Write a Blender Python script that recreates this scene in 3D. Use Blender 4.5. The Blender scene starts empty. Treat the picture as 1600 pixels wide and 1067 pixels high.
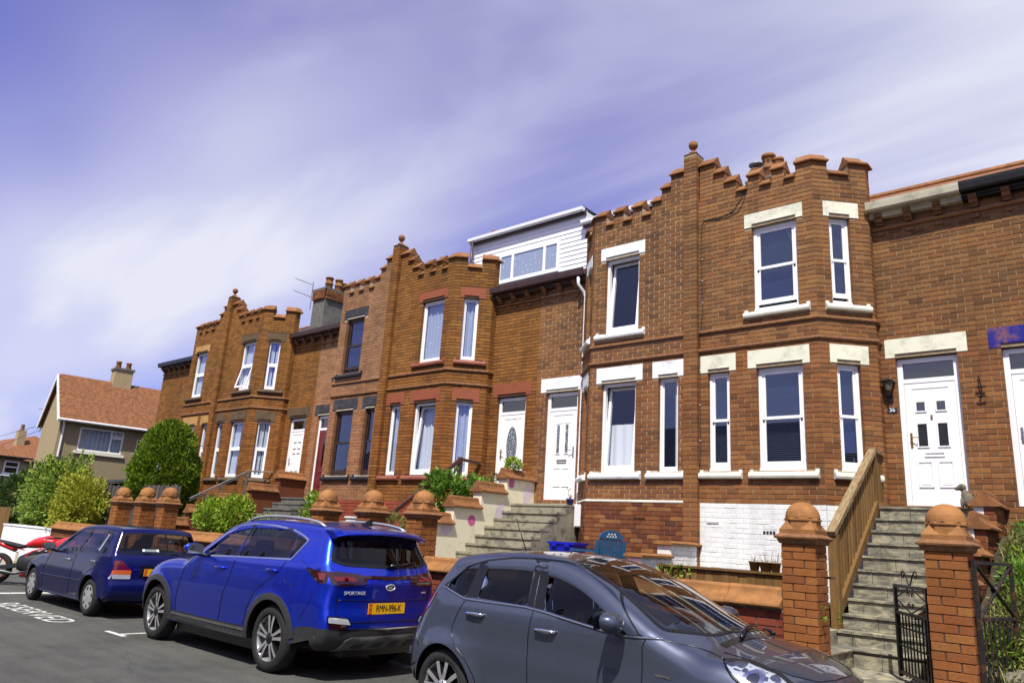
import bpy, bmesh, math, random
from mathutils import Vector, Matrix, noise as mnoise
from mathutils.bvhtree import BVHTree
from mathutils.geometry import delaunay_2d_cdt
random.seed(7)
R_ = math.radians
sc = bpy.context.scene
COL = sc.collection

# ------------------------------------------------------------------ camera
def make_camera():
    f_px, yaw, pitch, roll = 1162.023, R_(-41.388), R_(14.983), R_(3.677)
    cy, sy, cp, sp = math.cos(yaw), math.sin(yaw), math.cos(pitch), math.sin(pitch)
    fwd = Vector((sy*cp, cy*cp, sp)); right = Vector((cy, -sy, 0)); up = right.cross(fwd)
    r2 = math.cos(roll)*right + math.sin(roll)*up
    u2 = -math.sin(roll)*right + math.cos(roll)*up
    m = Matrix.Identity(4)
    for i in range(3):
        m[i][0], m[i][1], m[i][2] = r2[i], u2[i], -fwd[i]
    m[2][3] = 1.502
    cd = bpy.data.cameras.new('camera'); co = bpy.data.objects.new('camera', cd); COL.objects.link(co)
    co.matrix_world = m
    cd.sensor_width = 36; cd.lens = f_px*36/1600; cd.clip_start = 0.05; cd.clip_end = 3000
    sc.camera = co
make_camera()

# ------------------------------------------------------------------ light
SUN_AZ = R_(26)          # to the right of the facade normal
SUN_EL = R_(57)
to_sun = Vector((math.sin(SUN_AZ)*math.cos(SUN_EL), -math.cos(SUN_AZ)*math.cos(SUN_EL), math.sin(SUN_EL)))
sd_ = bpy.data.lights.new('sun', 'SUN'); so_ = bpy.data.objects.new('sun', sd_); COL.objects.link(so_)
sd_.energy = 5.0; sd_.angle = R_(0.53); sd_.color = (1.0, 0.945, 0.83)
so_.rotation_euler = to_sun.to_track_quat('Z', 'Y').to_euler(); so_.location = (10, -20, 40)
OFF_A, OFF_B = (1.4, 8.3, 0), (8.3, 1.4, 0)
def make_world():
    w = bpy.data.worlds.new('World'); sc.world = w; w.use_nodes = True
    nt = w.node_tree; nt.nodes.clear(); N = nt.nodes.new; L = nt.links.new
    out = N('ShaderNodeOutputWorld'); bg = N('ShaderNodeBackground'); L(bg.outputs[0], out.inputs[0])
    sky = N('ShaderNodeTexSky'); sky.sky_type = 'NISHITA'; sky.sun_disc = False
    sky.sun_elevation = SUN_EL; sky.sun_rotation = math.atan2(to_sun.x, to_sun.y)
    sky.air_density = 1.0; sky.dust_density = 0.4; sky.ozone_density = 3.0
    bg.inputs[1].default_value = 0.096
    tc = N('ShaderNodeTexCoord'); sep = N('ShaderNodeSeparateXYZ'); L(tc.outputs['Generated'], sep.inputs[0])
    el = N('ShaderNodeMapRange'); el.inputs[1].default_value = 0.0; el.inputs[2].default_value = 0.45; L(sep.outputs[2], el.inputs[0])
    tc_ = N('ShaderNodeMix'); tc_.data_type = 'RGBA'; tc_.inputs[6].default_value = (.52, .56, 1.12, 1); tc_.inputs[7].default_value = (.96, .66, 1.42, 1); L(el.outputs[0], tc_.inputs[0])
    tint = N('ShaderNodeMix'); tint.data_type = 'RGBA'; tint.blend_type = 'MULTIPLY'; tint.inputs[0].default_value = 1
    L(tc_.outputs[2], tint.inputs[7]); L(sky.outputs[0], tint.inputs[6])
    zz = N('ShaderNodeMath'); zz.operation = 'MAXIMUM'; zz.inputs[1].default_value = 0.04; L(sep.outputs[2], zz.inputs[0])
    za = N('ShaderNodeMath'); za.operation = 'ADD'; za.inputs[1].default_value = 0.22; L(zz.outputs[0], za.inputs[0])
    dx = N('ShaderNodeMath'); dx.operation = 'DIVIDE'; L(sep.outputs[0], dx.inputs[0]); L(za.outputs[0], dx.inputs[1])
    dy = N('ShaderNodeMath'); dy.operation = 'DIVIDE'; L(sep.outputs[1], dy.inputs[0]); L(za.outputs[0], dy.inputs[1])
    cb = N('ShaderNodeCombineXYZ'); L(dx.outputs[0], cb.inputs[0]); L(dy.outputs[0], cb.inputs[1])
    def layer(scale, rot, stretch, lo, hi, detail, rough, dist, off):
        mp = N('ShaderNodeMapping'); mp.inputs['Rotation'].default_value = (0, 0, R_(rot)); mp.inputs['Scale'].default_value = (stretch, 1, 1)
        mp.inputs['Location'].default_value = off
        L(cb.outputs[0], mp.inputs[0])
        nz = N('ShaderNodeTexNoise'); nz.inputs['Scale'].default_value = scale; nz.inputs['Detail'].default_value = detail
        nz.inputs['Roughness'].default_value = rough; nz.inputs['Distortion'].default_value = dist
        L(mp.outputs[0], nz.inputs[0])
        mr = N('ShaderNodeMapRange'); mr.interpolation_type = 'SMOOTHSTEP'
        mr.inputs[1].default_value = lo; mr.inputs[2].default_value = hi; L(nz.outputs[0], mr.inputs[0])
        return mr.outputs[0]
    a = layer(0.62, 125, 0.6, 0.36, 0.60, 3, 0.45, 0.3, OFF_A)
    b = layer(1.9, 119, 0.35, 0.44, 0.66, 5, 0.5, 0.6, OFF_B)
    ml = N('ShaderNodeMath'); ml.operation = 'MULTIPLY'; ml.inputs[1].default_value = 0.78; L(a, ml.inputs[0])
    m2 = N('ShaderNodeMath'); m2.operation = 'MULTIPLY'; m2.inputs[1].default_value = 0.38; L(b, m2.inputs[0])
    ad = N('ShaderNodeMath'); ad.operation = 'ADD'; ad.use_clamp = True; L(ml.outputs[0], ad.inputs[0]); L(m2.outputs[0], ad.inputs[1])
    mix = N('ShaderNodeMix'); mix.data_type = 'RGBA'; L(ad.outputs[0], mix.inputs[0])
    L(tint.outputs[2], mix.inputs[6]); mix.inputs[7].default_value = (6.6, 6.7, 7.8, 1)
    L(mix.outputs[2], bg.inputs[0])
make_world()
vs = sc.view_settings; vs.view_transform = 'Standard'; vs.look = 'None'; vs.gamma = 1; vs.exposure = 0.34; vs.use_curve_mapping = False
sc.cycles.max_bounces = 8; sc.cycles.transparent_max_bounces = 16; sc.cycles.caustics_reflective = False; sc.cycles.caustics_refractive = False

# ------------------------------------------------------------------ materials
MATS = {}
def srgb(r, g, b):
    f = lambda c: (c/12.92 if c <= 0.04045 else ((c+0.055)/1.055)**2.4)
    return (f(r/255), f(g/255), f(b/255), 1)
class NT:
    def __init__(s, name):
        s.m = bpy.data.materials.new(name); s.m.use_nodes = True; s.t = s.m.node_tree; s.t.nodes.clear()
        s.out = s.n('ShaderNodeOutputMaterial'); s.p = s.n('ShaderNodeBsdfPrincipled'); s.l(s.p.outputs[0], s.out.inputs[0]); MATS[name] = s.m
    def n(s, k, **kw):
        x = s.t.nodes.new(k)
        for a, v in kw.items(): setattr(x, a, v)
        return x
    def l(s, a, b): s.t.links.new(a, b)
    def pos(s):
        g = s.n('ShaderNodeNewGeometry'); return g.outputs['Position']
    def obj(s):
        g = s.n('ShaderNodeTexCoord'); return g.outputs['Object']
    def noise(s, vec, scale, detail=3, rough=.55, dist=0):
        x = s.n('ShaderNodeTexNoise'); x.inputs['Scale'].default_value = scale; x.inputs['Detail'].default_value = detail
        x.inputs['Roughness'].default_value = rough; x.inputs['Distortion'].default_value = dist; s.l(vec, x.inputs[0]); return x.outputs[0]
    def scaled(s, vec, sx, sy, sz):
        m = s.n('ShaderNodeMapping'); m.inputs['Scale'].default_value = (sx, sy, sz); s.l(vec, m.inputs[0]); return m.outputs[0]
    def ramp(s, fac, stops):
        r = s.n('ShaderNodeValToRGB'); e = r.color_ramp.elements
        while len(e) < len(stops): e.new(0.5)
        for i, (p, c) in enumerate(stops): e[i].position = p; e[i].color = c
        s.l(fac, r.inputs[0]); return r.outputs[0]
    def maprange(s, v, a, b, c, d):
        m = s.n('ShaderNodeMapRange'); m.inputs[1].default_value = a; m.inputs[2].default_value = b; m.inputs[3].default_value = c; m.inputs[4].default_value = d
        s.l(v, m.inputs[0]); return m.outputs[0]
    def mix(s, fac, a, b, blend='MIX'):
        m = s.n('ShaderNodeMix', data_type='RGBA', blend_type=blend)
        for i, v in ((0, fac), (6, a), (7, b)):
            if isinstance(v, (int, float, tuple)): m.inputs[i].default_value = v
            else: s.l(v, m.inputs[i])
        return m.outputs[2]
    def math(s, op, a, b=0.0):
        m = s.n('ShaderNodeMath', operation=op)
        for i, v in ((0, a), (1, b)):
            if isinstance(v, (int, float)): m.inputs[i].default_value = v
            else: s.l(v, m.inputs[i])
        return m.outputs[0]
    def bump(s, h, strength=.3, dist=.01):
        b = s.n('ShaderNodeBump'); b.inputs['Strength'].default_value = strength; b.inputs['Distance'].default_value = dist
        s.l(h, b.inputs['Height']); s.l(b.outputs[0], s.p.inputs['Normal'])
    def color(s, c):
        if isinstance(c, tuple): s.p.inputs['Base Color'].default_value = c
        else: s.l(c, s.p.inputs['Base Color'])
    def set(s, **k):
        for a, v in k.items(): s.p.inputs[a.replace('_', ' ')].default_value = v
        return s
def plain(name, c, rough=.6, metal=0.0, var=.12, vscale=6, bump=0, bscale=40, spec=.5, coat=0, c2=None, lo=.42, hi=.7):
    t = NT(name); p = t.pos()
    nz = t.noise(p, vscale, 4, .6)
    if c2 is not None: col = t.mix(t.maprange(nz, lo, hi, 0, 1), c, c2)
    else:
        dk = tuple(x*(1-var*2) for x in c[:3])+(1,); lt = tuple(min(1, x*(1+var)) for x in c[:3])+(1,)
        col = t.ramp(nz, [(.3, dk), (.7, lt)])
    t.color(col); t.set(Roughness=rough, Metallic=metal, Specular_IOR_Level=spec)
    if coat: t.set(Coat_Weight=coat, Coat_Roughness=.05)
    if bump: t.bump(t.noise(p, bscale, 5, .6), bump)
    return t.m
def brick_mat(name, cols, indiv, dirt=.75, red=True):
    t = NT(name)
    if indiv: rnd = t.n('ShaderNodeObjectInfo').outputs['Random']
    else:
        a = t.n('ShaderNodeAttribute'); a.attribute_name = 'tint'; rnd = a.outputs['Fac']
    n = len(cols)
    col = t.ramp(rnd, [(i/(n-1) if n > 1 else 0, c) for i, c in enumerate(cols)])
    p = t.pos()
    sp_ = t.n('ShaderNodeSeparateXYZ'); t.l(p, sp_.inputs[0])
    if red: col = t.mix(t.maprange(sp_.outputs[2], 4.2, 5.6, 1, 0), col, t.mix(1.0, col, (1.02, .90, .86, 1), 'MULTIPLY'))
    big = t.ramp(t.noise(p, .55, 4, .6), [(.3, (dirt, dirt, dirt*.98, 1)), (.68, (1.06, 1.04, 1.02, 1))])
    st_ = t.ramp(t.noise(t.scaled(p, 1, 1, .22), 3.4, 5, .65, .4), [(.34, (.80, .80, .80, 1)), (.55, (1.0, 1.0, 1.0, 1)), (.75, (1.08, 1.07, 1.05, 1))])
    big = t.mix(1.0, big, st_, 'MULTIPLY')
    fine = t.ramp(t.noise(p, 46, 4, .7), [(.25, (.72, .70, .68, 1)), (.6, (1.04, 1.03, 1.0, 1))])
    col = t.mix(1.0, t.mix(1.0, col, big, 'MULTIPLY'), fine, 'MULTIPLY')
    t.color(col); t.set(Roughness=.88, Specular_IOR_Level=.25)
    t.bump(t.noise(p, 130, 4, .65), .5, .004)
    return t.m
def glass_mat(name, tint=(.9, .93, .95, 1), base=.08, refl=(1, 1, 1, 1)):
    t = NT(name); t.t.nodes.remove(t.p)
    tr = t.n('ShaderNodeBsdfTransparent'); tr.inputs[0].default_value = tint
    gl = t.n('ShaderNodeBsdfGlossy'); gl.inputs['Roughness'].default_value = .015; gl.inputs[0].default_value = refl
    fr = t.n('ShaderNodeLayerWeight'); fr.inputs[0].default_value = .5
    f = t.math('ADD', t.math('MULTIPLY', t.math('POWER', fr.outputs['Facing'], 4.0), .9), base)
    mx = t.n('ShaderNodeMixShader'); t.l(f, mx.inputs[0]); t.l(tr.outputs[0], mx.inputs[1]); t.l(gl.outputs[0], mx.inputs[2])
    t.l(mx.outputs[0], t.out.inputs[0]); return t.m

B_RED = [srgb(122, 78, 48), srgb(150, 98, 60), srgb(158, 104, 64), srgb(146, 90, 54), srgb(162, 108, 66), srgb(142, 90, 56), srgb(126, 84, 56), srgb(156, 96, 58), srgb(112, 72, 48)]
B_ORA = [srgb(136, 82, 38), srgb(156, 96, 44), srgb(164, 102, 48), srgb(150, 90, 42), srgb(168, 106, 52), srgb(146, 88, 40), srgb(128, 82, 44)]
B_PNK = [srgb(150, 100, 70), srgb(164, 110, 76), srgb(172, 116, 80), srgb(156, 102, 66), srgb(146, 96, 70)]
B_PIL = [srgb(160, 92, 46), srgb(172, 100, 50), srgb(178, 106, 54), srgb(164, 92, 48), srgb(182, 112, 58), srgb(150, 84, 46)]
B_OLD = [srgb(110, 62, 42), srgb(138, 78, 46), srgb(158, 96, 52), srgb(120, 64, 44), srgb(176, 118, 68), srgb(128, 72, 46), srgb(104, 64, 48)]
def adj(cols, k): return [tuple(min(1, c[i]*k[i]) for i in range(3))+(1,) for c in cols]
B_RED = adj(B_RED, (.87, 1.10, 1.16)); B_ORA = adj(B_ORA, (.80, 1.02, 1.16)); B_PNK = adj(B_PNK, (.92, 1.15, 1.25)); B_PIL = adj(B_PIL, (.72, .97, 1.15)); B_OLD = adj(B_OLD, (.80, .98, 1.1))
for nm, cols in (('red', B_RED), ('orange', B_ORA), ('pink', B_PNK), ('pillar', B_PIL), ('old', B_OLD)):
    brick_mat('brick_'+nm, cols, False, .78); brick_mat('brick_'+nm+'_one', cols, True, .78)
brick_mat('brick_paintred', [srgb(116, 60, 44), srgb(128, 68, 50), srgb(106, 54, 40)], False); brick_mat('brick_paintred_one', [srgb(116, 60, 44), srgb(128, 68, 50), srgb(100, 50, 38)], True)
brick_mat('brick_white', [srgb(228, 233, 238), srgb(238, 241, 244)], False, .93, False); brick_mat('brick_white_one', [srgb(228, 233, 238), srgb(238, 241, 244)], True, .93, False)
brick_mat('brick_plinthred', [srgb(142, 76, 58), srgb(152, 82, 62)], False, .85)
plain('mortar_light', srgb(156, 138, 112), .95, var=.18, vscale=14, bump=.3, bscale=120)
plain('mortar_mid', srgb(140, 122, 104), .95, var=.18, vscale=14, bump=.3, bscale=120)
plain('mortar_dark', srgb(88, 66, 50), .95, var=.2, vscale=14, bump=.3, bscale=120)
plain('mortar_white', srgb(196, 184, 164), .95, var=.15, vscale=14, bump=.3, bscale=120)
plain('mortar_whitewash', srgb(214, 216, 218), .9, var=.06, vscale=9, bump=.4, bscale=80)
plain('mortar_plinthred', srgb(130, 68, 52), .9, var=.1, vscale=9)
t = NT('terracotta'); p = t.pos(); oi = t.n('ShaderNodeObjectInfo').outputs['Random']
c = t.ramp(oi, [(0, srgb(128, 86, 52)), (.5, srgb(142, 95, 58)), (1, srgb(150, 104, 64))])
c = t.mix(1.0, c, t.ramp(t.noise(p, 9, 5, .65), [(.3, (.62, .6, .58, 1)), (.62, (1.05, 1.03, 1.0, 1))]), 'MULTIPLY')
c = t.mix(t.maprange(t.noise(p, 34, 4, .7), .60, .70, 0, .55), c, srgb(150, 138, 104)); c = t.mix(t.maprange(t.noise(p, 3.1, 5, .7), .52, .72, 0, .65), c, srgb(70, 50, 36))
t.color(c); t.set(Roughness=.75, Specular_IOR_Level=.3); t.bump(t.noise(p, 90, 4), .35, .004)
t = NT('terracotta_pale'); p = t.pos()
c = t.mix(t.maprange(t.noise(p, 7, 5, .65), .4, .72, 0, 1), srgb(154, 106, 60), srgb(120, 82, 48))
c = t.mix(t.maprange(t.noise(p, 38, 4, .7), .60, .72, 0, .5), c, srgb(160, 140, 104)); c = t.mix(t.maprange(t.noise(p, 4.2, 5, .7), .52, .74, 0, .6), c, srgb(84, 54, 36))
t.color(c); t.set(Roughness=.74, Specular_IOR_Level=.3); t.bump(t.noise(p, 90, 4), .3, .004)
plain('string_brick', srgb(128, 88, 54), .8, var=.22, vscale=18, bump=.3)
def stained(name, c, c2, lo=.52, hi=.75, rough=.75):
    t = NT(name); p = t.pos()
    f = t.math('MULTIPLY', t.maprange(t.noise(p, 3.2, 5, .7), lo, hi, 0, 1), t.maprange(t.noise(p, 22, 5, .75), .35, .65, .25, 1))
    t.color(t.mix(f, c, c2)); t.set(Roughness=rough, Specular_IOR_Level=.3); t.bump(t.noise(p, 60, 4), .15, .004); return t.m
stained('cream_paint', srgb(222, 223, 203), srgb(140, 136, 116), .48, .74)
stained('white_paint', srgb(232, 236, 240), srgb(150, 152, 150), .52, .78)
stained('stone_red', srgb(140, 78, 54), srgb(108, 60, 44))
stained('stone_black', srgb(52, 52, 58), srgb(96, 92, 92), .45, .7)
stained('stone_brown', srgb(98, 80, 58), srgb(60, 50, 40), .4, .66)
stained('stone_buff', srgb(176, 136, 82), srgb(128, 98, 60))
stained('lintel_blue', srgb(30, 32, 128), srgb(132, 88, 72), .5, .6, .5)
plain('upvc', srgb(240, 241, 243), .28, var=.02, vscale=3)
stained('cream_sill', srgb(222, 222, 208), srgb(160, 156, 140), .52, .76, .6)
stained('white_sill', srgb(232, 236, 240), srgb(170, 172, 172), .55, .78, .5)
plain('black_sill', srgb(34, 34, 38), .5, var=.2, vscale=8)
plain('red_sill', srgb(142, 82, 60), .6, var=.15, vscale=8)
plain('brown_frame', srgb(58, 40, 32), .45, var=.15)
plain('rubber', srgb(20, 20, 22), .6)
glass_mat('glass', (.88, .91, .95, 1), .09, (.55, .64, 1.0, 1))  # deep blue of a clear sky painted into the reflection colour
glass_mat('glass_dark', (.35, .38, .42, 1), .12)
t = NT('curtain'); p = t.pos(); t.color(srgb(236, 237, 238)); t.set(Roughness=.9, Transmission_Weight=0.0); t.p.inputs['Subsurface Weight'].default_value = 0
t = NT('curtain_dots'); tc = t.obj(); vo = t.n('ShaderNodeTexVoronoi'); vo.inputs['Scale'].default_value = 7.5; vo.inputs['Randomness'].default_value = .35
t.l(t.scaled(t.pos(), 1, .01, 1), vo.inputs[0]); t.color(t.ramp(vo.outputs[0], [(.17, srgb(248, 248, 248)), (.24, srgb(206, 209, 216))])); t.set(Roughness=.9)
plain('blind', srgb(58, 64, 80), .6, var=.03)
plain('room_paint', srgb(66, 64, 66), .9, var=.1, vscale=1)
plain('slate', srgb(84, 84, 90), .7, var=.3, vscale=5, bump=.2)
plain('roof_tile', srgb(128, 82, 48), .85, var=.25, vscale=7, bump=.3)
plain('lead', srgb(150, 152, 158), .5, var=.2, vscale=6, metal=.3)
stained('gutter_cream', srgb(196, 192, 168), srgb(120, 116, 96), .45, .7, .5)
plain('gutter_black', srgb(22, 22, 24), .4, var=.3, vscale=9)
plain('gutter_brown', srgb(72, 52, 52), .45, var=.15)
plain('gutter_blue', srgb(34, 40, 62), .45, var=.15)
plain('pvc_white', srgb(232, 233, 236), .35, var=.03)
plain('brass', srgb(176, 140, 62), .3, metal=.9, var=.1)
plain('chrome', srgb(210, 212, 216), .12, metal=1, var=.02)
plain('door_white', srgb(242, 242, 243), .3, var=.015, vscale=2)
plain('door_maroon', srgb(112, 44, 46), .35, var=.08)
plain('iron', srgb(22, 22, 23), .45, var=.3, vscale=30, metal=.2)
plain('iron_rust', srgb(28, 26, 26), .6, c2=srgb(92, 54, 34), vscale=14, lo=.52, hi=.66)
plain('house_number', srgb(40, 44, 56), .3, var=.05)

# ------------------------------------------------------------------ mesh helpers
class MB:
    def __init__(s): s.v = []; s.f = []; s.tint = None; s.mi = []; s.cur = 0; s.sm = []; s.smooth = False
    def add(s, vs, fs):
        b = len(s.v); s.v.extend([tuple(x) for x in vs]); s.f.extend([tuple(i+b for i in f) for f in fs])
        s.mi.extend([s.cur]*len(fs)); s.sm.extend([s.smooth]*len(fs)); return b
    def box(s, x0, x1, y0, y1, z0, z1):
        s.add([(x, y, z) for z in (z0, z1) for y in (y0, y1) for x in (x0, x1)], [(0, 2, 3, 1), (4, 5, 7, 6), (0, 1, 5, 4), (2, 6, 7, 3), (0, 4, 6, 2), (1, 3, 7, 5)])
    def hexa(s, p):   # p: 8 points, bottom ring 0-3 (ccw from above), top ring 4-7
        s.add(p, [(3, 2, 1, 0), (4, 5, 6, 7), (0, 1, 5, 4), (1, 2, 6, 5), (2, 3, 7, 6), (3, 0, 4, 7)])
    def pbox(s, P, s0, s1, n0, n1, z0, z1):   # box in panel space; n grows outwards
        a, b, c, d = P.pt(s0, n1), P.pt(s1, n1), P.pt(s1, n0), P.pt(s0, n0)
        s.hexa([(*a, z0), (*b, z0), (*c, z0), (*d, z0), (*a, z1), (*b, z1), (*c, z1), (*d, z1)])
    def quad(s, a, b, c, d): s.add([a, b, c, d], [(0, 1, 2, 3)])
    def poly(s, pts): s.add(pts, [tuple(range(len(pts)))])
    def prism(s, pts0, pts1):
        n = len(pts0); b = s.add(list(pts0)+list(pts1), [(i, (i+1) % n, (i+1) % n+n, i+n) for i in range(n)])
        s.add([], []); s.f.append(tuple(b+i for i in reversed(range(n)))); s.f.append(tuple(b+n+i for i in range(n)))
        s.mi.extend([s.cur]*2); s.sm.extend([False]*2)
    def tube(s, pts, r, n=8, caps=True):
        pts = [Vector(p) for p in pts]; rings = []; rr = r if isinstance(r, (list, tuple)) else [r]*len(pts)
        prev = None
        for i, p in enumerate(pts):
            a = pts[max(i-1, 0)]; c = pts[min(i+1, len(pts)-1)]; d = (c-a).normalized()
            if prev is None: x = d.orthogonal().normalized()
            else: x = (prev - d*prev.dot(d)).normalized()
            prev = x; y = d.cross(x)
            rings.append([p+(x*math.cos(2*math.pi*k/n)+y*math.sin(2*math.pi*k/n))*rr[i] for k in range(n)])
        b = len(s.v); fs = []
        for i in range(len(pts)-1):
            for k in range(n): fs.append((i*n+k, i*n+(k+1) % n, (i+1)*n+(k+1) % n, (i+1)*n+k))
        if caps: fs.append(tuple(reversed(range(n)))); fs.append(tuple((len(pts)-1)*n+k for k in range(n)))
        s.add([q for r_ in rings for q in r_], fs)
    def bar(s, a, b, w, h=None, up=(0, 0, 1)):    # rectangular bar a->b
        h = h or w; a = Vector(a); b = Vector(b); d = (b-a).normalized(); u = Vector(up)
        x = d.cross(u)
        if x.length < 1e-4: x = d.cross(Vector((0, 1, 0)))
        x.normalize(); y = x.cross(d).normalized()
        p0 = [a+x*sx*w/2+y*sy*h/2 for sx, sy in ((-1, -1), (1, -1), (1, 1), (-1, 1))]; p1 = [q+(b-a) for q in p0]
        s.prism(p0, p1)
    def lathe(s, prof, c=(0, 0, 0), n=24, axis='z', smooth=True):   # prof: (r, h)
        pts = []
        for r, h in prof:
            for k in range(n):
                a = 2*math.pi*k/n; x, y = r*math.cos(a), r*math.sin(a)
                pts.append((c[0]+x, c[1]+y, c[2]+h) if axis == 'z' else (c[0]+x, c[1]+h, c[2]+y))
        old = s.smooth; s.smooth = smooth
        s.add(pts, [(i*n+k, i*n+(k+1) % n, (i+1)*n+(k+1) % n, (i+1)*n+k) for i in range(len(prof)-1) for k in range(n)])
        s.smooth = old
    def sweep(s, prof, path, z, caps=True):     # prof: (n, dz) outwards; path: plan points left to right; mitred
        P = [Vector(p) for p in path]; rings = []
        for i, p in enumerate(P):
            dirs = []
            if i > 0: dirs.append((P[i]-P[i-1]).normalized())
            if i < len(P)-1: dirs.append((P[i+1]-P[i]).normalized())
            ns = [Vector((d.y, -d.x)) for d in dirs]
            m = ns[0] if len(ns) == 1 else (ns[0]+ns[1]).normalized()
            k = 1/max(m.dot(ns[0]), .3)
            rings.append([(p.x+m.x*k*a, p.y+m.y*k*a, z+h) for a, h in prof])
        n = len(prof)
        for i in range(len(P)-1):
            s.add(rings[i]+rings[i+1], [(k, (k+1) % n, (k+1) % n+n, k+n) for k in range(n)])
        if caps:
            s.poly(list(reversed(rings[0]))); s.poly(rings[-1])
    def build(s, name, mat, parent=None, smooth=None, kind=None, label=None):
        me = bpy.data.meshes.new(name); me.from_pydata(s.v, [], s.f); 
        mats = mat if isinstance(mat, (list, tuple)) else [mat]
        for m in mats: me.materials.append(MATS[m])
        if len(mats) > 1: me.polygons.foreach_set('material_index', s.mi)
        if smooth is not None: me.polygons.foreach_set('use_smooth', [smooth]*len(me.polygons))
        elif any(s.sm): me.polygons.foreach_set('use_smooth', s.sm)
        if s.tint:
            at = me.attributes.new('tint', 'FLOAT', 'FACE'); at.data.foreach_set('value', s.tint)
        me.update()
        o = bpy.data.objects.new(name, me); COL.objects.link(o)
        if parent is not None: attach(o, parent)
        if kind: o['kind'] = kind
        if label: o['label'] = label
        return o
def attach(o, parent):
    o.parent = parent
    m = Matrix.Identity(4); q = parent
    chain = []
    while q is not None: chain.append(q); q = q.parent
    for q in reversed(chain): m = m @ q.matrix_parent_inverse @ q.matrix_basis
    o.matrix_parent_inverse = m.inverted()
def empty(name, loc, parent=None):
    o = bpy.data.objects.new(name, None); COL.objects.link(o); o.empty_display_size = .2; o.location = loc
    if parent is not None: attach(o, parent)
    return o
def tag(o, label, cat, group=None, kind=None):
    o['label'] = label
    if cat: o['category'] = cat
    if group: o['group'] = group
    if kind: o['kind'] = kind
    return o
def thing(name, loc, label, cat, group=None): return tag(empty(name, loc), label, cat, group)
def structure(o): o['kind'] = 'structure'; return o

class Panel:
    def __init__(s, o, d):
        s.o = Vector(o); s.d = Vector(d).normalized(); s.n = Vector((s.d.y, -s.d.x)); s.rot = math.atan2(s.d.y, s.d.x)
    def pt(s, a, n=0.0): q = s.o+s.d*a+s.n*n; return (q.x, q.y)
    def p3(s, a, n, z): return (*s.pt(a, n), z)

C_ = 0.0762; PITCH = 0.2165; ZREF = 2.822
# unit brick: front at y=-.5 chamfered (x: length, z: height); origin at the centre
def unit_brick():
    me = bpy.data.meshes.new('brick'); cx, cz = .014, .045
    v = [(-.5+cx, -.5, -.5+cz), (.5-cx, -.5, -.5+cz), (.5-cx, -.5, .5-cz), (-.5+cx, -.5, .5-cz),
         (-.5, -.47, -.5), (.5, -.47, -.5), (.5, -.47, .5), (-.5, -.47, .5), (-.5, .5, -.5), (.5, .5, -.5), (.5, .5, .5), (-.5, .5, .5)]
    f = [(0, 1, 2, 3)]+[(4+i, 4+(i+1) % 4, (i+1) % 4, i) for i in range(4)]+[(8+i, 8+(i+1) % 4, 4+(i+1) % 4, 4+i) for i in range(4)]
    return v, f
UB_V, UB_F = unit_brick(); _ub = {}
def unit_mesh(mat):
    if mat not in _ub:
        me = bpy.data.meshes.new('brick'); me.from_pydata(UB_V, [], UB_F); me.materials.append(MATS[mat]); me.update(); _ub[mat] = me
    return _ub[mat]
CAM = Vector((0, 0, 1.502))
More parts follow.
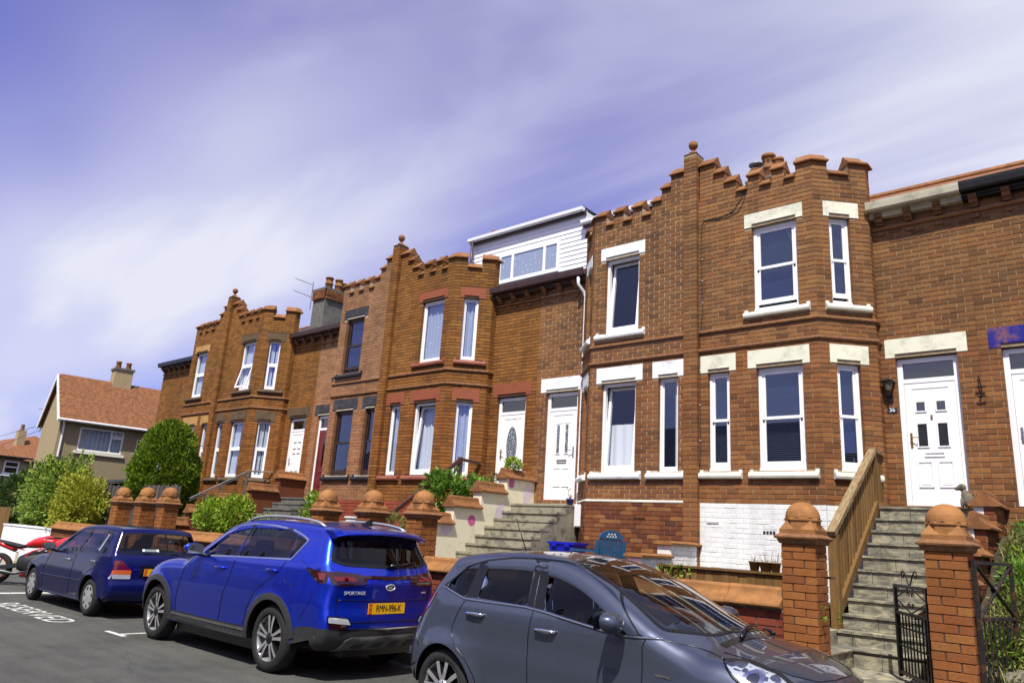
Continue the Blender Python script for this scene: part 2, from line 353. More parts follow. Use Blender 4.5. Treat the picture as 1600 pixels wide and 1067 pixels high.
class Bricks:
    def __init__(s): s.b = []
    def one(s, P, a0, a1, z0, z1, front=.008, depth=.10):
        j = random.uniform(-.0022, .0022)
        c = P.pt((a0+a1)/2, front+j-depth/2); s.b.append((c[0], c[1], (z0+z1)/2, P.rot, a1-a0, depth, z1-z0, P.n.x, P.n.y))
    def panel(s, P, L, z0, z1, holes=(), phase=0.0, ends=(0, 0), **kw):
        r0 = math.ceil((z0-ZREF)/C_-.35); r1 = math.floor((z1-ZREF)/C_+.35)
        for r in range(r0, r1):
            za = ZREF+r*C_; zb = za+C_; zc = (za+zb)/2
            iv = [(0.0, L)]
            for (h0, h1, hz0, hz1) in holes:
                if hz0-.012 < zc < hz1+.012:
                    nv = []
                    for a, b in iv:
                        if h1 <= a or h0 >= b: nv.append((a, b)); continue
                        if h0-a > .02: nv.append((a, h0))
                        if b-h1 > .02: nv.append((h1, b))
                    iv = nv
            off = phase+(PITCH/2 if r % 2 else 0)
            for a, b in iv:
                cuts = [a]; k = math.floor((a-off)/PITCH)+1
                while off+k*PITCH < b-.035:
                    x = off+k*PITCH
                    if x-cuts[-1] > .045: cuts.append(x)
                    k += 1
                cuts.append(b)
                for i in range(len(cuts)-1):
                    x0 = cuts[i]+(.005 if i else .001); x1 = cuts[i+1]-(.005 if i < len(cuts)-2 else .001)
                    if x1-x0 > .02: s.one(P, x0, x1, max(za, z0)+.005, min(zb, z1)-.005, **kw)
    def build(s, root, wall, mat, limit=300, ref=CAM):
        def size(b):
            v = Vector((b[0], b[1], b[2]))-ref; d = v.length; v.normalize()
            return -max(0, -(v.x*b[7]+v.y*b[8]))*b[4]/d/d if d else 0
        order = sorted(s.b, key=size) if limit else list(s.b)
        one, rest = order[:limit], order[limit:]
        for b in one:
            o = bpy.data.objects.new('brick', unit_mesh(mat+'_one')); COL.objects.link(o)
            o.location = b[:3]; o.rotation_euler = (0, 0, b[3]); o.scale = (b[4], b[5], b[6]); attach(o, wall)
        if rest:
            V = []; F = []; T = []
            for b in rest:
                ca, sa = math.cos(b[3]), math.sin(b[3]); k = len(V); cx = .003/b[4]/.014; cz = .003/b[6]/.045
                for i, (x, y, z) in enumerate(UB_V):
                    if i < 4: x = math.copysign(.5-.014*cx, x); z = math.copysign(.5-.045*cz, z)
                    x *= b[4]; y *= b[5]; z *= b[6]
                    V.append((b[0]+x*ca-y*sa, b[1]+x*sa+y*ca, b[2]+z))
                F.extend([tuple(q+k for q in f) for f in UB_F]); T.extend([random.random()]*len(UB_F))
            m = MB(); m.v = V; m.f = F; m.tint = T
            o = m.build('brickwork', mat, root, kind='stuff')
            return o
def backing(m, P, L, z0, z1, holes, t=.20):
    ss = sorted({0.0, L, *[min(max(h[0]-.006, 0), L) for h in holes], *[min(max(h[1]+.006, 0), L) for h in holes]})
    zs = sorted({z0, z1, *[min(max(h[2], z0), z1) for h in holes], *[min(max(h[3], z0), z1) for h in holes]})
    for i in range(len(ss)-1):
        if ss[i+1]-ss[i] < 1e-5: continue
        run = None
        for j in range(len(zs)-1):
            cs, cz = (ss[i]+ss[i+1])/2, (zs[j]+zs[j+1])/2
            solid = not any(h[0]-.006 < cs < h[1]+.006 and h[2] < cz < h[3] for h in holes)
            if solid: run = (run[0], zs[j+1]) if run else (zs[j], zs[j+1])
            if (not solid or j == len(zs)-2) and run: m.pbox(P, ss[i], ss[i+1], -t, 0, run[0], run[1]); run = None
# ------------------------------------------------------------------ terraced houses
YF, YC, YR = 11.383, 12.03, 12.20
ROADZ = -0.04
def rect_ring(m, P, s0, s1, z0, z1, w, n0, n1, wb=None):
    wb = wb or w
    m.pbox(P, s0, s0+w, n0, n1, z0, z1); m.pbox(P, s1-w, s1, n0, n1, z0, z1)
    m.pbox(P, s0+w, s1-w, n0, n1, z1-w, z1); m.pbox(P, s0+w, s1-w, n0, n1, z0, z0+wb)
def pane(P, s0, s1, z0, z1, n, parent, mat='glass', name='pane'):
    m = MB(); m.pbox(P, s0, s1, n-.004, n, z0, z1); return m.build(name, mat, parent)
def curtain(P, s0, s1, z0, z1, n, parent, mat='curtain', k=14, amp=.02, name='curtain', ph=0.0):
    m = MB(); cols = max(8, int((s1-s0)/.012)); pts = []
    for i in range(cols+1):
        s = s0+(s1-s0)*i/cols; w = amp*math.sin(s*k*6.28+ph)+amp*.5*math.sin(s*k*2.9+1+ph)
        pts.append((P.p3(s, n+w, z0), P.p3(s, n+w*.6, z1)))
    for i in range(cols): m.add([pts[i][0], pts[i+1][0], pts[i+1][1], pts[i][1]], [(0, 1, 2, 3)])
    return m.build(name, mat, parent, smooth=True)
def blind(P, s0, s1, z0, z1, n, parent):
    m = MB(); z = z0
    while z < z1:
        a, b, c, d = P.p3(s0, n, z), P.p3(s1, n, z), P.p3(s1, n-.022, z+.02), P.p3(s0, n-.022, z+.02); m.quad(a, b, c, d); z += .034
    return m.build('blind', 'blind', parent)
def window(P, s0, s1, z0, z1, root, style, drape, n=-.075):
    m = MB(); fm = 'brown_frame' if style == 'brown' else 'upvc'
    narrow = (s1-s0) < .5
    fw = .045 if narrow else .055
    rect_ring(m, P, s0, s1, z0, z1, fw, n-.07, n, .06)
    if style == 'sash': m.pbox(P, s0-.01, s1+.01, n-.07, n+.03, z0-.005, z0+.035)
    w = m.build('window', fm, root)
    a, b, c, d = s0+fw+.002, s1-fw-.002, z0+.062, z1-fw-.002
    if style in ('sash', 'brown'):
        zm = (c+d)/2; sw = .04 if narrow else .05
        m = MB(); rect_ring(m, P, a, b, zm-.02, d, sw, n-.05, n-.016, .045); m.build('upper_sash', fm, w)
        lift = .05 if (drape == 'blind' and z0 > 5) else 0
        m = MB(); rect_ring(m, P, a, b, c+lift, zm+.02, sw, n-.030+.016, n+.004, .075)
        m.pbox(P, a, b, n-.02, n+.012, zm-.022, zm+.024)
        if style == 'sash':
            for q in (a, b-.035): m.add([P.p3(q, n-.016, zm-.02), P.p3(q+.035, n-.016, zm-.02), P.p3(q+.03, n-.016, zm-.08), P.p3(q+.005, n-.016, zm-.08), P.p3(q, n+.004, zm-.02), P.p3(q+.035, n+.004, zm-.02), P.p3(q+.03, n+.004, zm-.07), P.p3(q+.005, n+.004, zm-.07)], [(4, 5, 6, 7), (0, 4, 7, 3), (1, 2, 6, 5), (3, 7, 6, 2)])
        m.build('lower_sash', fm, w)
        pane(P, a+sw, b-sw, zm+.02, d-sw, n-.03, w); pane(P, a+sw, b-sw, c+lift+.07, zm-.02, n-.012, w)
    elif style == 'mid':
        zm = z0+(z1-z0)*.52
        m = MB(); m.pbox(P, a, b, n-.06, n-.008, zm-.035, zm+.035); m.build('transom', fm, w)
        pane(P, a, b, zm+.035, d, n-.035, w)
        if drape == 'open':     # lower light pushed out at the foot
            m = MB(); Z0, Z1 = c, zm-.03; k = .16
            def pt(s, nn, z): return P.p3(s, n-.01+nn+k*(Z1-z)/(Z1-Z0), z)
            for (x0, x1, y0, y1) in ((a, a+.045, Z0, Z1), (b-.045, b, Z0, Z1), (a+.045, b-.045, Z0, Z0+.05), (a+.045, b-.045, Z1-.045, Z1)):
                m.hexa([pt(x0, .03, y0), pt(x1, .03, y0), pt(x1, 0, y0), pt(x0, 0, y0), pt(x0, .03, y1), pt(x1, .03, y1), pt(x1, 0, y1), pt(x0, 0, y1)])
            s_ = m.build('open_sash', fm, w)
            m = MB(); m.quad(pt(a+.04, .015, Z0+.04), pt(b-.04, .015, Z0+.04), pt(b-.04, .015, Z1-.04), pt(a+.04, .015, Z1-.04)); m.build('pane', 'glass', w)
        else:
            m = MB(); rect_ring(m, P, a, b, c, zm-.035, .035, n-.05, n-.004); m.build('lower_sash', fm, w)
            pane(P, a+.035, b-.035, c+.035, zm-.07, n-.03, w)
    elif style == 'tilt':       # whole leaf tilted into the room at the top
        m = MB(); k = -.13
        def pt(s, nn, z): return P.p3(s, n-.03+nn+k*(z-c)/(d-c), z)
        for (x0, x1, y0, y1) in ((a, a+.055, c, d), (b-.055, b, c, d), (a+.055, b-.055, c, c+.06), (a+.055, b-.055, d-.055, d)):
            m.hexa([pt(x0, .03, y0), pt(x1, .03, y0), pt(x1, -.02, y0), pt(x0, -.02, y0), pt(x0, .03, y1), pt(x1, .03, y1), pt(x1, -.02, y1), pt(x0, -.02, y1)])
        m.build('tilted_sash', fm, w)
        m = MB(); m.quad(pt(a+.05, .01, c+.055), pt(b-.05, .01, c+.055), pt(b-.05, .01, d-.05), pt(a+.05, .01, d-.05)); m.build('pane', 'glass', w)
    else:                       # fixed light
        m = MB(); rect_ring(m, P, a, b, c, d, .022, n-.045, n-.02); m.build('glazing_bead', fm, w)
        pane(P, a+.02, b-.02, c+.02, d-.02, n-.035, w)
    nb = n-.10 if style != 'tilt' else n-.22
    if drape == 'blind': blind(P, s0+.02, s1-.02, z0+.05, z1-.02, n-.10, w)
    elif drape == 'dots': curtain(P, s0, s1, z0, z1, nb, w, 'curtain_dots', 9)
    elif drape in ('net', 'open'):
        L = s1-s0; curtain(P, s0, s0+L*.50, z0, z1, nb, w, 'curtain', 12, .016); curtain(P, s0+L*.58, s1, z0, z1, nb, w, 'curtain', 12, .016, ph=2)
    elif drape == 'side': curtain(P, s0+(s1-s0)*.66, s1+.05, z0, z1, nb, w, 'curtain', 9, .02)
    elif drape == 'half': curtain(P, s0, s1, z0, z0+(z1-z0)*.55, nb, w, 'curtain', 5, .012)
    return w
def lintel(P, s0, s1, z0, z1, o0, o1, root, mat):   # block with a stopped chamfer over the opening
    m = MB(); f = .014; ch = .062
    m.pbox(P, s0, s1, -.09, f, z0+ch, z1)
    m.pbox(P, s0, o0, -.088, f-.0005, z0, z0+ch); m.pbox(P, o1, s1, -.088, f-.0005, z0, z0+ch)
    k = .035
    def pr(sa, sb, sa2, sb2):
        A = [P.p3(sa, f, z0+ch), P.p3(sb, f, z0+ch), P.p3(sb2, f-.05, z0+.008), P.p3(sa2, f-.05, z0+.008)]
        m.quad(A[3], A[2], A[1], A[0])
    pr(o0, o1, o0+.0, o1-.0)
    m.quad(P.p3(o0, f-.05, z0+.008), P.p3(o0, -.088, z0+.008), P.p3(o1, -.088, z0+.008), P.p3(o1, f-.05, z0+.008))
    # raised lip of the chamfer
    m.pbox(P, o0+.01, o1-.01, f-.004, f+.006, z0+ch-.006, z0+ch+.006)
    return m.build('lintel', mat, root)
SILL_PROF = [(-.10, 0), (.05, 0), (.075, .012), (.085, .04), (.078, .07), (.05, .092), (-.02, .105), (-.10, .118)]
def sill(P, s0, s1, z0, root, mat, h=.128):
    m = MB(); k = h/.118
    m.sweep([(a, b*k) for a, b in SILL_PROF], [P.pt(s0), P.pt(s1)], z0)
    m.pbox(P, s0+.002, s0+.06, -.02, .02, z0+h*.8, z0+h+.02); m.pbox(P, s1-.06, s1-.002, -.02, .02, z0+h*.8, z0+h+.02)
    return m.build('window_sill', mat, root)
COPE = [(.062, 0), (.066, .018), (.058, .036), (.04, .045), (-.06, .128), (-.072, .150), (-.085, .172), (-.11, .182), (-.135, .172), (-.148, .150), (-.16, .128), (-.26, .045), (-.278, .036), (-.286, .018), (-.282, 0)]
def cope(path, z, root, name='coping', mat='terracotta', prof=COPE):
    m = MB(); m.sweep(prof, path, z); return m.build(name, mat, root)
STRING = [(-.03, 0), (.012, 0), (.030, .008), (.044, .026), (.046, .048), (.036, .066), (.014, .078), (-.03, .08)]
def finial(x, y, z, root):
    m = MB(); m.lathe([(.0, 0), (.085, 0), (.085, .02), (.045, .045), (.03, .07), (.028, .085), (.05, .105), (.072, .13), (.085, .17), (.088, .185), (.083, .19), (.085, .205), (.075, .235), (.045, .262), (.0, .268)], (x, y, z), 20)
    return m.build('finial', 'terracotta', root)
def door_frame_and_leaf(P, s0, s1, z0, z1, root, style):
    n = -.08; m = MB(); fw = .075
    frame_mat = 'upvc'
    m.pbox(P, s0, s0+fw, n-.07, n, z0, z1); m.pbox(P, s1-fw, s1, n-.07, n, z0, z1); m.pbox(P, s0+fw, s1-fw, n-.07, n, z1-.07, z1)
    zt = z0+1.86 if style != 'maroon' else z0+1.84
    m.pbox(P, s0+fw, s1-fw, n-.07, n+.004, zt-.03, zt+.035); m.pbox(P, s0+fw, s1-fw, n-.07, n+.01, z0, z0+.05)
    fr = m.build('door_frame', frame_mat, root)
    pane(P, s0+fw, s1-fw, zt+.035, z1-.07, n-.03, root, 'glass_dark', 'fanlight')
    a, b, c, d = s0+fw+.003, s1-fw-.003, z0+.052, zt-.032
    W = b-a; Hh = d-c; mat = 'door_maroon' if style == 'maroon' else 'door_white'
    m = MB(); m.pbox(P, a, b, n-.055, n-.012, c, d)
    m.pbox(P, a+.001, a+.09, n-.03, n-.004, c+.001, d-.001); m.pbox(P, b-.09, b-.001, n-.03, n-.004, c+.001, d-.001)
    m.pbox(P, a+.09, b-.09, n-.03, n-.004, d-.09, d-.001); m.pbox(P, a+.09, b-.09, n-.03, n-.004, c+.001, c+.10)
    leaf = m.build('door', mat, root)
    nf = n-.012
    def moulded(x0, x1, y0, y1, name, mm, glass=None):
        q = MB(); rect_ring(q, P, x0, x1, y0, y1, .018, nf-.002, nf+.014); 
        if glass is None: q.pbox(P, x0+.04, x1-.04, nf-.002, nf+.008, y0+.04, y1-.04)
        q.build(name, mm, leaf)
        if glass: pane(P, x0+.018, x1-.018, y0+.018, y1-.018, nf+.006, leaf, glass)
    cx = (a+b)/2
    if style == 'four':      # two small and two tall lights over two panels
        for sg in (-1, 1):
            x = cx+sg*.135
            moulded(x-.075, x+.075, c+1.33, c+1.50, 'light_moulding', mat, 'glass_dark'); moulded(x-.08, x+.08, c+.80, c+1.17, 'light_moulding', mat, 'glass_dark'); moulded(x-.10, x+.10, c+.22, c+.60, 'panel_moulding', mat)
        q = MB(); rect_ring(q, P, cx-.13, cx+.13, c+.665, c+.725, .008, nf, nf+.014); q.build('letterbox', 'door_white', leaf)
        q = MB(); q.pbox(P, cx-.012, cx+.012, nf, nf+.015, c+1.22, c+1.28); q.build('knocker', 'brass', leaf)
        hx = a+.05; hm = 'brass'
    elif style == 'twin':    # two tall tapered lights
        for sg in (-1, 1):
            x = cx+sg*.11
            moulded(x-.055, x+.055, c+.88, c+1.50, 'light_moulding', mat, 'glass_leaded'); moulded(x-.09, x+.09, c+.22, c+.60, 'panel_moulding', mat)
            q = MB(); q.prism([P.p3(x-.075, nf, c+1.52), P.p3(x+.075, nf, c+1.52), P.p3(x+.075*(1-sg*.2), nf, c+1.56+.03*sg)], [P.p3(x-.075, nf+.012, c+1.52), P.p3(x+.075, nf+.012, c+1.52), P.p3(x+.075*(1-sg*.2), nf+.012, c+1.56+.03*sg)]); q.build('light_crest', mat, leaf)
        q = MB(); rect_ring(q, P, cx-.12, cx+.12, c+.70, c+.76, .01, nf, nf+.016); q.build('letterbox', 'chrome', leaf)
        hx = b-.05; hm = 'chrome'
    elif style == 'oval':
        q = MB(); K = 28; rx, rz, zc = .15, .42, c+1.08
        ring = lambda r1, r2, nn: [P.p3(cx+r1*math.cos(2*math.pi*i/K), nn, zc+r2*math.sin(2*math.pi*i/K)) for i in range(K)]
        A, B2, D = ring(rx+.045, rz+.045, nf), ring(rx+.02, rz+.02, nf+.02), ring(rx, rz, nf+.004)
        q.add(A+B2+D, [(i, (i+1) % K, K+(i+1) % K, K+i) for i in range(K)]+[(K+i, K+(i+1) % K, 2*K+(i+1) % K, 2*K+i) for i in range(K)]); q.build('oval_moulding', mat, leaf, smooth=True)
        q = MB(); q.poly(ring(rx, rz, nf+.003)); q.build('pane', 'glass_leaded', leaf)
        for zz in (c+.50, c+1.66):
            for sg in (-1, 1):
                q = MB(); q.tube([P.p3(cx+sg*(.03+.12*t_), nf+.004, zz+.035*math.sin(t_*3.14)) for t_ in [i/6 for i in range(7)]], .007, 6); q.build('scroll_moulding', 'stone_brown' if zz < c+1 else mat, leaf)
        hx = a+.05; hm = 'brass'
    elif style == 'bars':    # small louvre like mouldings
        for zz in (1.45, 1.27, 1.13, .62, .5, .42):
            for sg in (-1, 1):
                x = cx+sg*.11; q = MB(); q.pbox(P, x-.07, x+.07, nf-.001, nf+.01, c+zz, c+zz+.02); q.build('panel_moulding', 'mortar_mid', leaf)
        hx = a+.06; hm = 'chrome'
    else:
        moulded(cx-.12, cx+.12, c+.75, c+1.55, 'light_moulding', mat, 'glass_dark'); moulded(cx-.18, cx+.18, c+.2, c+.6, 'panel_moulding', mat)
        hx = a+.05; hm = 'chrome'
    q = MB(); q.pbox(P, hx-.015, hx+.015, n-.004, n+.006, c+.80, c+1.02); sg = 1 if hx < cx else -1
    q.tube([P.p3(hx, n+.004, c+.95), P.p3(hx, n+.045, c+.95), P.p3(hx+sg*.10, n+.05, c+.945)], .008, 6); q.build('handle', hm, leaf)
    return leaf
t = NT('glass_leaded'); v_ = t.n('ShaderNodeTexVoronoi', feature='DISTANCE_TO_EDGE'); v_.inputs['Scale'].default_value = 26; t.l(t.pos(), v_.inputs[0])
t.color(t.ramp(v_.outputs[0], [(.04, srgb(190, 196, 205)), (.09, srgb(34, 40, 52))])); t.set(Roughness=.15, Specular_IOR_Level=.8)

def terrace_house(pc, sd, st, label):
    """One half of a crow-stepped pair. pc: x of the shared pier; sd: +1 house to its right, -1 to its left."""
    root = thing('terraced_house', (pc+sd*2.05, YR, ROADZ), label, 'house', 'terraced houses in the crenellated brick row')
    if sd > 0:
        F = Panel((pc, YF), (1, 0)); K = Panel((pc+2.13, YF), (.65, .647)); T = Panel((pc+2.78, YC), (0, 1)); Rr = Panel((pc+2.78, YR), (1, 0))
        fm = lambda a, b: (a, b); km = lambda a, b: (a, b); rm = lambda a, b: (a-2.78, b-2.78)
    else:
        F = Panel((pc-2.13, YF), (1, 0)); K = Panel((pc-2.78, YC), (.65, -.647)); T = Panel((pc-2.78, YR), (0, -1)); ext = st.get('ext', 0); Rr = Panel((pc-4.1-ext, YR), (1, 0))
        fm = lambda a, b: (2.13-b, 2.13-a); km = lambda a, b: (.917-b, .917-a); rm = lambda a, b: (4.1+ext-b, 4.1+ext-a)
    LF, LK, LT = 2.13, .917, .17; LR = 1.32+st.get('ext', 0)
    ZB, ZT, ZM = st.get('zb', .5), ZREF+63*C_, ZREF+66*C_
    plinth = st.get('plinth', ZREF-7*C_)
    # openings: panel, u0,u1,z0,z1 of the opening; lintel u0,u1; sill u0,u1
    OP = [('F', .28, .665, 2.80, 4.447, .135, .78, .135, .865, 4.74, 2.672), ('F', 1.125, 1.87, 2.80, 4.447, .985, 1.98, .985, 2.06, 4.74, 2.672), ('F', 1.10, 1.85, 5.405, 6.906, .975, 1.96, .95, 2.03, 7.155, 5.285),
          ('K', .265, .64, 2.80, 4.447, .158, .775, .13, .86, 4.74, 2.672), ('K', .255, .60, 5.405, 6.885, .16, .75, .125, .855, 7.145, 5.285)]
    fh = [x for x in OP if x[0] == 'F']; kh = [x for x in OP if x[0] == 'K']
    pan = {'F': (F, fm), 'K': (K, km)}
    hole = lambda o: (*pan[o[0]][1](o[1], o[2]), o[3], o[4]); lin = lambda o: (*pan[o[0]][1](o[5], o[6]), o[4]-.002, o[9]); sil = lambda o: (*pan[o[0]][1](o[7], o[8]), o[10]-.002, o[10]+.13)
    dz0, dz1 = 2.36, 4.59
    dh = (*rm(2.99, 3.825), dz0, dz1); dl = (*rm(2.855, 3.965), dz1-.002, 4.885)
    # --- masonry core with openings and the stepped, crenellated parapet
    m = MB(); SP = [(.15, .44, ZREF+72*C_), (.44, .635, ZREF+69*C_), (.635, .84, ZM), (1.05, 1.265, ZM), (1.47, 1.68, ZM), (1.87, 2.13, ZM)]
    KP = [(0, .265, ZM), (.62, LK, ZM)]
    backing(m, F, LF, ZB, ZT, [hole(o) for o in fh]); backing(m, K, LK, ZB, ZT, [hole(o) for o in kh]); backing(m, T, LT, ZB, ZM, [])
    for a, b, z in SP: m.pbox(F, *fm(a, b), -.2, 0, ZT-.001, z)
    for a, b, z in KP: m.pbox(K, *km(a, b), -.2, 0, ZT-.001, z)
    doors = [dh] + ([(.35, 1.2, dz0, dz1)] if st.get('ext') else [])
    backing(m, Rr, LR, ZB, 7.0, doors)
    core = m.build('wall', st['mortar'], root)
    # --- bricks
    bk = Bricks(); zl = plinth
    str_h = [(0, 9, 4.795, 4.878), (0, 9, 5.118, 5.20)]
    bk.panel(F, LF, zl, ZT, [hole(o) for o in fh]+[lin(o) for o in fh]+[sil(o) for o in fh]+str_h+[(*fm(0, .13), 0, 20)], phase=.05*sd)
    bk.panel(K, LK, zl, ZT, [hole(o) for o in kh]+[lin(o) for o in kh]+[sil(o) for o in kh]+str_h, phase=.03)
    bk.panel(T, LT, zl, ZM, str_h, phase=.0)
    for a, b, z in SP: bk.panel(F, fm(a, b)[1], ZT, z, [(-1, fm(a, b)[0], 0, 20)], phase=.05*sd)
    for a, b, z in KP: bk.panel(K, km(a, b)[1], ZT, z, [(-1, km(a, b)[0], 0, 20)], phase=.03)
    # end faces of the merlons
    for a, b, z, za in ((.15, .44, ZREF+72*C_, ZREF+69*C_), (.44, .635, ZREF+69*C_, ZM), (.635, .84, ZM, ZT), (1.05, 1.265, ZM, ZT), (1.47, 1.68, ZM, ZT)):
        x = pc+sd*b
        E_ = Panel((x, YF), (0, 1)) if sd > 0 else Panel((x, YF+.2), (0, -1))
        bk.panel(E_, .2, za, z, front=.004, depth=.06)
    bk.panel(Rr, LR, zl if not st.get('rec_low') else 1.0, 7.0, [*doors, dl, (*rm(2.78, 4.1), 6.71, 6.765)]+([(.2, 1.35, dz1-.002, 4.885)] if st.get('ext') else []), phase=.02)
    if st.get('pier', True):
        # --- shared pier
        pm = MB(); Pp = Panel((pc-.125, YF-.10), (1, 0)); pm.pbox(Pp, .005, .245, -.3, -.004, ZB, 8.60); pm.build('pier', st['mortar'], root)
        r = math.ceil((ZB-ZREF)/C_)
        while ZREF+(r+1)*C_ < 8.61:
            z = ZREF+r*C_
            if r % 2:
                bk.one(Pp, 0, .25, z+.005, z+C_-.005, .004, .125 if z < 7.5 else .3)
            else:
                [bk.one(Pp, x_, x_+.12, z+.005, z+C_-.005, .004, .125 if z < 7.5 else .3) for x_ in (0, .13)]
            if z > 7.6: # upper part stands free of the parapet
                for yy in (YF+.03, YF+.10): pass
            r += 1
        q = MB(); q.prism([(pc-.13, YF-.11, 8.60), (pc+.13, YF-.11, 8.60), (pc+.13, YF+.21, 8.60), (pc-.13, YF+.21, 8.60)], [(pc-.08, YF-.04, 8.655), (pc+.08, YF-.04, 8.655), (pc+.08, YF+.14, 8.655), (pc-.08, YF+.14, 8.655)]); q.build('pier_cap', 'string_brick', root)
        finial(pc, YF+.03, 8.65, root)
    wall_ref = core
    bk.build(root, wall_ref, st['brick'], st.get('indiv', 0))
    # --- plinth
    if st.get('plinth_mat'):
        pb = Bricks(); pm_ = st['plinth_mat']; pp = .0
        Fq = Panel(F.o, F.d); 
        pb.panel(F, LF, ZB, plinth, [(*fm(0, .13), 0, 20)], phase=.1, front=.014); pb.panel(K, LK, ZB, plinth, phase=.1, front=.014); pb.panel(T, LT, ZB, plinth, phase=0, front=.014)
        pb.build(root, core, pm_, st.get('pl_indiv', 0))
        q = MB(); q.pbox(F, *fm(.128, 2.13), 0, .0115 if st['plinth_mat'] == 'brick_white' else .004, ZB, plinth); q.pbox(K, 0, LK, 0, .0112 if st['plinth_mat'] == 'brick_white' else .004, ZB, plinth); q.build('plinth_render', st['plinth_mortar'], root)
        if st.get('ledge'):
            q = MB(); path = [F.pt(*[fm(.13, 2.13)[0]]), F.pt(fm(.13, 2.13)[1]), K.pt(LK)] if sd > 0 else [K.pt(0), K.pt(LK), F.pt(2.0)]
            q.sweep([(-.02, 0), (.022, 0), (.026, .02), (.012, .038), (-.02, .045)], path, plinth-.005); q.build('plinth_ledge', st['ledge'], root)
    # --- string courses following the bay
    if sd > 0: path = [F.pt(.125), K.pt(0), K.pt(LK), T.pt(LT)]
    else: path = [T.pt(0), K.pt(0), F.pt(0), F.pt(2.13-.125)]
    for z in (4.797, 5.119):
        q = MB(); q.sweep(STRING, path, z); q.build('string_course', st.get('string', 'string_brick'), root)
    # --- copings
    for a, b, z in SP[:-1]: cope([F.pt(fm(a-.012, b+.012)[0]), F.pt(fm(a-.012, b+.012)[1])], z, root)
    if sd > 0:
        cope([F.pt(1.858), K.pt(0), K.pt(.277)], ZM, root); cope([K.pt(.608), K.pt(LK), T.pt(LT+.05)], ZM, root)
    else:
        cope([K.pt(LK-.277), F.pt(0), F.pt(2.13-1.858)], ZM, root); cope([T.pt(-.05), K.pt(0), K.pt(LK-.608)], ZM, root)
    for a, b in ((.84, 1.05), (1.265, 1.47), (1.68, 1.87)): cope([F.pt(fm(a+.004, b-.004)[0]), F.pt(fm(a+.004, b-.004)[1])], ZT, root, prof=[(x, y*.85) for x, y in COPE])
    cope([K.pt(km(.27, .615)[0]), K.pt(km(.27, .615)[1])], ZT, root, prof=[(x, y*.85) for x, y in COPE])
    # --- windows
    for i, o in enumerate(OP):
        P, mp = pan[o[0]]; s0, s1 = mp(o[1], o[2])
        if i in st.get('skip', ()): continue
        stl, drp = st['win'][i]
        window(P, s0, s1, o[3]+.01, o[4]-.005, root, stl, drp)
        l0, l1 = mp(o[5], o[6]); lintel(P, l0, l1, o[4], o[9], s0, s1, root, st['lintel'])
        a0, a1 = mp(o[7], o[8]); sill(P, a0, a1, o[10], root, st['sill'])
    # --- door
    door_frame_and_leaf(Rr, dh[0], dh[1], dz0+st.get('dlift', 0), dz1-.02, root, st['door'])
    lintel(Rr, dl[0], dl[1], dz1, 4.885, dh[0], dh[1], root, st.get('dlintel', st['lintel']))
    if st.get('ext'): lintel(Rr, .2, 1.35, dz1, 4.885, .35, 1.2, root, st['lintel']); door_frame_and_leaf(Rr, .35, 1.2, dz0, dz1-.02, root, 'bars')
    # --- eaves over the recessed wall: moulding, brackets, gutter
    r0, r1 = (0, LR)
    q = MB(); q.sweep([(0, 0), (.035, .0), (.05, .02), (.045, .045), (0, .055)], [Rr.pt(r0), Rr.pt(r1)], 6.712); q.build('eaves_moulding', 'terracotta_pale', root)
    x = .14
    while x < LR-.06:
        q = MB(); q.sweep([(0, .0), (.05, .0), (.06, .03), (.11, .05), (.12, .10), (.165, .12), (.17, .17), (0, .17)], [Rr.pt(x-.055), Rr.pt(x+.055)], 6.79); q.build('eaves_bracket', 'string_brick', root)
        q = MB(); q.pbox(Rr, x-.055, x+.055, 0, .03, 6.625, 6.69); q.build('bracket_drop', 'string_brick', root)
        x += .42
    q = MB(); q.pbox(Rr, r0, r1, 0, .20, 6.98, 7.01); q.build('soffit', st.get('soffit', st['gutter']), root)
    q = MB(); GP = [(.17, -.0), (.19, -.045), (.22, -.07), (.26, -.075), (.29, -.05), (.305, .03), (.31, .075), (.29, .075), (.28, .02), (.26, -.045), (.23, -.05), (.205, -.03), (.19, .075), (.17, .075)]
    q.sweep(GP, [Rr.pt(r0), Rr.pt(r1)], 7.055); q.sweep([(.0, 0), (.13, 0), (.145, .02), (.135, .04), (.155, .075), (.0, .075)], [Rr.pt(r0), Rr.pt(r1)], 6.90); q.build('gutter', st['gutter'], root)
    # --- body of the house behind: party walls, floors, back and roof
    xa, xb = sorted((pc+sd*.02, pc+sd*(4.1+(st.get('ext', 0)))))
    q = MB()
    q.box(xa, xa+.05, YR+.25, 19.5, ZB, 7.0); q.box(xb-.05, xb, YR+.25, 19.5, ZB, 7.0); q.box(xa, xb, 19.5, 19.7, ZB, 7.05)
    q.box(xa, xb, 15.6, 15.7, ZB, 7.0)
    q.build('party_wall', 'room_paint', root)
    q = MB()
    for z in (2.2, 5.0):
        q.box(xa, xb, YR+.02, 19.5, z, z+.16)
    lo_, hi_ = sorted((pc+sd*.0, pc+sd*2.1)); q.box(lo_, hi_, YF+.2, YR+.02, 2.2, 2.36); q.box(lo_, hi_, YF+.2, YR+.02, 5.0, 5.16); q.box(lo_, hi_, YF+.2, YR+.02, 7.25, 7.3)
    q.build('floor', 'room_paint', root)
    rz = 9.03 + st.get('ridge', 0)
    q = MB(); ye = YR-.16
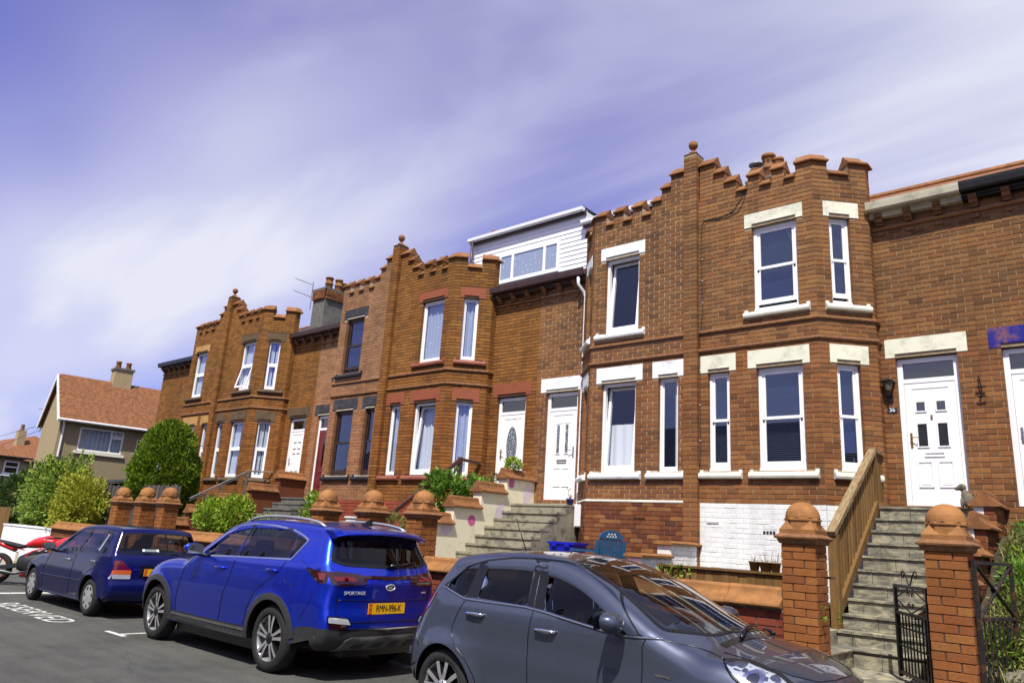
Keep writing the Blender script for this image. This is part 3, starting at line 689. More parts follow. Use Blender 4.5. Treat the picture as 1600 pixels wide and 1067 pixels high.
    q.add([(xa, ye, 7.10), (xb, ye, 7.10), (xb, 15.8, rz), (xa, 15.8, rz), (xb, 19.8, 7.1), (xa, 19.8, 7.1), (xa, ye, 7.05), (xb, ye, 7.05), (xb, 15.8, rz-.1), (xa, 15.8, rz-.1), (xb, 19.8, 7.05), (xa, 19.8, 7.05)],
          [(0, 1, 2, 3), (3, 2, 4, 5), (6, 9, 8, 7), (9, 11, 10, 8), (0, 6, 7, 1), (0, 3, 9, 6), (1, 7, 8, 2), (2, 8, 10, 4), (3, 5, 11, 9)])
    rf = q.build('roof', st.get('roof', 'slate'), root)
    q = MB(); q.tube([(xa, 15.8, rz), (xb, 15.8, rz)], .09, 8); q.build('ridge_tile', 'terracotta', rf)
    return root, dict(F=F, K=K, T=T, R=Rr, fm=fm, km=km, rm=rm, core=core)
PC = -5.86
W_SASH = [('sash', 'blind')]*5
H = {}
H['h0'] = terrace_house(PC+8.2, -1, dict(brick='brick_red', mortar='mortar_light', lintel='lintel_blue', sill='white_sill', win=[('fixed', 'net')]*5, door='maroon_white', gutter='gutter_black', roof='roof_tile', rec_low=True, dlift=.02), 'brick terraced house with flaking blue lintel over white door, cut by the right edge')
H['h1'] = terrace_house(PC, 1, dict(brick='brick_red', mortar='mortar_light', lintel='cream_paint', sill='cream_sill', win=[('sash', 'blind'), ('sash', 'blind'), ('sash', 'blind'), ('sash', 'blind'), ('sash', 'blind')], door='four', gutter='gutter_cream', indiv=300, plinth_mat='brick_white', plinth_mortar='mortar_whitewash', pl_indiv=0, roof='roof_tile'), 'brick terraced house with cream lintels, sash windows and white door numbered 36')
H['h2'] = terrace_house(PC, -1, dict(brick='brick_red', mortar='mortar_white', lintel='white_paint', sill='white_sill', win=[('fixed', 'side'), ('tilt', 'half'), ('tilt', 'none'), ('fixed', 'net'), ('fixed', 'net')], door='twin', gutter='gutter_brown', indiv=300, plinth_mat='brick_old', plinth_mortar='mortar_mid', pl_indiv=120, ledge='cream_sill', pier=False, dlift=-.0), 'brick terraced house with bright white lintels, white downpipe and twin-light white door')
H['h3'] = terrace_house(PC-8.2, 1, dict(brick='brick_orange', mortar='mortar_dark', lintel='stone_red', sill='red_sill', win=[('fixed', 'dots'), ('tilt', 'dots'), ('fixed', 'dots'), ('fixed', 'dots'), ('fixed', 'dots')], door='oval', gutter='gutter_brown', indiv=300, plinth_mat='brick_plinthred', plinth_mortar='mortar_plinthred', plinth=ZREF-8*C_), 'orange brick terraced house with red stone lintels, dotted curtains and oval-light white door')
H['h4'] = terrace_house(PC-8.2, -1, dict(brick='brick_pink', mortar='mortar_white', lintel='stone_black', sill='black_sill', win=[('brown', 'none'), ('brown', 'none'), ('brown', 'blind'), ('brown', 'none'), ('brown', 'none')], door='maroon', gutter='gutter_brown', indiv=300, plinth_mat='brick_plinthred', plinth_mortar='mortar_plinthred', plinth=ZREF-8*C_, pier=False), 'terraced house in pale-pointed brick with black lintels, brown sashes and maroon door')
H['h5'] = terrace_house(PC-16.4, 1, dict(brick='brick_orange', mortar='mortar_dark', lintel='stone_brown', sill='stone_brown', win=[('mid', 'net'), ('mid', 'net'), ('mid', 'open'), ('mid', 'net'), ('mid', 'net')], door='bars', gutter='gutter_brown', indiv=0), 'brick terraced house with dark brown stone lintels and an upper window pushed open')
H['h6'] = terrace_house(PC-16.4, -1, dict(brick='brick_orange', mortar='mortar_dark', lintel='stone_buff', sill='stone_brown', win=[('mid', 'net')]*5, door='bars', gutter='gutter_blue', indiv=0, pier=False, ext=1.84), 'end brick terraced house with buff sandstone lintels, half hidden by the clipped conifer')
# ------------------------------------------------------------------ ground
t = NT('asphalt'); p = t.pos()
c = t.ramp(t.noise(p, 190, 3, .75), [(.32, srgb(50, 51, 50)), (.52, srgb(84, 85, 82)), (.66, srgb(112, 112, 108)), (.78, srgb(158, 156, 150))])
c = t.mix(1.0, c, t.ramp(t.noise(p, .9, 5, .65), [(.28, (.66, .66, .67, 1)), (.52, (.98, .98, .97, 1)), (.74, (1.16, 1.15, 1.12, 1))]), 'MULTIPLY')
c = t.mix(1.0, c, t.ramp(t.noise(t.scaled(p, .25, 2.2, 1), 2.2, 4, .6), [(.3, (.86, .86, .86, 1)), (.6, (1.05, 1.05, 1.04, 1))]), 'MULTIPLY')
vo = t.n('ShaderNodeTexVoronoi', feature='DISTANCE_TO_EDGE'); vo.inputs['Scale'].default_value = .55; dn = t.n('ShaderNodeTexNoise'); dn.inputs['Scale'].default_value = 2.5; t.l(p, dn.inputs[0])
wv = t.n('ShaderNodeMix', data_type='VECTOR'); wv.inputs[0].default_value = .25; t.l(p, wv.inputs[4]); t.l(dn.outputs['Color'], wv.inputs[5]); t.l(wv.outputs[1], vo.inputs[0])
c = t.mix(t.maprange(vo.outputs[0], .003, .007, .22, 0), c, srgb(30, 30, 30))
c = t.mix(t.maprange(t.noise(t.scaled(p, 1.1, .8, 1), 1.7, 4, .55), .66, .74, 0, .6), c, srgb(36, 35, 34))
t.color(c); t.set(Roughness=.9, Specular_IOR_Level=.22); t.bump(t.noise(p, 240, 3, .7), .8, .008)
plain('pavement', srgb(150, 146, 138), .9, var=.15, vscale=3, bump=.3, bscale=60)
plain('soil', srgb(62, 54, 38), .95, var=.3, vscale=4, bump=.6, bscale=12)
plain('road_paint', srgb(206, 206, 200), .85, c2=srgb(104, 104, 102), vscale=26, lo=.50, hi=.66)
m = MB(); m.quad((-900, -900, ROADZ-.3), (900, -900, ROADZ-.3), (900, 900, ROADZ-.3), (-900, 900, ROADZ-.3)); structure(m.build('ground', 'soil'))
m = MB(); m.box(-120, 60, -6, 6.78, ROADZ-.2, ROADZ); structure(m.build('road', 'asphalt'))
m = MB(); m.box(-120, 60, 6.90, 7.70, ROADZ-.2, ROADZ+.12); structure(m.build('pavement', 'pavement'))
m = MB()
x = -60
while x < 20: m.box(x, x+.905, 6.78, 6.90, ROADZ-.2, ROADZ+.125); x += .915
structure(m.build('kerb', 'pavement'))
# ------------------------------------------------------------------ front gardens
plain('concrete_step', srgb(146, 141, 122), .92, c2=srgb(86, 83, 72), vscale=7, lo=.46, hi=.70, bump=.4, bscale=50)
plain('concrete_side', srgb(128, 122, 110), .92, var=.15, vscale=2, bump=.2)
plain('concrete_grey', srgb(104, 103, 98), .92, var=.2, vscale=6, bump=.4, bscale=50)
stained('cream_render', srgb(222, 216, 190), srgb(188, 182, 158), .5, .72, .85)
stained('brown_render', srgb(112, 62, 40), srgb(84, 48, 34), .45, .7, .85)
plain('pink_paint', srgb(196, 92, 148), .7, var=.1); plain('lilac_paint', srgb(206, 190, 202), .8, var=.06, vscale=12)
t = NT('slate_tile'); p = t.pos()
c = t.mix(t.maprange(t.noise(t.scaled(p, 1.2, 1.2, 3), 4.5, 5, .65, .8), .42, .68, 0, 1), srgb(104, 102, 92), srgb(172, 166, 140)); t.color(c); t.set(Roughness=.7, Specular_IOR_Level=.3); t.bump(t.noise(t.scaled(p, 1, 1, 2), 14, 4, .6, .5), .35, .01)
t = NT('timber_brown'); p = t.pos(); oi = t.n('ShaderNodeObjectInfo').outputs['Random']
c = t.mix(1.0, t.ramp(oi, [(0, srgb(104, 78, 44)), (1, srgb(132, 102, 60))]), t.ramp(t.noise(t.scaled(p, 30, 30, 2.5), 3, 4, .6, .4), [(.3, (.6, .58, .55, 1)), (.65, (1.1, 1.08, 1.05, 1))]), 'MULTIPLY'); t.color(c); t.set(Roughness=.8, Specular_IOR_Level=.25)
t = NT('timber_grey'); p = t.pos(); oi = t.n('ShaderNodeObjectInfo').outputs['Random']
c = t.mix(1.0, t.ramp(oi, [(0, srgb(70, 66, 62)), (1, srgb(98, 92, 86))]), t.ramp(t.noise(t.scaled(p, 30, 30, 2), 3, 4, .6, .4), [(.3, (.6, .6, .6, 1)), (.65, (1.1, 1.1, 1.1, 1))]), 'MULTIPLY'); t.color(c); t.set(Roughness=.85)
t = NT('timber_weathered'); p = t.pos()
cc = t.mix(t.maprange(t.noise(t.scaled(p, 40, 4, 4), 2, 5, .65, .5), .38, .66, 0, 1), srgb(112, 88, 56), srgb(158, 142, 112)); t.color(cc); t.set(Roughness=.85, Specular_IOR_Level=.2); t.bump(t.noise(t.scaled(p, 60, 6, 6), 3, 4), .4, .004)
plain('handrail_brown', srgb(76, 42, 30), .6, var=.2, vscale=9)
plain('galvanised', srgb(150, 150, 146), .4, metal=.7, var=.15, vscale=12)
plain('pot_brown', srgb(112, 94, 66), .8, var=.15); plain('pot_blue', srgb(34, 36, 128), .4, var=.1); plain('pot_green', srgb(44, 92, 84), .45, var=.1)
plain('plastic_blue', srgb(24, 34, 176), .35, var=.06, vscale=3); plain('bench_blue', srgb(36, 84, 122), .5, var=.12, vscale=9); plain('statue_stone', srgb(112, 106, 92), .9, var=.2, vscale=25, bump=.4)
YW = 7.72
# garden fill behind the front wall (retained earth), and the stair wells between
def fill(x0, x1, y0, y1, z, name='garden'): m = MB(); m.box(x0, x1, y0, y1, ROADZ-.2, z); return structure(m.build(name, 'soil'))
fill(-8.48, -3.30, YW+.22, 12.4, .95); fill(-16.75, -11.32, YW+.22, 12.4, 1.02); fill(-27.5, -19.54, YW+.22, 12.4, 1.05)
fill(-1.62, 6, YW+.22, 8.9, .55); fill(-.30, 6, 8.9, 12.4, 1.05)
PATHS = []
for a, b in ((-3.30, -1.62), (-11.32, -8.48), (-19.54, -16.75)): PATHS.append(fill(a, b, YW-.02, 12.4, .41 if a > -4 else .5, 'path'))
m = MB(); m.box(-40, -27.5, YW, 60, ROADZ-.2, .6); structure(m.build('terrain', 'soil'))
# --- gate pillars
SQ = [(-1, -1), (1, -1), (1, 1), (-1, 1)]
def square_sweep(m, cx, cy, prof):    # prof: (half width, z)
    rings = [[(cx+sx*h, cy+sy*h, z) for sx, sy in SQ] for h, z in prof]
    for a, b in zip(rings, rings[1:]): m.add(a+b, [(i, (i+1) % 4, (i+1) % 4+4, i+4) for i in range(4)])
    m.poly(list(reversed(rings[0]))); m.poly(rings[-1])
def pillar(cx, zt, label):
    cy = YW+.17; root = thing('gate_pillar', (cx, cy, ROADZ+.12), label, 'pillar', 'domed brick gate pillars along the pavement')
    m = MB(); m.box(cx-.16, cx+.16, cy-.16, cy+.16, ROADZ, zt+.002); core = m.build('mortar_core', 'mortar_dark', root)
    r = 0; z = zt-C_
    me = unit_mesh('brick_pillar_one')
    while z > ROADZ+.02:
        for k in range(4):
            # pinwheel: every side shows a stretcher and a header
            flip = (r % 2) ^ 0
            ang = k*math.pi/2
            L, T = .225, .105
            off = (-.17+L/2, -.17+T/2) if not flip else (.17-L/2, -.17+T/2)
            ca, sa = math.cos(ang), math.sin(ang)
            o = bpy.data.objects.new('brick', me); COL.objects.link(o)
            j = random.uniform(-.0015, .0015)
            x, y = off[0], off[1]+j
            o.location = (cx+x*ca-y*sa, cy+x*sa+y*ca, z+C_/2); o.rotation_euler = (0, 0, ang); o.scale = (L-.006, T, C_-.008); attach(o, core)
        z -= C_; r += 1
    m = MB(); square_sweep(m, cx, cy, [(.165, zt), (.180, zt+.004), (.192, zt+.022), (.198, zt+.045), (.220, zt+.055), (.224, zt+.07), (.212, zt+.08), (.175, zt+.105)]); m.build('cap_moulding', 'string_brick', root)
    zb = zt+.10; m = MB(); square_sweep(m, cx, cy, [(.177, zb), (.179, zb+.045), (.162, zb+.05)])
    K = 8; ap = .158; rad = ap/math.cos(math.pi/8)
    oct_ = lambda r_, z_: [(cx+r_*math.cos(math.pi/8+i*math.pi/4), cy+r_*math.sin(math.pi/8+i*math.pi/4), z_) for i in range(8)]
    for a, b in ((oct_(rad, zb+.04), oct_(rad, zb+.135)), (oct_(rad+.012, zb+.135), oct_(rad+.012, zb+.15)), (oct_(rad, zb+.135), oct_(rad+.012, zb+.135)), (oct_(rad+.012, zb+.15), oct_(rad-.01, zb+.165))): m.add(a+b, [(i, (i+1) % 8, (i+1) % 8+8, i+8) for i in range(8)])
    for sx, sy in SQ:      # corner spurs
        p = lambda a, b, z_: (cx+sx*a, cy+sy*b, z_)
        m.add([p(.176, .176, zb+.046), p(.176, .03, zb+.046), p(.03, .176, zb+.046), p(.112, .112, zb+.145)], [(0, 1, 3), (0, 3, 2), (1, 2, 3)])
    m.build('cap_base', 'terracotta_pale', root)
    m = MB(); n = 32; prof = []
    rows = []
    for i in range(10):
        a = i/9*math.pi/2
        ring = []
        for k in range(n):
            th = 2*math.pi*k/n; dip = .022*abs(math.sin(th*4)) if i == 0 else .012*abs(math.sin(th*4)) if i == 1 else 0
            rr = .170*math.cos(a); ring.append((cx+rr*math.cos(th), cy+rr*math.sin(th), zb+.166-dip+.162*math.sin(a)))
        rows.append(ring)
    m.smooth = True
    for a, b in zip(rows, rows[1:]): m.add(a+b, [(i, (i+1) % n, (i+1) % n+n, i+n) for i in range(n)])
    m.build('dome', 'terracotta_pale', root)
    return root
PIL = [(-2.83, 1.65, 'near brick gate pillar with dome, left of the open wrought gate and tiled steps'), (-1.53, 1.65, 'nearest and largest domed brick pillar, between the two iron gates'), (-8.525, 1.74, 'domed brick pillar touching the cream spotted stair wall'), (-9.72, 1.74, 'middle domed pillar of the three behind the bright blue car'), (-10.96, 1.74, 'leftmost domed pillar of the three behind the bright blue car, beside leafy shoot'),
       (-16.80, 1.76, 'rightmost of three far domed pillars, white streaked mortar, beside yellow green shrubs'), (-17.93, 1.76, 'middle of the three far domed pillars behind the navy hatchback'), (-19.23, 1.76, 'leftmost of three far domed pillars, in front of the grey board fence')]
for x, z, l in PIL: pillar(x, z, l)
# --- front walls with terracotta coping
def front_wall(x0, x1, zc, mat, mortar, label, indiv=0, seg=.62, name='front_wall'):
    root = thing(name, ((x0+x1)/2, YW+.1, ROADZ+.12), label, 'wall', 'brick front walls with terracotta coping')
    m = MB(); m.box(x0, x1, YW+.02, YW+.22, ROADZ, zc); w = m.build('wall_core', mortar, root)
    P = Panel((x0, YW+.02), (1, 0)); bk = Bricks(); bk.panel(P, x1-x0, ROADZ+.1, zc, phase=.07, front=.012); bk.build(root, w, mat, indiv)
    n = max(1, round((x1-x0)/seg)); L = (x1-x0)/n
    prof = [(.075, 0), (.085, .015), (.08, .035), (.06, .05), (-.045, .118), (-.055, .14), (-.062, .172), (-.085, .195), (-.115, .198), (-.138, .185), (-.146, .155), (-.15, .10), (-.26, .03), (-.26, 0)]
    for i in range(n):
        dz = random.uniform(-.005, .005)
        m = MB(); m.sweep(prof, [(x0+i*L+.004, YW+.02+random.uniform(-.004, .004)), (x0+(i+1)*L-.004, YW+.02+random.uniform(-.004, .004))], zc+dz); m.build('coping_tile', 'terracotta_pale', root)
    return root
front_wall(-8.33, -3.005, 1.02, 'brick_paintred', 'mortar_mid', 'low red painted front wall with terracotta coping behind the grey car', 300)
front_wall(-16.6, -11.14, 1.10, 'brick_old', 'mortar_mid', 'low front wall with terracotta coping under the yellow green shrubs')
front_wall(-23.0, -19.42, 1.06, 'brick_old', 'mortar_mid', 'short far coping wall between the golden hedge and the far pillars')
# --- stairs
def stairs(x0, x1, ytop, ztop, n, rise, go, label, mat, side, group, yb=12.2, tiles=False):
    root = thing('front_steps', ((x0+x1)/2, ytop-n*go, .4), label, 'steps', group)
    for i in range(n):
        z = ztop-i*rise; y0 = ytop-i*go
        m = MB()
        if tiles:
            m.box(x0, x1, y0+.012, (yb if i == 0 else y0+go+.012), .3, z-.03); m.build('step_core', 'concrete_grey', root)
            k = 4 if i % 2 else 3; W = (x1-x0)/(k-.5 if i % 2 else k)
            xs = [x0]+[x0+W*(j+(.5 if i % 2 else 1)) for j in range(k-1)]+[x1]
            for a, b in zip(xs, xs[1:]):
                if b-a < .03: continue
                q = MB(); q.box(a+.003, b-.003, y0, y0+.012, z-rise+.004, z-.034); q.build('riser_tile', 'slate_tile', root)
                q = MB(); q.box(a+.003, b-.003, y0-.022, (yb-.3 if i == 0 else y0+go-.002), z-.028, z); q.build('tread_tile', 'slate_tile', root)
        else:
            m.box(x0, x1, y0, (yb if i == 0 else y0+go), .3, z-.04); s_ = m.build('step', mat, root); q = MB(); q.box(x0-.004, x1+.006, y0-.02+random.uniform(-.006, .006), (yb-.001 if i == 0 else y0+go-.002), z-.039, z+random.uniform(-.004, .004)); q.build('tread', mat, s_)
    if side and not tiles:
        pass
    return root
GS = 'front steps up to the terrace doors'
stairs(-3.06, -1.885, 11.55, 2.295, 10, .172, .229, 'grey slate tiled steps climbing to the white door numbered 36', None, None, GS, tiles=True)
stairs(-9.84, -8.50, 11.46, 2.228, 11, .16, .241, 'weathered concrete steps beside the cream spotted wall', 'concrete_step', None, GS)
stairs(-11.28, -10.08, 11.46, 2.25, 11, .16, .241, 'steps hidden behind the brown wooden handrail and leafy shrub', 'concrete_grey', None, GS)
stairs(-18.04, -16.75, 11.50, 2.26, 11, .158, .243, 'dark grey concrete steps beside the brown rendered stair wall', 'concrete_grey', None, GS)
stairs(-19.48, -18.28, 11.50, 2.26, 11, .158, .243, 'steps behind the galvanised handrail of the brown lintelled house', 'concrete_grey', None, GS)
# lower wrap-around treads of the tiled steps
t_ = thing('entrance_step', (-2.5, 9.2, .41), 'broad tiled bottom step wrapping round behind the near pillar', 'step')
m = MB(); m.box(-3.30, -1.885, 9.06, 9.49, .3, .585); m.build('step_core', 'concrete_grey', t_)
m = MB(); m.box(-3.30, -2.76, 8.10, 9.06, .3, .585); m.build('step_wing', 'slate_tile', t_)
for i in range(4):
    a, b = -2.757+i*.29, -2.757+(i+1)*.29
    q = MB(); q.box(a+.003, min(b, -1.885)-.003, 9.045, 9.06, .414, .552); q.build('riser_tile', 'slate_tile', t_)
    q = MB(); q.box(a+.003, min(b, -1.885)-.003, 9.03, 9.486, .587, .60); q.build('tread_tile', 'slate_tile', t_)
q = MB(); q.box(-3.30, -2.74, 8.08, 9.027, .587, .60); q.build('tread_tile', 'slate_tile', t_)
q = MB(); q.box(-3.30, -3.065, 9.05, 12.2, .3, .74); q.build('side_kerb', 'concrete_step', t_)
for i in range(4):
    for j in range(3):
        q = MB(); q.box(-2.75+i*.29, -2.465+i*.29, 7.75+j*.43, 8.175+j*.43, .40, .414+random.uniform(-.002, .003)); q.build('paving_slab', 'slate_tile', PATHS[0])
# --- stepped walls between neighbouring stairs
def stepped_wall(xp, blocks, mat, label, front=8.1, hw=.11, dots=False):
    root = thing('stair_wall', (xp, 10, .4), label, 'wall', 'stepped dividing walls with terracotta coping')
    for i, (ya, yb, z) in enumerate(blocks):
        m = MB(); m.box(xp-hw, xp+hw, ya, yb-.001, .3, z)
        if mat == 'brick': 
            w = m.build('wall_block', 'mortar_light', root); bk = Bricks()
            bk.panel(Panel((xp-hw, ya), (1, 0)), hw*2, .5, z, [(0, .10, z-.22, z)], front=.008, depth=.06); bk.panel(Panel((xp+hw, ya), (0, 1)), yb-ya, .5, z, front=.008, depth=.06); bk.build(root, w, 'brick_old', 60)
            q = MB(); q.box(xp-hw-.012, xp-hw+.10, ya-.012, ya+.1, z-.22, z); q.build('white_end', 'mortar_whitewash', root)
        else: m.build('wall_block', mat, root)
        k = hw+.062
        prof = [(k, 0), (k+.004, .02), (k-.01, .04), (.085, .095), (.055, .14), (.05, .175), (.03, .205), (0, .212), (-.03, .205), (-.05, .175), (-.055, .14), (-.085, .095), (-k+.01, .04), (-k-.004, .02), (-k, 0)]
        n = 2; L = (yb-ya+.02)/n
        for j in range(n):
            m = MB(); m.sweep(prof, [(xp, ya-.05+j*(L+.02)), (xp, ya-.05+(j+1)*(L+.02)-.006)], z); m.build('coping_tile', 'terracotta', root)
    if dots:
        def blob(y, z, ry, rz, mt, sk=0.0, wob=.1):
            q = MB(); K = 22; q.poly([(xp+hw+.003, y+ry*math.cos(2*math.pi*i/K)*(1+wob*math.sin(3*i)), z+rz*math.sin(2*math.pi*i/K)+sk*math.cos(2*math.pi*i/K)) for i in range(K)]); q.build('painted_spot', mt, root)
        blob(10.36, 1.83, .10, .095, 'pink_paint'); blob(11.44, 2.62, .085, .10, 'pink_paint'); blob(9.72, 1.66, .13, .13, 'lilac_paint'); blob(11.12, 1.98, .13, .22, 'lilac_paint', .08); blob(11.95, 2.43, .12, .20, 'lilac_paint', .06)
    return root
stepped_wall(-9.96, [(11.30, 12.18, 2.70), (10.59, 11.30, 2.378), (9.88, 10.59, 2.046), (9.17, 9.88, 1.72), (8.46, 9.17, 1.40), (8.08, 8.46, 1.12)], 'cream_render', 'cream stepped stair wall with pink and lilac spots and terracotta coping', dots=True)
stepped_wall(-18.16, [(11.38, 12.18, 2.75), (10.60, 11.38, 2.36), (9.82, 10.60, 2.02), (9.04, 9.82, 1.68), (8.3, 9.04, 1.36)], 'brown_render', 'brown rendered stepped stair wall with terracotta coping near the brown-lintelled house')
stepped_wall(-1.76, [(11.40, 12.18, 2.31), (10.62, 11.40, 1.99), (9.85, 10.62, 1.66), (9.08, 9.85, 1.34), (8.3, 9.08, 1.02)], 'brick', 'brick stepped stair wall with whitewashed ends and bell-shaped copings, right of the tiled steps')
# --- low white garden wall by the blue bench
gw = thing('garden_wall', (-5.6, 10, .95), 'small whitewashed stepped brick wall with terracotta tops under the bay', 'wall')
for ya, yb, z, L in ((10.45, 11.36, 1.60, .5), (9.6, 10.45, 1.40, .5), (8.7, 9.6, 1.22, .5)):
    x1_ = -5.76; m = MB(); m.box(x1_-.21, x1_+.01, ya, yb, .9, z); w = m.build('wall_block', 'mortar_whitewash', gw)
    bk = Bricks(); bk.panel(Panel((x1_-.21, ya), (1, 0)), .22, .95, z, front=.01, depth=.05); bk.panel(Panel((x1_+.01, ya), (0, 1)), yb-ya, .95, z, front=.01, depth=.05); bk.build(gw, w, 'brick_white', 80)
    m = MB(); m.sweep([(.05, 0), (.055, .03), (.0, .055), (-.22, .055), (-.27, .03), (-.27, 0)], [(x1_+.02, ya-.06), (x1_+.02, yb)], z); m.build('coping_tile', 'terracotta_pale', gw)
# --- timber planter fence behind the coping
pf = thing('planter_fence', (-4.0, 8.35, .95), 'low brown timber planter fence above the terracotta coping, pots on its shelf', 'fence')
x = -4.72
while x < -2.75:
    if not (-2.99 < x < -2.66):
        m = MB(); j = random.uniform(-.004, .004); m.box(x+.002, x+.098, 8.30+j, 8.322+j, .94, 1.325); m.build('board', 'timber_brown', pf)
    x += .10
m = MB(); m.box(-4.74, -2.72, 8.27, 8.47, 1.326, 1.35); m.build('shelf', 'timber_brown', pf)
m = MB(); m.box(-4.72, -4.70, 8.325, 8.9, .94, 1.324); m.build('end_board', 'timber_brown', pf)
def pot(x, y, z, r, h, mat, label, name='flower_pot', cat='flower pot', group=None):
    root = thing(name, (x, y, z), label, cat, group)
    m = MB(); m.lathe([(0, 0), (r*.72, 0), (r*.97, h*.86), (r*1.06, h*.86), (r*1.06, h), (r*.95, h), (r*.92, h*.9)], (x, y, z), 20); m.build('pot', mat, root)
    m = MB(); m.lathe([(r*.93, h*.9), (0, h*.92)], (x, y, z), 16); m.build('compost', 'soil', root)
    return root
def sprigs(root, x, y, z, n, h, mat, spread=.06, leaf=.0, name='stems'):
    m = MB()
    for i in range(n):
        a = random.uniform(0, 6.28); q = Vector((x+random.uniform(-.03, .03), y+random.uniform(-.03, .03), z)); e = q+Vector((math.cos(a)*spread*random.random(), math.sin(a)*spread*random.random(), h*random.uniform(.5, 1)))
        mid = (q+e)/2+Vector((random.uniform(-.02, .02), random.uniform(-.02, .02), 0)); m.tube([q, mid, e], [.003, .002, .001], 4)
        if leaf:
            for k in range(5):
                c_ = q.lerp(e, .35+.16*k); b_ = random.uniform(0, 6.28); d_ = Vector((math.cos(b_), math.sin(b_), random.uniform(-.2, .5)))*leaf; s_ = d_.cross(Vector((0, 0, 1))).normalized()*leaf*.35
                m.add([c_, c_+d_*.5+s_, c_+d_, c_+d_*.5-s_], [(0, 1, 2, 3)])
    return m.build(name, mat, root)
plain('dry_stem', srgb(120, 100, 60), .9); plain('leaf_green', srgb(76, 110, 36), .6, var=.3, vscale=30); plain('leaf_lime', srgb(132, 156, 40), .6, var=.25, vscale=30); plain('flower_red', srgb(190, 40, 44), .6); plain('flower_pink', srgb(206, 130, 160), .7)
GP_ = 'brown pots on the planter shelf'
for x, r, l in ((-3.565, .062, 'left brown flower pot on the timber planter shelf'), (-3.435, .074, 'largest, middle brown flower pot on the timber planter shelf'), (-3.325, .058, 'right brown flower pot on the shelf, against the near pillar')):
    q = pot(x, 8.39, 1.35, r, .105, 'pot_brown', l, group=GP_); sprigs(q, x, 8.39, 1.44, 7, .14, 'dry_stem')
# --- timber balustrade of the tiled steps
tb = thing('timber_balustrade', (-3.14, 10.6, .75), 'weathered brown timber balustrade climbing beside the tiled steps', 'balustrade')
A0, A1 = Vector((-3.12, 9.72, 1.86)), Vector((-3.12, 11.60, 3.09))
m = MB(); m.box(-3.175, -3.065, 9.66, 9.77, .74, 1.83); m.build('newel_post', 'timber_brown', tb)
m = MB(); m.bar(A0+Vector((0, -.09, -.03)), A1+Vector((0, .02, .015)), .105, .06); m.build('handrail', 'timber_weathered', tb)
m = MB(); m.bar(A1+Vector((0, -.03, .012)), (-3.12, 12.0, 3.09), .10, .06); m.build('landing_rail', 'timber_weathered', tb)
m = MB(); m.bar((-3.10, 9.74, .95), (-3.10, 11.62, 2.34), .05, .12); m.build('bottom_rail', 'timber_brown', tb)
n = 15
for i in range(n):
    f = (i+.8)/n; y = 9.77+(11.6-9.77)*f; z1 = 1.86+(y-9.72)*(1.23/1.88)-.04; z0 = .95+(y-9.74)*(1.39/1.88)-.02
    m = MB(); m.box(-3.15, -3.115, y-.032, y+.032, z0, z1); m.build('baluster', 'timber_brown', tb)
for i in range(4):
    y = 11.66+i*.10; m = MB(); m.box(-3.14, -3.105, y-.032, y+.032, 2.35, 3.06); m.build('baluster', 'timber_brown', tb)
m = MB(); m.box(-3.17, -3.03, 11.62, 12.02, 2.30, 2.36); m.build('landing_board', 'timber_brown', tb)
m = MB(); m.box(-3.16, -3.08, 11.56, 11.63, 2.2, 3.06); m.build('top_post', 'timber_brown', tb)
# --- other handrails
hr = thing('wooden_handrail', (-11.3, 10.5, 2.2), 'dark brown wooden handrail rising through the leafy shrub to the oval door', 'handrail')
m = MB(); m.bar((-11.28, 9.45, 1.74), (-11.28, 11.40, 3.12), .06, .075); m.build('rail', 'handrail_brown', hr)
m = MB(); m.bar((-11.28, 11.36, 3.12), (-11.28, 12.0, 3.10), .05, .06); m.build('landing_rail', 'handrail_brown', hr)
for y, z0, z1 in ((11.38, 2.1, 3.16), (10.55, 1.65, 2.5), (9.6, 1.0, 1.85)):
    m = MB(); m.box(-11.32, -11.24, y-.04, y+.04, z0, z1); m.build('post', 'handrail_brown', hr)
m = MB(); m.bar((-11.28, 9.6, 1.15), (-11.28, 11.38, 2.42), .04, .06); m.build('lower_rail', 'handrail_brown', hr)
hr = thing('metal_handrail', (-19.48, 10.5, 2.2), 'thin galvanised metal handrail by the brown-lintelled house', 'handrail')
m = MB(); m.tube([(-19.48, 9.68, 2.06), (-19.48, 11.25, 2.95), (-19.48, 12.0, 2.99)], .022, 8); m.tube([(-19.48, 9.68, 2.0), (-19.48, 11.25, 2.89)], .012, 6); m.build('rail', 'galvanised', hr)
for y, z0, z1 in ((11.22, 2.2, 2.94), (10.5, 1.8, 2.52)):
    m = MB(); m.box(-19.505, -19.455, y-.03, y+.03, z0, z1); m.build('post', 'galvanised', hr)
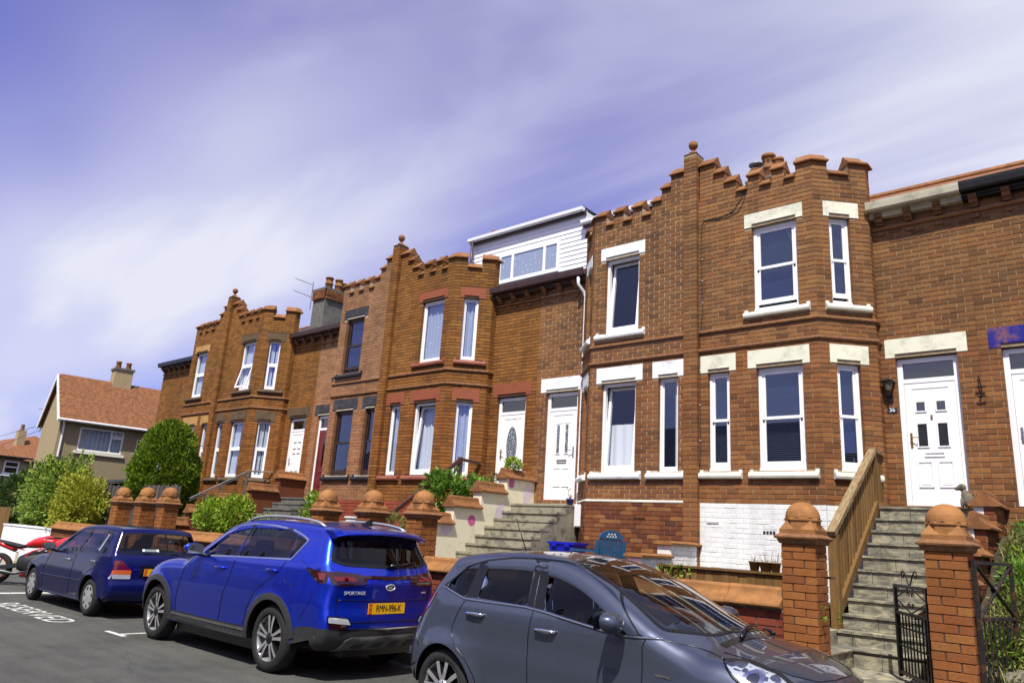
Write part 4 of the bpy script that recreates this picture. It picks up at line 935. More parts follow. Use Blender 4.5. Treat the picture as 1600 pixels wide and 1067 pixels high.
# --- wrought iron gates, both standing open
def gate(hx, hy, fx, fy, z0, z1, label, style):
    root = thing('iron_gate', (hx, hy, z0), label, 'gate'); h = Vector((hx, hy, 0)); f = Vector((fx, fy, 0)); d = f-h; L = d.length; d.normalize()
    mat = 'iron' if style == 'scroll' else 'iron_rust'
    at = lambda s, z: h+d*s+Vector((0, 0, z))
    zr = z1-.27 if style == 'scroll' else z1-.49
    for s in (.0, L):
        m = MB(); m.bar(at(s, z0-.02), at(s, z1), .032, .032, up=(d.x, d.y, 0)); m.build('stile', mat, root)
    for z in ((z0+.03, zr, z1-.015) if style == 'scroll' else (z0+.03, zr, z1-.015)):
        m = MB(); m.bar(at(0, z), at(L, z), .022, .03); m.build('rail', mat, root)
    if style == 'scroll':
        for z in (z0+.28, z0+.45):
            m = MB(); m.bar(at(0, z), at(L, z), .012, .016); m.build('rail', mat, root)
    n = 10 if style == 'scroll' else 8
    for i in range(1, n):
        s = L*i/n; m = MB()
        if style == 'scroll': m.tube([at(s, z0), at(s, zr)], .008, 6)
        else: m.bar(at(s, z0), at(s, zr), .028, .007, up=(-d.y, d.x, 0))
        m.build('bar', mat, root)
    def scroll(s, z, r, sg, up=1):
        pts = [at(s+sg*(r*(1-.8*k/18))*math.cos(k/18*4.6), z+up*(r*(1-.8*k/18))*math.sin(k/18*4.6)) for k in range(19)]
        q = MB(); q.tube(pts, .006, 5); q.build('scroll', mat, root)
    if style == 'scroll':
        mid = L/2; zc = (zr+z1)/2; hh = (z1-zr)/2-.015
        for a, b in (((0, zc), (mid, zc+hh)), ((mid, zc+hh), (L, zc)), ((L, zc), (mid, zc-hh)), ((mid, zc-hh), (0, zc))):
            q = MB(); q.tube([at(*a), at(*b)], .007, 5); q.build('diamond_bar', mat, root)
        for s in (mid-.05, mid+.05):
            for z in (zc+.045, zc-.06): scroll(s, z, .04, 1 if s > mid else -1)
        for s, z in ((.07, zc+.09), (.07, zc-.09), (L-.07, zc+.09), (L-.07, zc-.09)): scroll(s, z, .04, 1 if s < mid else -1)
        for sg in (-1, 1):
            pts = [at(mid+sg*(.02+.16*k/10), z1+.005+.13*math.sin(k/10*1.45)) for k in range(11)]+[at(mid+sg*(.18+.04*math.sin(k*.8)), z1+.10+.03*math.cos(k*.8)) for k in range(1, 7)]
            q = MB(); q.tube(pts, .007, 5); q.build('crest_scroll', mat, root)
    else:
        m = MB(); m.bar(at(0, zr), at(L, z1-.02), .03, .014); m.build('cross_brace', mat, root)
        m = MB(); m.bar(at(0, z1-.02), at(L, zr), .03, .014); m.build('cross_brace', mat, root)
        m = MB(); q_ = at(L/2, (zr+z1)/2); m.lathe([(0, -.02), (.035, -.02), (.035, .02), (0, .02)], q_, 10, axis='y'); m.build('boss', mat, root)
    return root
gate(-1.73, 7.86, -2.19, 8.64, .47, 1.325, 'black wrought iron gate with scrolls standing open before the tiled steps', 'scroll')
gate(-1.325, 7.80, -1.17, 8.62, .42, 1.59, 'rusty black gate with diagonal cross braces, right of the nearest pillar', 'cross')
# --- recycling boxes, bench, statue, pots
for i, z in enumerate((.98, 1.265)):
    b = thing('recycling_box', (-8.08, 11.0, z), ('lower' if i == 0 else 'upper')+' blue plastic recycling box of the stack beside the concrete steps', 'box', 'stacked blue recycling boxes')
    cx, cy = -8.08, 11.0
    m = MB(); hw, hd = .27, .20
    ring = lambda k, zz: [(cx-hw*k, cy-hd*k, zz), (cx+hw*k, cy-hd*k, zz), (cx+hw*k, cy+hd*k, zz), (cx-hw*k, cy+hd*k, zz)]
    R4 = [ring(.86, z+.005), ring(.97, z+.235), ring(1.06, z+.24), ring(1.07, z+.28), ring(1.0, z+.282), ring(.97, z+.24), ring(.85, z+.03)]
    for a, c2 in zip(R4, R4[1:]): m.add(a+c2, [(k, (k+1) % 4, (k+1) % 4+4, k+4) for k in range(4)])
    m.poly(list(reversed(R4[0]))); m.poly(R4[-1]); m.build('tub', 'plastic_blue', b)
    for sx in (-1, 1):
        m = MB(); m.box(cx+sx*.14-.05, cx+sx*.14+.05, cy-hd*1.07-.012, cy-hd*1.0, z+.20, z+.245); m.build('grip', 'plastic_blue', b)
bn = thing('garden_chair', (-6.5, 9.7, .95), 'blue painted wooden garden chair with white lettering on its rounded back', 'chair')
def chair():
    ox, oy, oz = -6.50, 9.75, 1.0
    rot = Matrix.Rotation(R_(-20), 4, 'Z'); T_ = lambda x, y, z: tuple((Vector((ox, oy, oz))+(rot @ Vector((x, y, z)))))
    def part(name, boxes, mat='bench_blue'):
        m = MB()
        for (x0, x1, y0, y1, z0, z1, lean) in boxes:
            m.hexa([T_(x0+lean*z0, y0, z0), T_(x1+lean*z0, y0, z0), T_(x1+lean*z0, y1, z0), T_(x0+lean*z0, y1, z0), T_(x0+lean*z1, y0, z1), T_(x1+lean*z1, y0, z1), T_(x1+lean*z1, y1, z1), T_(x0+lean*z1, y1, z1)])
        return m.build(name, mat, bn)
    for y0 in (-.27, .22):
        part('leg', [(.10, .15, y0, y0+.05, 0, .60, .12)]); part('leg', [(-.42, -.37, y0, y0+.05, 0, .42, 0)]); part('armrest', [(-.47, .16, y0-.01, y0+.06, .42, .455, 0)])
    for i in range(5): part('seat_slat', [(-.40+i*.105, -.31+i*.105, -.22, .22, .27, .295, 0)])
    for i in range(7): part('back_slat', [(.105, .125, -.20+i*.06, -.16+i*.06, .30, .64, .12)])
    m = MB(); K = 14; lean = .12
    arc = [(.22*math.cos(math.pi*i/K), .62+.13*math.sin(math.pi*i/K)) for i in range(K+1)]
    P0 = [T_(.10+lean*z, y, z) for y, z in arc]; P1 = [T_(.13+lean*z, y, z) for y, z in arc]
    m.prism(P0, P1); m.build('back_rail', 'bench_blue', bn)
    for k, (zz, hw_) in enumerate(((.69, .055), (.655, .075))):
        for j in range(3 if k == 0 else 4):
            y = -hw_+j*(2*hw_/(2 if k == 0 else 3)); x = .131+lean*zz
            q = MB(); q.bar(T_(x+.003, y-.012, zz-.012), T_(x+.003, y-.002, zz+.014), .005, .004); q.bar(T_(x+.003, y+.012, zz-.012), T_(x+.003, y+.002, zz+.014), .005, .004); q.bar(T_(x+.003, y-.007, zz), T_(x+.003, y+.007, zz), .004, .004); q.build('painted_letter', 'white_paint', bn)
chair()
def dog():
    root = tag(None or empty('dog_statue', (-1.95, 11.55, 2.295)), 'small stone dog statue sitting at the top of the tiled steps', 'statue')
    bm = bmesh.new(); x, y, z = -1.98, 11.50, 2.30
    def blob(cx, cy, cz, rx, ry, rz): 
        r_ = bmesh.ops.create_icosphere(bm, subdivisions=2, radius=1, matrix=Matrix.Translation((x+cx, y+cy, z+cz)) @ Matrix.Diagonal((rx, ry, rz, 1)))
    blob(.03, 0, .09, .075, .06, .10); blob(0, 0, .15, .05, .05, .09); blob(-.03, 0, .26, .055, .05, .05); blob(-.085, 0, .245, .035, .03, .028); blob(-.02, .045, .28, .018, .012, .03); blob(-.02, -.045, .28, .018, .012, .03); blob(-.04, .03, .06, .02, .02, .07); blob(-.04, -.03, .06, .02, .02, .07); blob(.08, 0, .03, .05, .05, .03)
    me = bpy.data.meshes.new('dog_statue'); bm.to_mesh(me); bm.free(); me.materials.append(MATS['statue_stone'])
    o = bpy.data.objects.new('sculpture', me); COL.objects.link(o); attach(o, root)
    md = o.modifiers.new('r', 'REMESH'); md.mode = 'VOXEL'; md.voxel_size = .009; md.use_smooth_shade = True
dog()
q = pot(-8.62, 11.75, 2.228, .075, .12, 'pot_blue', 'small blue flower pot on the top concrete step by the white door'); sprigs(q, -8.62, 11.75, 2.33, 10, .12, 'leaf_green', .08, .03); sprigs(q, -8.62, 11.75, 2.33, 5, .10, 'flower_red', .08, .025, 'blossoms')
m = MB(); m.tube([(-8.64, 11.75, 2.33), (-8.66, 11.75, 2.50), (-8.70, 11.75, 2.56)], .006, 5); m.tube([(-8.66, 11.75, 2.50), (-8.60, 11.75, 2.56)], .006, 5); m.build('twig', 'dry_stem', q)
q = pot(-10.38, 11.0, 2.10, .085, .14, 'pot_green', 'green glazed flower pot behind the cream stair wall')
# --- things fixed to the house fronts
def child(root, name, mat, fn, smooth=None):
    m = MB(); fn(m); return m.build(name, mat, root, smooth)
h1, d1 = H['h1']; h2, d2 = H['h2']; h3, d3 = H['h3']; h4, d4 = H['h4']; h5, d5 = H['h5']
# lantern and number plate
ln = tag(empty('wall_lantern', (-2.97, YR, 4.0)), 'old brass wall lantern beside the white door numbered 36', 'lantern')
child(ln, 'hood', 'iron', lambda m: square_sweep(m, -2.97, YR-.10, [(.085, 4.20), (.088, 4.212), (.03, 4.235), (.012, 4.26)]))
child(ln, 'glass', 'statue_stone', lambda m: m.lathe([(.03, 4.06), (.05, 4.10), (.06, 4.2)], (-2.97, YR-.10, 0), 12))
child(ln, 'bracket', 'iron', lambda m: (m.tube([(-2.97, YR-.10, 4.06), (-2.97, YR-.10, 4.0), (-2.97, YR-.01, 3.97)], .014, 8), m.box(-3.01, -2.93, YR-.03, YR-.008, 3.905, 4.02)))
pl_ = tag(empty('number_plate', (-2.957, YR-.01, 3.778)), 'dark slate house number plate reading 36', 'number plate')
child(pl_, 'plate', 'house_number', lambda m: m.box(-3.022, -2.892, YR-.02, YR-.009, 3.738, 3.818))
def text_obj(body, size, loc, rot, mat, parent, extrude=.002, name='lettering', align='CENTER', sx=1.0, shear=0.0):
    cu = bpy.data.curves.new(name, 'FONT'); cu.body = body; cu.size = size; cu.extrude = extrude; cu.align_x = align; cu.align_y = 'CENTER'; cu.shear = shear
    o = bpy.data.objects.new(name, cu)
    COL.objects.link(o)
    dg = bpy.context.evaluated_depsgraph_get(); me = bpy.data.meshes.new_from_object(o.evaluated_get(dg)); bpy.data.objects.remove(o)
    me.materials.clear(); me.materials.append(MATS[mat])
    o = bpy.data.objects.new(name, me); COL.objects.link(o); o.location = loc; o.rotation_euler = rot; o.scale = (sx, 1, 1)
    if parent is not None: attach(o, parent)
    return o
text_obj('36', .085, (-2.957, YR-.0215, 3.778), (R_(90), 0, 0), 'white_paint', pl_, name='numeral')
hk = tag(empty('wall_hook', (-1.78, YR, 4.0)), 'black iron hanging hook on the wall right of the door numbered 36', 'hook')
child(hk, 'stem', 'iron', lambda m: m.tube([(-1.79, YR-.03, 4.20), (-1.78, YR-.06, 4.14), (-1.765, YR-.06, 4.0), (-1.775, YR-.06, 3.86)], .009, 6))
child(hk, 'arm', 'iron', lambda m: (m.tube([(-1.83, YR-.06, 4.03), (-1.71, YR-.06, 4.03)], .012, 6), m.tube([(-1.82, YR-.06, 3.89), (-1.71, YR-.06, 3.89)], .012, 6), m.tube([(-1.775, YR-.01, 3.96), (-1.775, YR-.08, 3.96)], .008, 6)))
cb_ = tag(empty('wall_cable', (-5.67, YF, 5.2)), 'black cable looping from the parapet down beside the brick pier', 'cable')
child(cb_, 'strand', 'rubber', lambda m: m.tube([(-4.85, YF-.012, 7.72), (-4.926, YF-.014, 7.488), (-5.08, YF-.016, 7.285), (-5.32, YF-.016, 7.223), (-5.63, YF-.016, 7.235), (-5.675, YF-.016, 7.15), (-5.69, YF-.016, 6.82), (-5.67, YF-.016, 5.85), (-5.66, YF-.016, 5.5), (-5.70, YF-.02, 5.25), (-5.715, YF-.06, 5.16), (-5.715, YF-.02, 4.9), (-5.715, YF-.016, 3.0), (-5.725, YF-.016, 2.86)], .007, 5))
child(cb_, 'strand', 'rubber', lambda m: m.tube([(-4.83, YF-.012, 7.70), (-4.89, YF-.014, 7.40), (-5.0, YF-.016, 7.24), (-5.25, YF-.016, 7.19), (-5.6, YF-.016, 7.225)], .005, 5))
for z in (3.3, 3.9, 4.5, 5.7, 6.1, 6.5): child(cb_, 'clip', 'white_paint', lambda m: m.box(-5.70+(.028 if z > 5.3 else -.02), -5.685+(.028 if z > 5.3 else -.02), YF-.026, YF-.012, z, z+.012))
# downpipe and meter box of the white-lintelled house
child(h2, 'downpipe', 'pvc_white', lambda m: m.tube([(-8.79, YR-.24, 6.95), (-8.79, YR-.24, 6.80), (-8.74, YR-.10, 6.66), (-8.715, YR-.06, 6.55), (-8.715, YR-.06, 2.35), (-8.69, YR-.10, 2.25), (-8.69, YR-.12, .98)], .034, 10), True)
child(h2, 'overflow_pipe', 'pvc_white', lambda m: m.tube([(-8.66, 12.08, 6.6), (-8.66, 12.08, 2.4)], .016, 8), True)
mb_ = tag(empty('meter_box', (-8.55, 11.95, 1.85)), 'white meter box fixed beside the concrete steps below the bay', 'meter box')
child(mb_, 'case', 'pvc_white', lambda m: m.box(-8.47, -8.14, 11.70, 11.95, 1.83, 2.25)); child(mb_, 'door', 'pvc_white', lambda m: m.box(-8.45, -8.16, 11.685, 11.698, 1.85, 2.23))
# air bricks
for x in (-4.68,): 
    def ab(m):
        for i in range(4): m.box(x+i*.05, x+i*.05+.035, YF-.022, YF-.0162, 1.85, 1.89)
    child(h1, 'air_brick', 'rubber', ab)
child(h1, 'vent_cover', 'pvc_white', lambda m: [m.box(-5.6, -5.4, YF-.03, YF-.015, 1.98+k*.02, 1.993+k*.02) for k in range(2)])
def ab2(m):
    for i in range(5): m.box(-6.95+i*.042, -6.92+i*.042, YF-.022, YF-.0162, 2.0, 2.03)
child(h2, 'air_brick', 'rubber', ab2)
# --- dormers behind the eaves of the white and red lintelled houses
plain('cladding', srgb(240, 241, 244), .4, var=.03)
def dormer(root, xa, xb, win, y=13.55, z1=9.32):
    z0 = 7.80
    dm = child(root, 'dormer', 'cladding', lambda m: m.box(xa, xb, y, 15.8, z0-.2, z1))
    P = Panel((xa, y), (1, 0)); z = z0
    while z < z1-.02:
        child(dm, 'cladding_board', 'cladding', lambda m: m.add([P.p3(0, .022, z), P.p3(xb-xa, .022, z), P.p3(xb-xa, .004, z+.118), P.p3(0, .004, z+.118), P.p3(0, 0, z), P.p3(xb-xa, 0, z)], [(0, 1, 2, 3), (4, 5, 1, 0)])); z += .12
    child(dm, 'dormer_gutter', 'pvc_white', lambda m: m.sweep([(.10, .0), (.13, -.05), (.18, -.06), (.215, -.03), (.22, .05), (.2, .05), (.1, .05)], [P.pt(-.05), P.pt(xb-xa)], z1+.03))
    child(dm, 'dormer_fascia', 'gutter_brown', lambda m: m.pbox(P, -.05, xb-xa, .03, .10, z1-.07, z1+.05))
    child(dm, 'dormer_roof', 'slate', lambda m: m.box(xa-.1, xb, y-.18, 16.2, z1+.075, z1+.10))
    if win:
        w0, w1, wz0, wz1 = win; F_ = MB(); s0, s1 = w0-xa, w1-xa
        rect_ring(F_, P, s0, s1, wz0, wz1, .06, -.03, .05); m1, m2 = s0+(s1-s0)*.235, s0+(s1-s0)*.77
        for q in (m1, m2): F_.pbox(P, q-.04, q+.04, -.03, .049, wz0+.06, wz1-.06)
        F_.pbox(P, s0-.03, s1+.03, 0, .09, wz0-.05, wz0-.002)
        fw_ = F_.build('dormer_window', 'upvc', root)
        for a, b in ((s0+.06, m1-.04), (m1+.04, m2-.04), (m2+.04, s1-.06)):
            pane(P, a, b, wz0+.06, wz1-.06, .038, fw_); curtain(P, a, b, wz0+.06, wz1-.06, .028, fw_, 'curtain_dots', 9, .003)
k_ = 13.55/12.35
dormer(h3, -13.56, -9.77, (-11.41*k_, -9.625*k_, 1.502+(7.40-1.502)*k_, 1.502+(8.10-1.502)*k_))
dormer(h2, -9.765, -6.6, None, z1=8.96)
child(h3, 'dormer_downpipe', 'gutter_brown', lambda m: m.tube([(-13.45, 13.38, 9.3), (-13.45, 13.38, 8.0)], .04, 8), True)
# --- chimneys
def chimney(name, x, y, w, d, z0, z1, pots, label, dark=None, top=None, pz=.0):
    root = thing(name, (x, y, z0), label, 'chimney', 'brick chimneys along the terrace roof')
    m = MB(); m.box(x-w/2, x+w/2, y-d/2, y+d/2, z0, z1); core = m.build('stack', dark or 'mortar_mid', root)
    bk = Bricks()
    if top is None: top = z0
    for P, L in ((Panel((x-w/2, y-d/2), (1, 0)), w), (Panel((x+w/2, y-d/2), (0, 1)), d)):
        bk.panel(P, L, top, z1, front=.012, depth=.05); bk.panel(P, L, z1-.30, z1, front=.06, depth=.1)
    bk.build(root, core, 'brick_old', 0)
    m = MB(); m.box(x-w/2-.05, x+w/2+.05, y-d/2-.05, y+d/2+.05, z1, z1+.06); m.build('stack_cap', 'concrete_grey', root)
    for px, py, r, h, kind in pots:
        m = MB(); zz = z1+.06
        m.lathe([(r*1.05, zz), (r, zz+h*.45), (r*1.18, zz+h*.48), (r*1.18, zz+h*.54), (r*1.02, zz+h*.56), (r*.98, zz+h*.88), (r*1.16, zz+h*.9), (r*1.16, zz+h), (r*.8, zz+h), (r*.8, zz+h*.9)], (px, py, 0), 18)
        if kind == 'cowl': pass
        pt_ = m.build('chimney_pot', 'terracotta', root)
        if kind == 'cowl':
            q = MB(); q.lathe([(0, zz+h+.16), (r*1.3, zz+h+.15), (r*1.35, zz+h+.12), (r*.9, zz+h+.10), (0, zz+h+.10)], (px, py, 0), 18); q.build('cowl', 'lead', pt_)
            q = MB(); [q.tube([(px+r*.7*math.cos(a), py+r*.7*math.sin(a), zz+h), (px+r*.7*math.cos(a), py+r*.7*math.sin(a), zz+h+.12)], .008, 4) for a in (0, 2.1, 4.2)]; q.build('cowl_strut', 'lead', pt_)
        elif kind == 'vents':
            for k in range(8):
                a = k*math.pi/4+.3; q = MB(); q.lathe([(0, 0), (.03, 0), (.03, .01)], (0, 0, 0), 8)
                mm = Matrix.Translation((px+r*1.0*math.cos(a), py+r*1.0*math.sin(a), zz+h*.72)) @ Vector((math.cos(a), math.sin(a), 0)).to_track_quat('Z', 'Y').to_matrix().to_4x4()
                q.v = [tuple(mm @ Vector(v)) for v in q.v]; q.build('vent_hole', 'rubber', pt_)
    return root
chimney('chimney', -5.9, 15.2, .62, 1.0, 8.8, 9.55, [(-6.16, 15.05, .12, .42, 'cowl'), (-5.86, 15.05, .135, .70, 'vents'), (-5.66, 15.1, .11, .58, '')], 'chimney with cowled and vented pots behind the near stepped parapet')
chimney('chimney', -14.1, 15.0, .6, .9, 8.8, 9.72, [(-14.30, 14.9, .12, .48, ''), (-14.02, 14.9, .12, .52, '')], 'chimney with two pots peeping over the white dormer')
chimney('chimney', -19.05, 13.0, .62, 1.0, 7.3, 8.62, [(-19.0, 12.75, .11, .42, ''), (-18.92, 13.05, .11, .42, ''), (-18.98, 13.3, .10, .38, '')], 'large dark-sided chimney with three pots and a television aerial', dark='concrete_grey', top=8.3)
ar = thing('television_aerial', (-19.45, 12.6, 8.2), 'television aerial strapped to the dark-sided chimney', 'aerial')
child(ar, 'mast', 'galvanised', lambda m: m.tube([(-19.42, 12.45, 8.05), (-19.42, 12.45, 8.95)], .016, 6))
for z in (8.85, 8.45):
    child(ar, 'boom', 'galvanised', lambda m: m.tube([(-19.42, 12.45, z), (-19.95, 12.15, z+.22)], .008, 5))
    for k in range(6):
        f = k/5; c0 = Vector((-19.5, 12.4, z+.03)).lerp(Vector((-19.95, 12.15, z+.22)), f)
        child(ar, 'element', 'galvanised', lambda m: m.tube([c0+Vector((-.06, .10, 0)), c0+Vector((.06, -.10, 0))], .004, 4))
# white box by the far steps
wb_ = tag(empty('electric_box', (-11.0, 8.5, 1.0)), 'small weathered white cabinet behind the middle blue-car pillars', 'cabinet')
child(wb_, 'case', 'white_paint', lambda m: m.box(-11.12, -10.86, 8.45, 8.65, 1.0, 1.72)); child(wb_, 'lid', 'white_paint', lambda m: m.box(-11.14, -10.84, 8.43, 8.67, 1.721, 1.75))
# ------------------------------------------------------------------ cars
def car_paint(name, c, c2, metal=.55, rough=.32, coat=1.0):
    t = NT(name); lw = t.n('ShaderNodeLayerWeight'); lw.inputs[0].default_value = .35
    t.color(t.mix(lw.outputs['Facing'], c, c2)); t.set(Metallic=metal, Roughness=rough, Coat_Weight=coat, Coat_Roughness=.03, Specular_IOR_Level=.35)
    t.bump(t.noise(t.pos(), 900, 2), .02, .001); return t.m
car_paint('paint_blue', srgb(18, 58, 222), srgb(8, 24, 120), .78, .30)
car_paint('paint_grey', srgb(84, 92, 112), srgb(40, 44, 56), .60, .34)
car_paint('paint_navy', srgb(16, 22, 84), srgb(6, 8, 34), .0, .12, .0)
glass_mat('car_glass', (.55, .58, .60, 1), .03); glass_mat('car_glass_tint', (.12, .13, .16, 1), .03); glass_mat('lamp_clear', (.92, .94, .96, 1), .10)
plain('car_black', srgb(14, 14, 16), .25, var=.05); plain('car_plastic', srgb(44, 45, 47), .6, var=.12, vscale=60); plain('car_skid', srgb(92, 92, 90), .5, var=.1, metal=.2)
plain('tyre', srgb(27, 27, 28), .85, var=.2, vscale=30); plain('alloy', srgb(176, 176, 180), .35, metal=.55, var=.05); plain('alloy_dark', srgb(40, 40, 43), .4, metal=.5, var=.05); plain('badge_silver', srgb(206, 208, 212), .3, metal=.25, var=.03); plain('hubcap', srgb(170, 172, 174), .4, metal=.4, var=.06)
plain('seat_dark', srgb(28, 29, 33), .8); plain('seat_grey', srgb(74, 76, 84), .8)
t = NT('lamp_red'); t.color(srgb(98, 9, 10)); t.set(Roughness=.12, Coat_Weight=1.0)
t = NT('lamp_red_dark'); t.color(srgb(40, 8, 10)); t.set(Roughness=.1, Coat_Weight=1.0)
t = NT('lamp_amber'); t.color(srgb(206, 96, 20)); t.set(Roughness=.15, Coat_Weight=1.0)
plain('lamp_inner', srgb(206, 210, 214), .2, metal=.35, var=.05); plain('lamp_white', srgb(196, 200, 204), .15, metal=.3, var=.05); plain('plate_yellow', srgb(226, 172, 20), .4, var=.04); plain('plate_red', srgb(196, 60, 30), .4, var=.04); plain('ink_black', srgb(16, 16, 18), .5)
def chaikin(pts, it=2, closed=False):
    for _ in range(it):
        out = [] if closed else [pts[0]]
        n = len(pts)
        for i in range(n if closed else n-1):
            a, b = pts[i], pts[(i+1) % n]
            out.append(tuple(.75*p+.25*q for p, q in zip(a, b))); out.append(tuple(.25*p+.75*q for p, q in zip(a, b)))
        if not closed: out.append(pts[-1])
        pts = out
    return pts
def resample(pts, step):
    L = [0]
    for a, b in zip(pts, pts[1:]): L.append(L[-1]+math.hypot(b[0]-a[0], b[1]-a[1]))
    n = max(2, int(L[-1]/step)); out = []; j = 0
    for i in range(n+1):
        s = L[-1]*i/n
        while j < len(L)-2 and L[j+1] < s: j += 1
        f = (s-L[j])/max(1e-9, L[j+1]-L[j]); out.append(tuple(p+(q-p)*f for p, q in zip(pts[j], pts[j+1])))
    return out
def inpoly(x, y, P):
    c = False; n = len(P); j = n-1
    for i in range(n):
        xi, yi = P[i]; xj, yj = P[j]
        if (yi > y) != (yj > y) and x < (xj-xi)*(y-yi)/(yj-yi)+xi: c = not c
        j = i
    return c
def cdt(polys, step, extra=()):   # polys[0] outer; others inner constraint loops. returns verts2d, tris
    V = []; E_ = []
    for P in polys:
        b = len(V); V += [Vector(p) for p in P]; E_ += [(b+i, b+(i+1) % len(P)) for i in range(len(P))]
    O = polys[0]; xs = [p[0] for p in O]; ys = [p[1] for p in O]
    x = min(xs)+step*.5; r = 0
    while x < max(xs):
        y = min(ys)+step*(.5 if r % 2 else .25)
        while y < max(ys):
            if inpoly(x, y, O):
                ok = True
                for P in polys:
                    for p in P:
                        if (p[0]-x)**2+(p[1]-y)**2 < (step*.45)**2: ok = False; break
                    if not ok: break
                if ok: V.append(Vector((x, y)))
            y += step
        x += step*.9; r += 1
    res = delaunay_2d_cdt(V, E_, [], 0, 1e-6)
    vs, fs = res[0], res[2]; tris = []
    for f in fs:
        cx = sum(vs[i][0] for i in f)/3; cy = sum(vs[i][1] for i in f)/3
        if inpoly(cx, cy, O): tris.append((tuple(f), cx, cy))
    return vs, tris
def offset_poly(P, d):    # inset for positive d (any winding)
    A = sum(P[i][0]*P[(i+1) % len(P)][1]-P[(i+1) % len(P)][0]*P[i][1] for i in range(len(P))); sg = 1 if A > 0 else -1
    out = []; n = len(P)
    for i in range(n):
        a, b, c = Vector(P[i-1]), Vector(P[i]), Vector(P[(i+1) % n])
        d1 = (b-a); d2 = (c-b)
        if d1.length < 1e-9 or d2.length < 1e-9: out.append(tuple(b)); continue
        n1 = Vector((-d1.y, d1.x)).normalized()*sg; n2 = Vector((-d2.y, d2.x)).normalized()*sg
        m = (n1+n2); m = m.normalized() if m.length > 1e-6 else n1
        k = d/max(.35, m.dot(n1)); out.append((b.x+m.x*k, b.y+m.y*k))
    return out
def sstep(a, b, x): f = min(1, max(0, (x-a)/(b-a))); return f*f*(3-2*f)
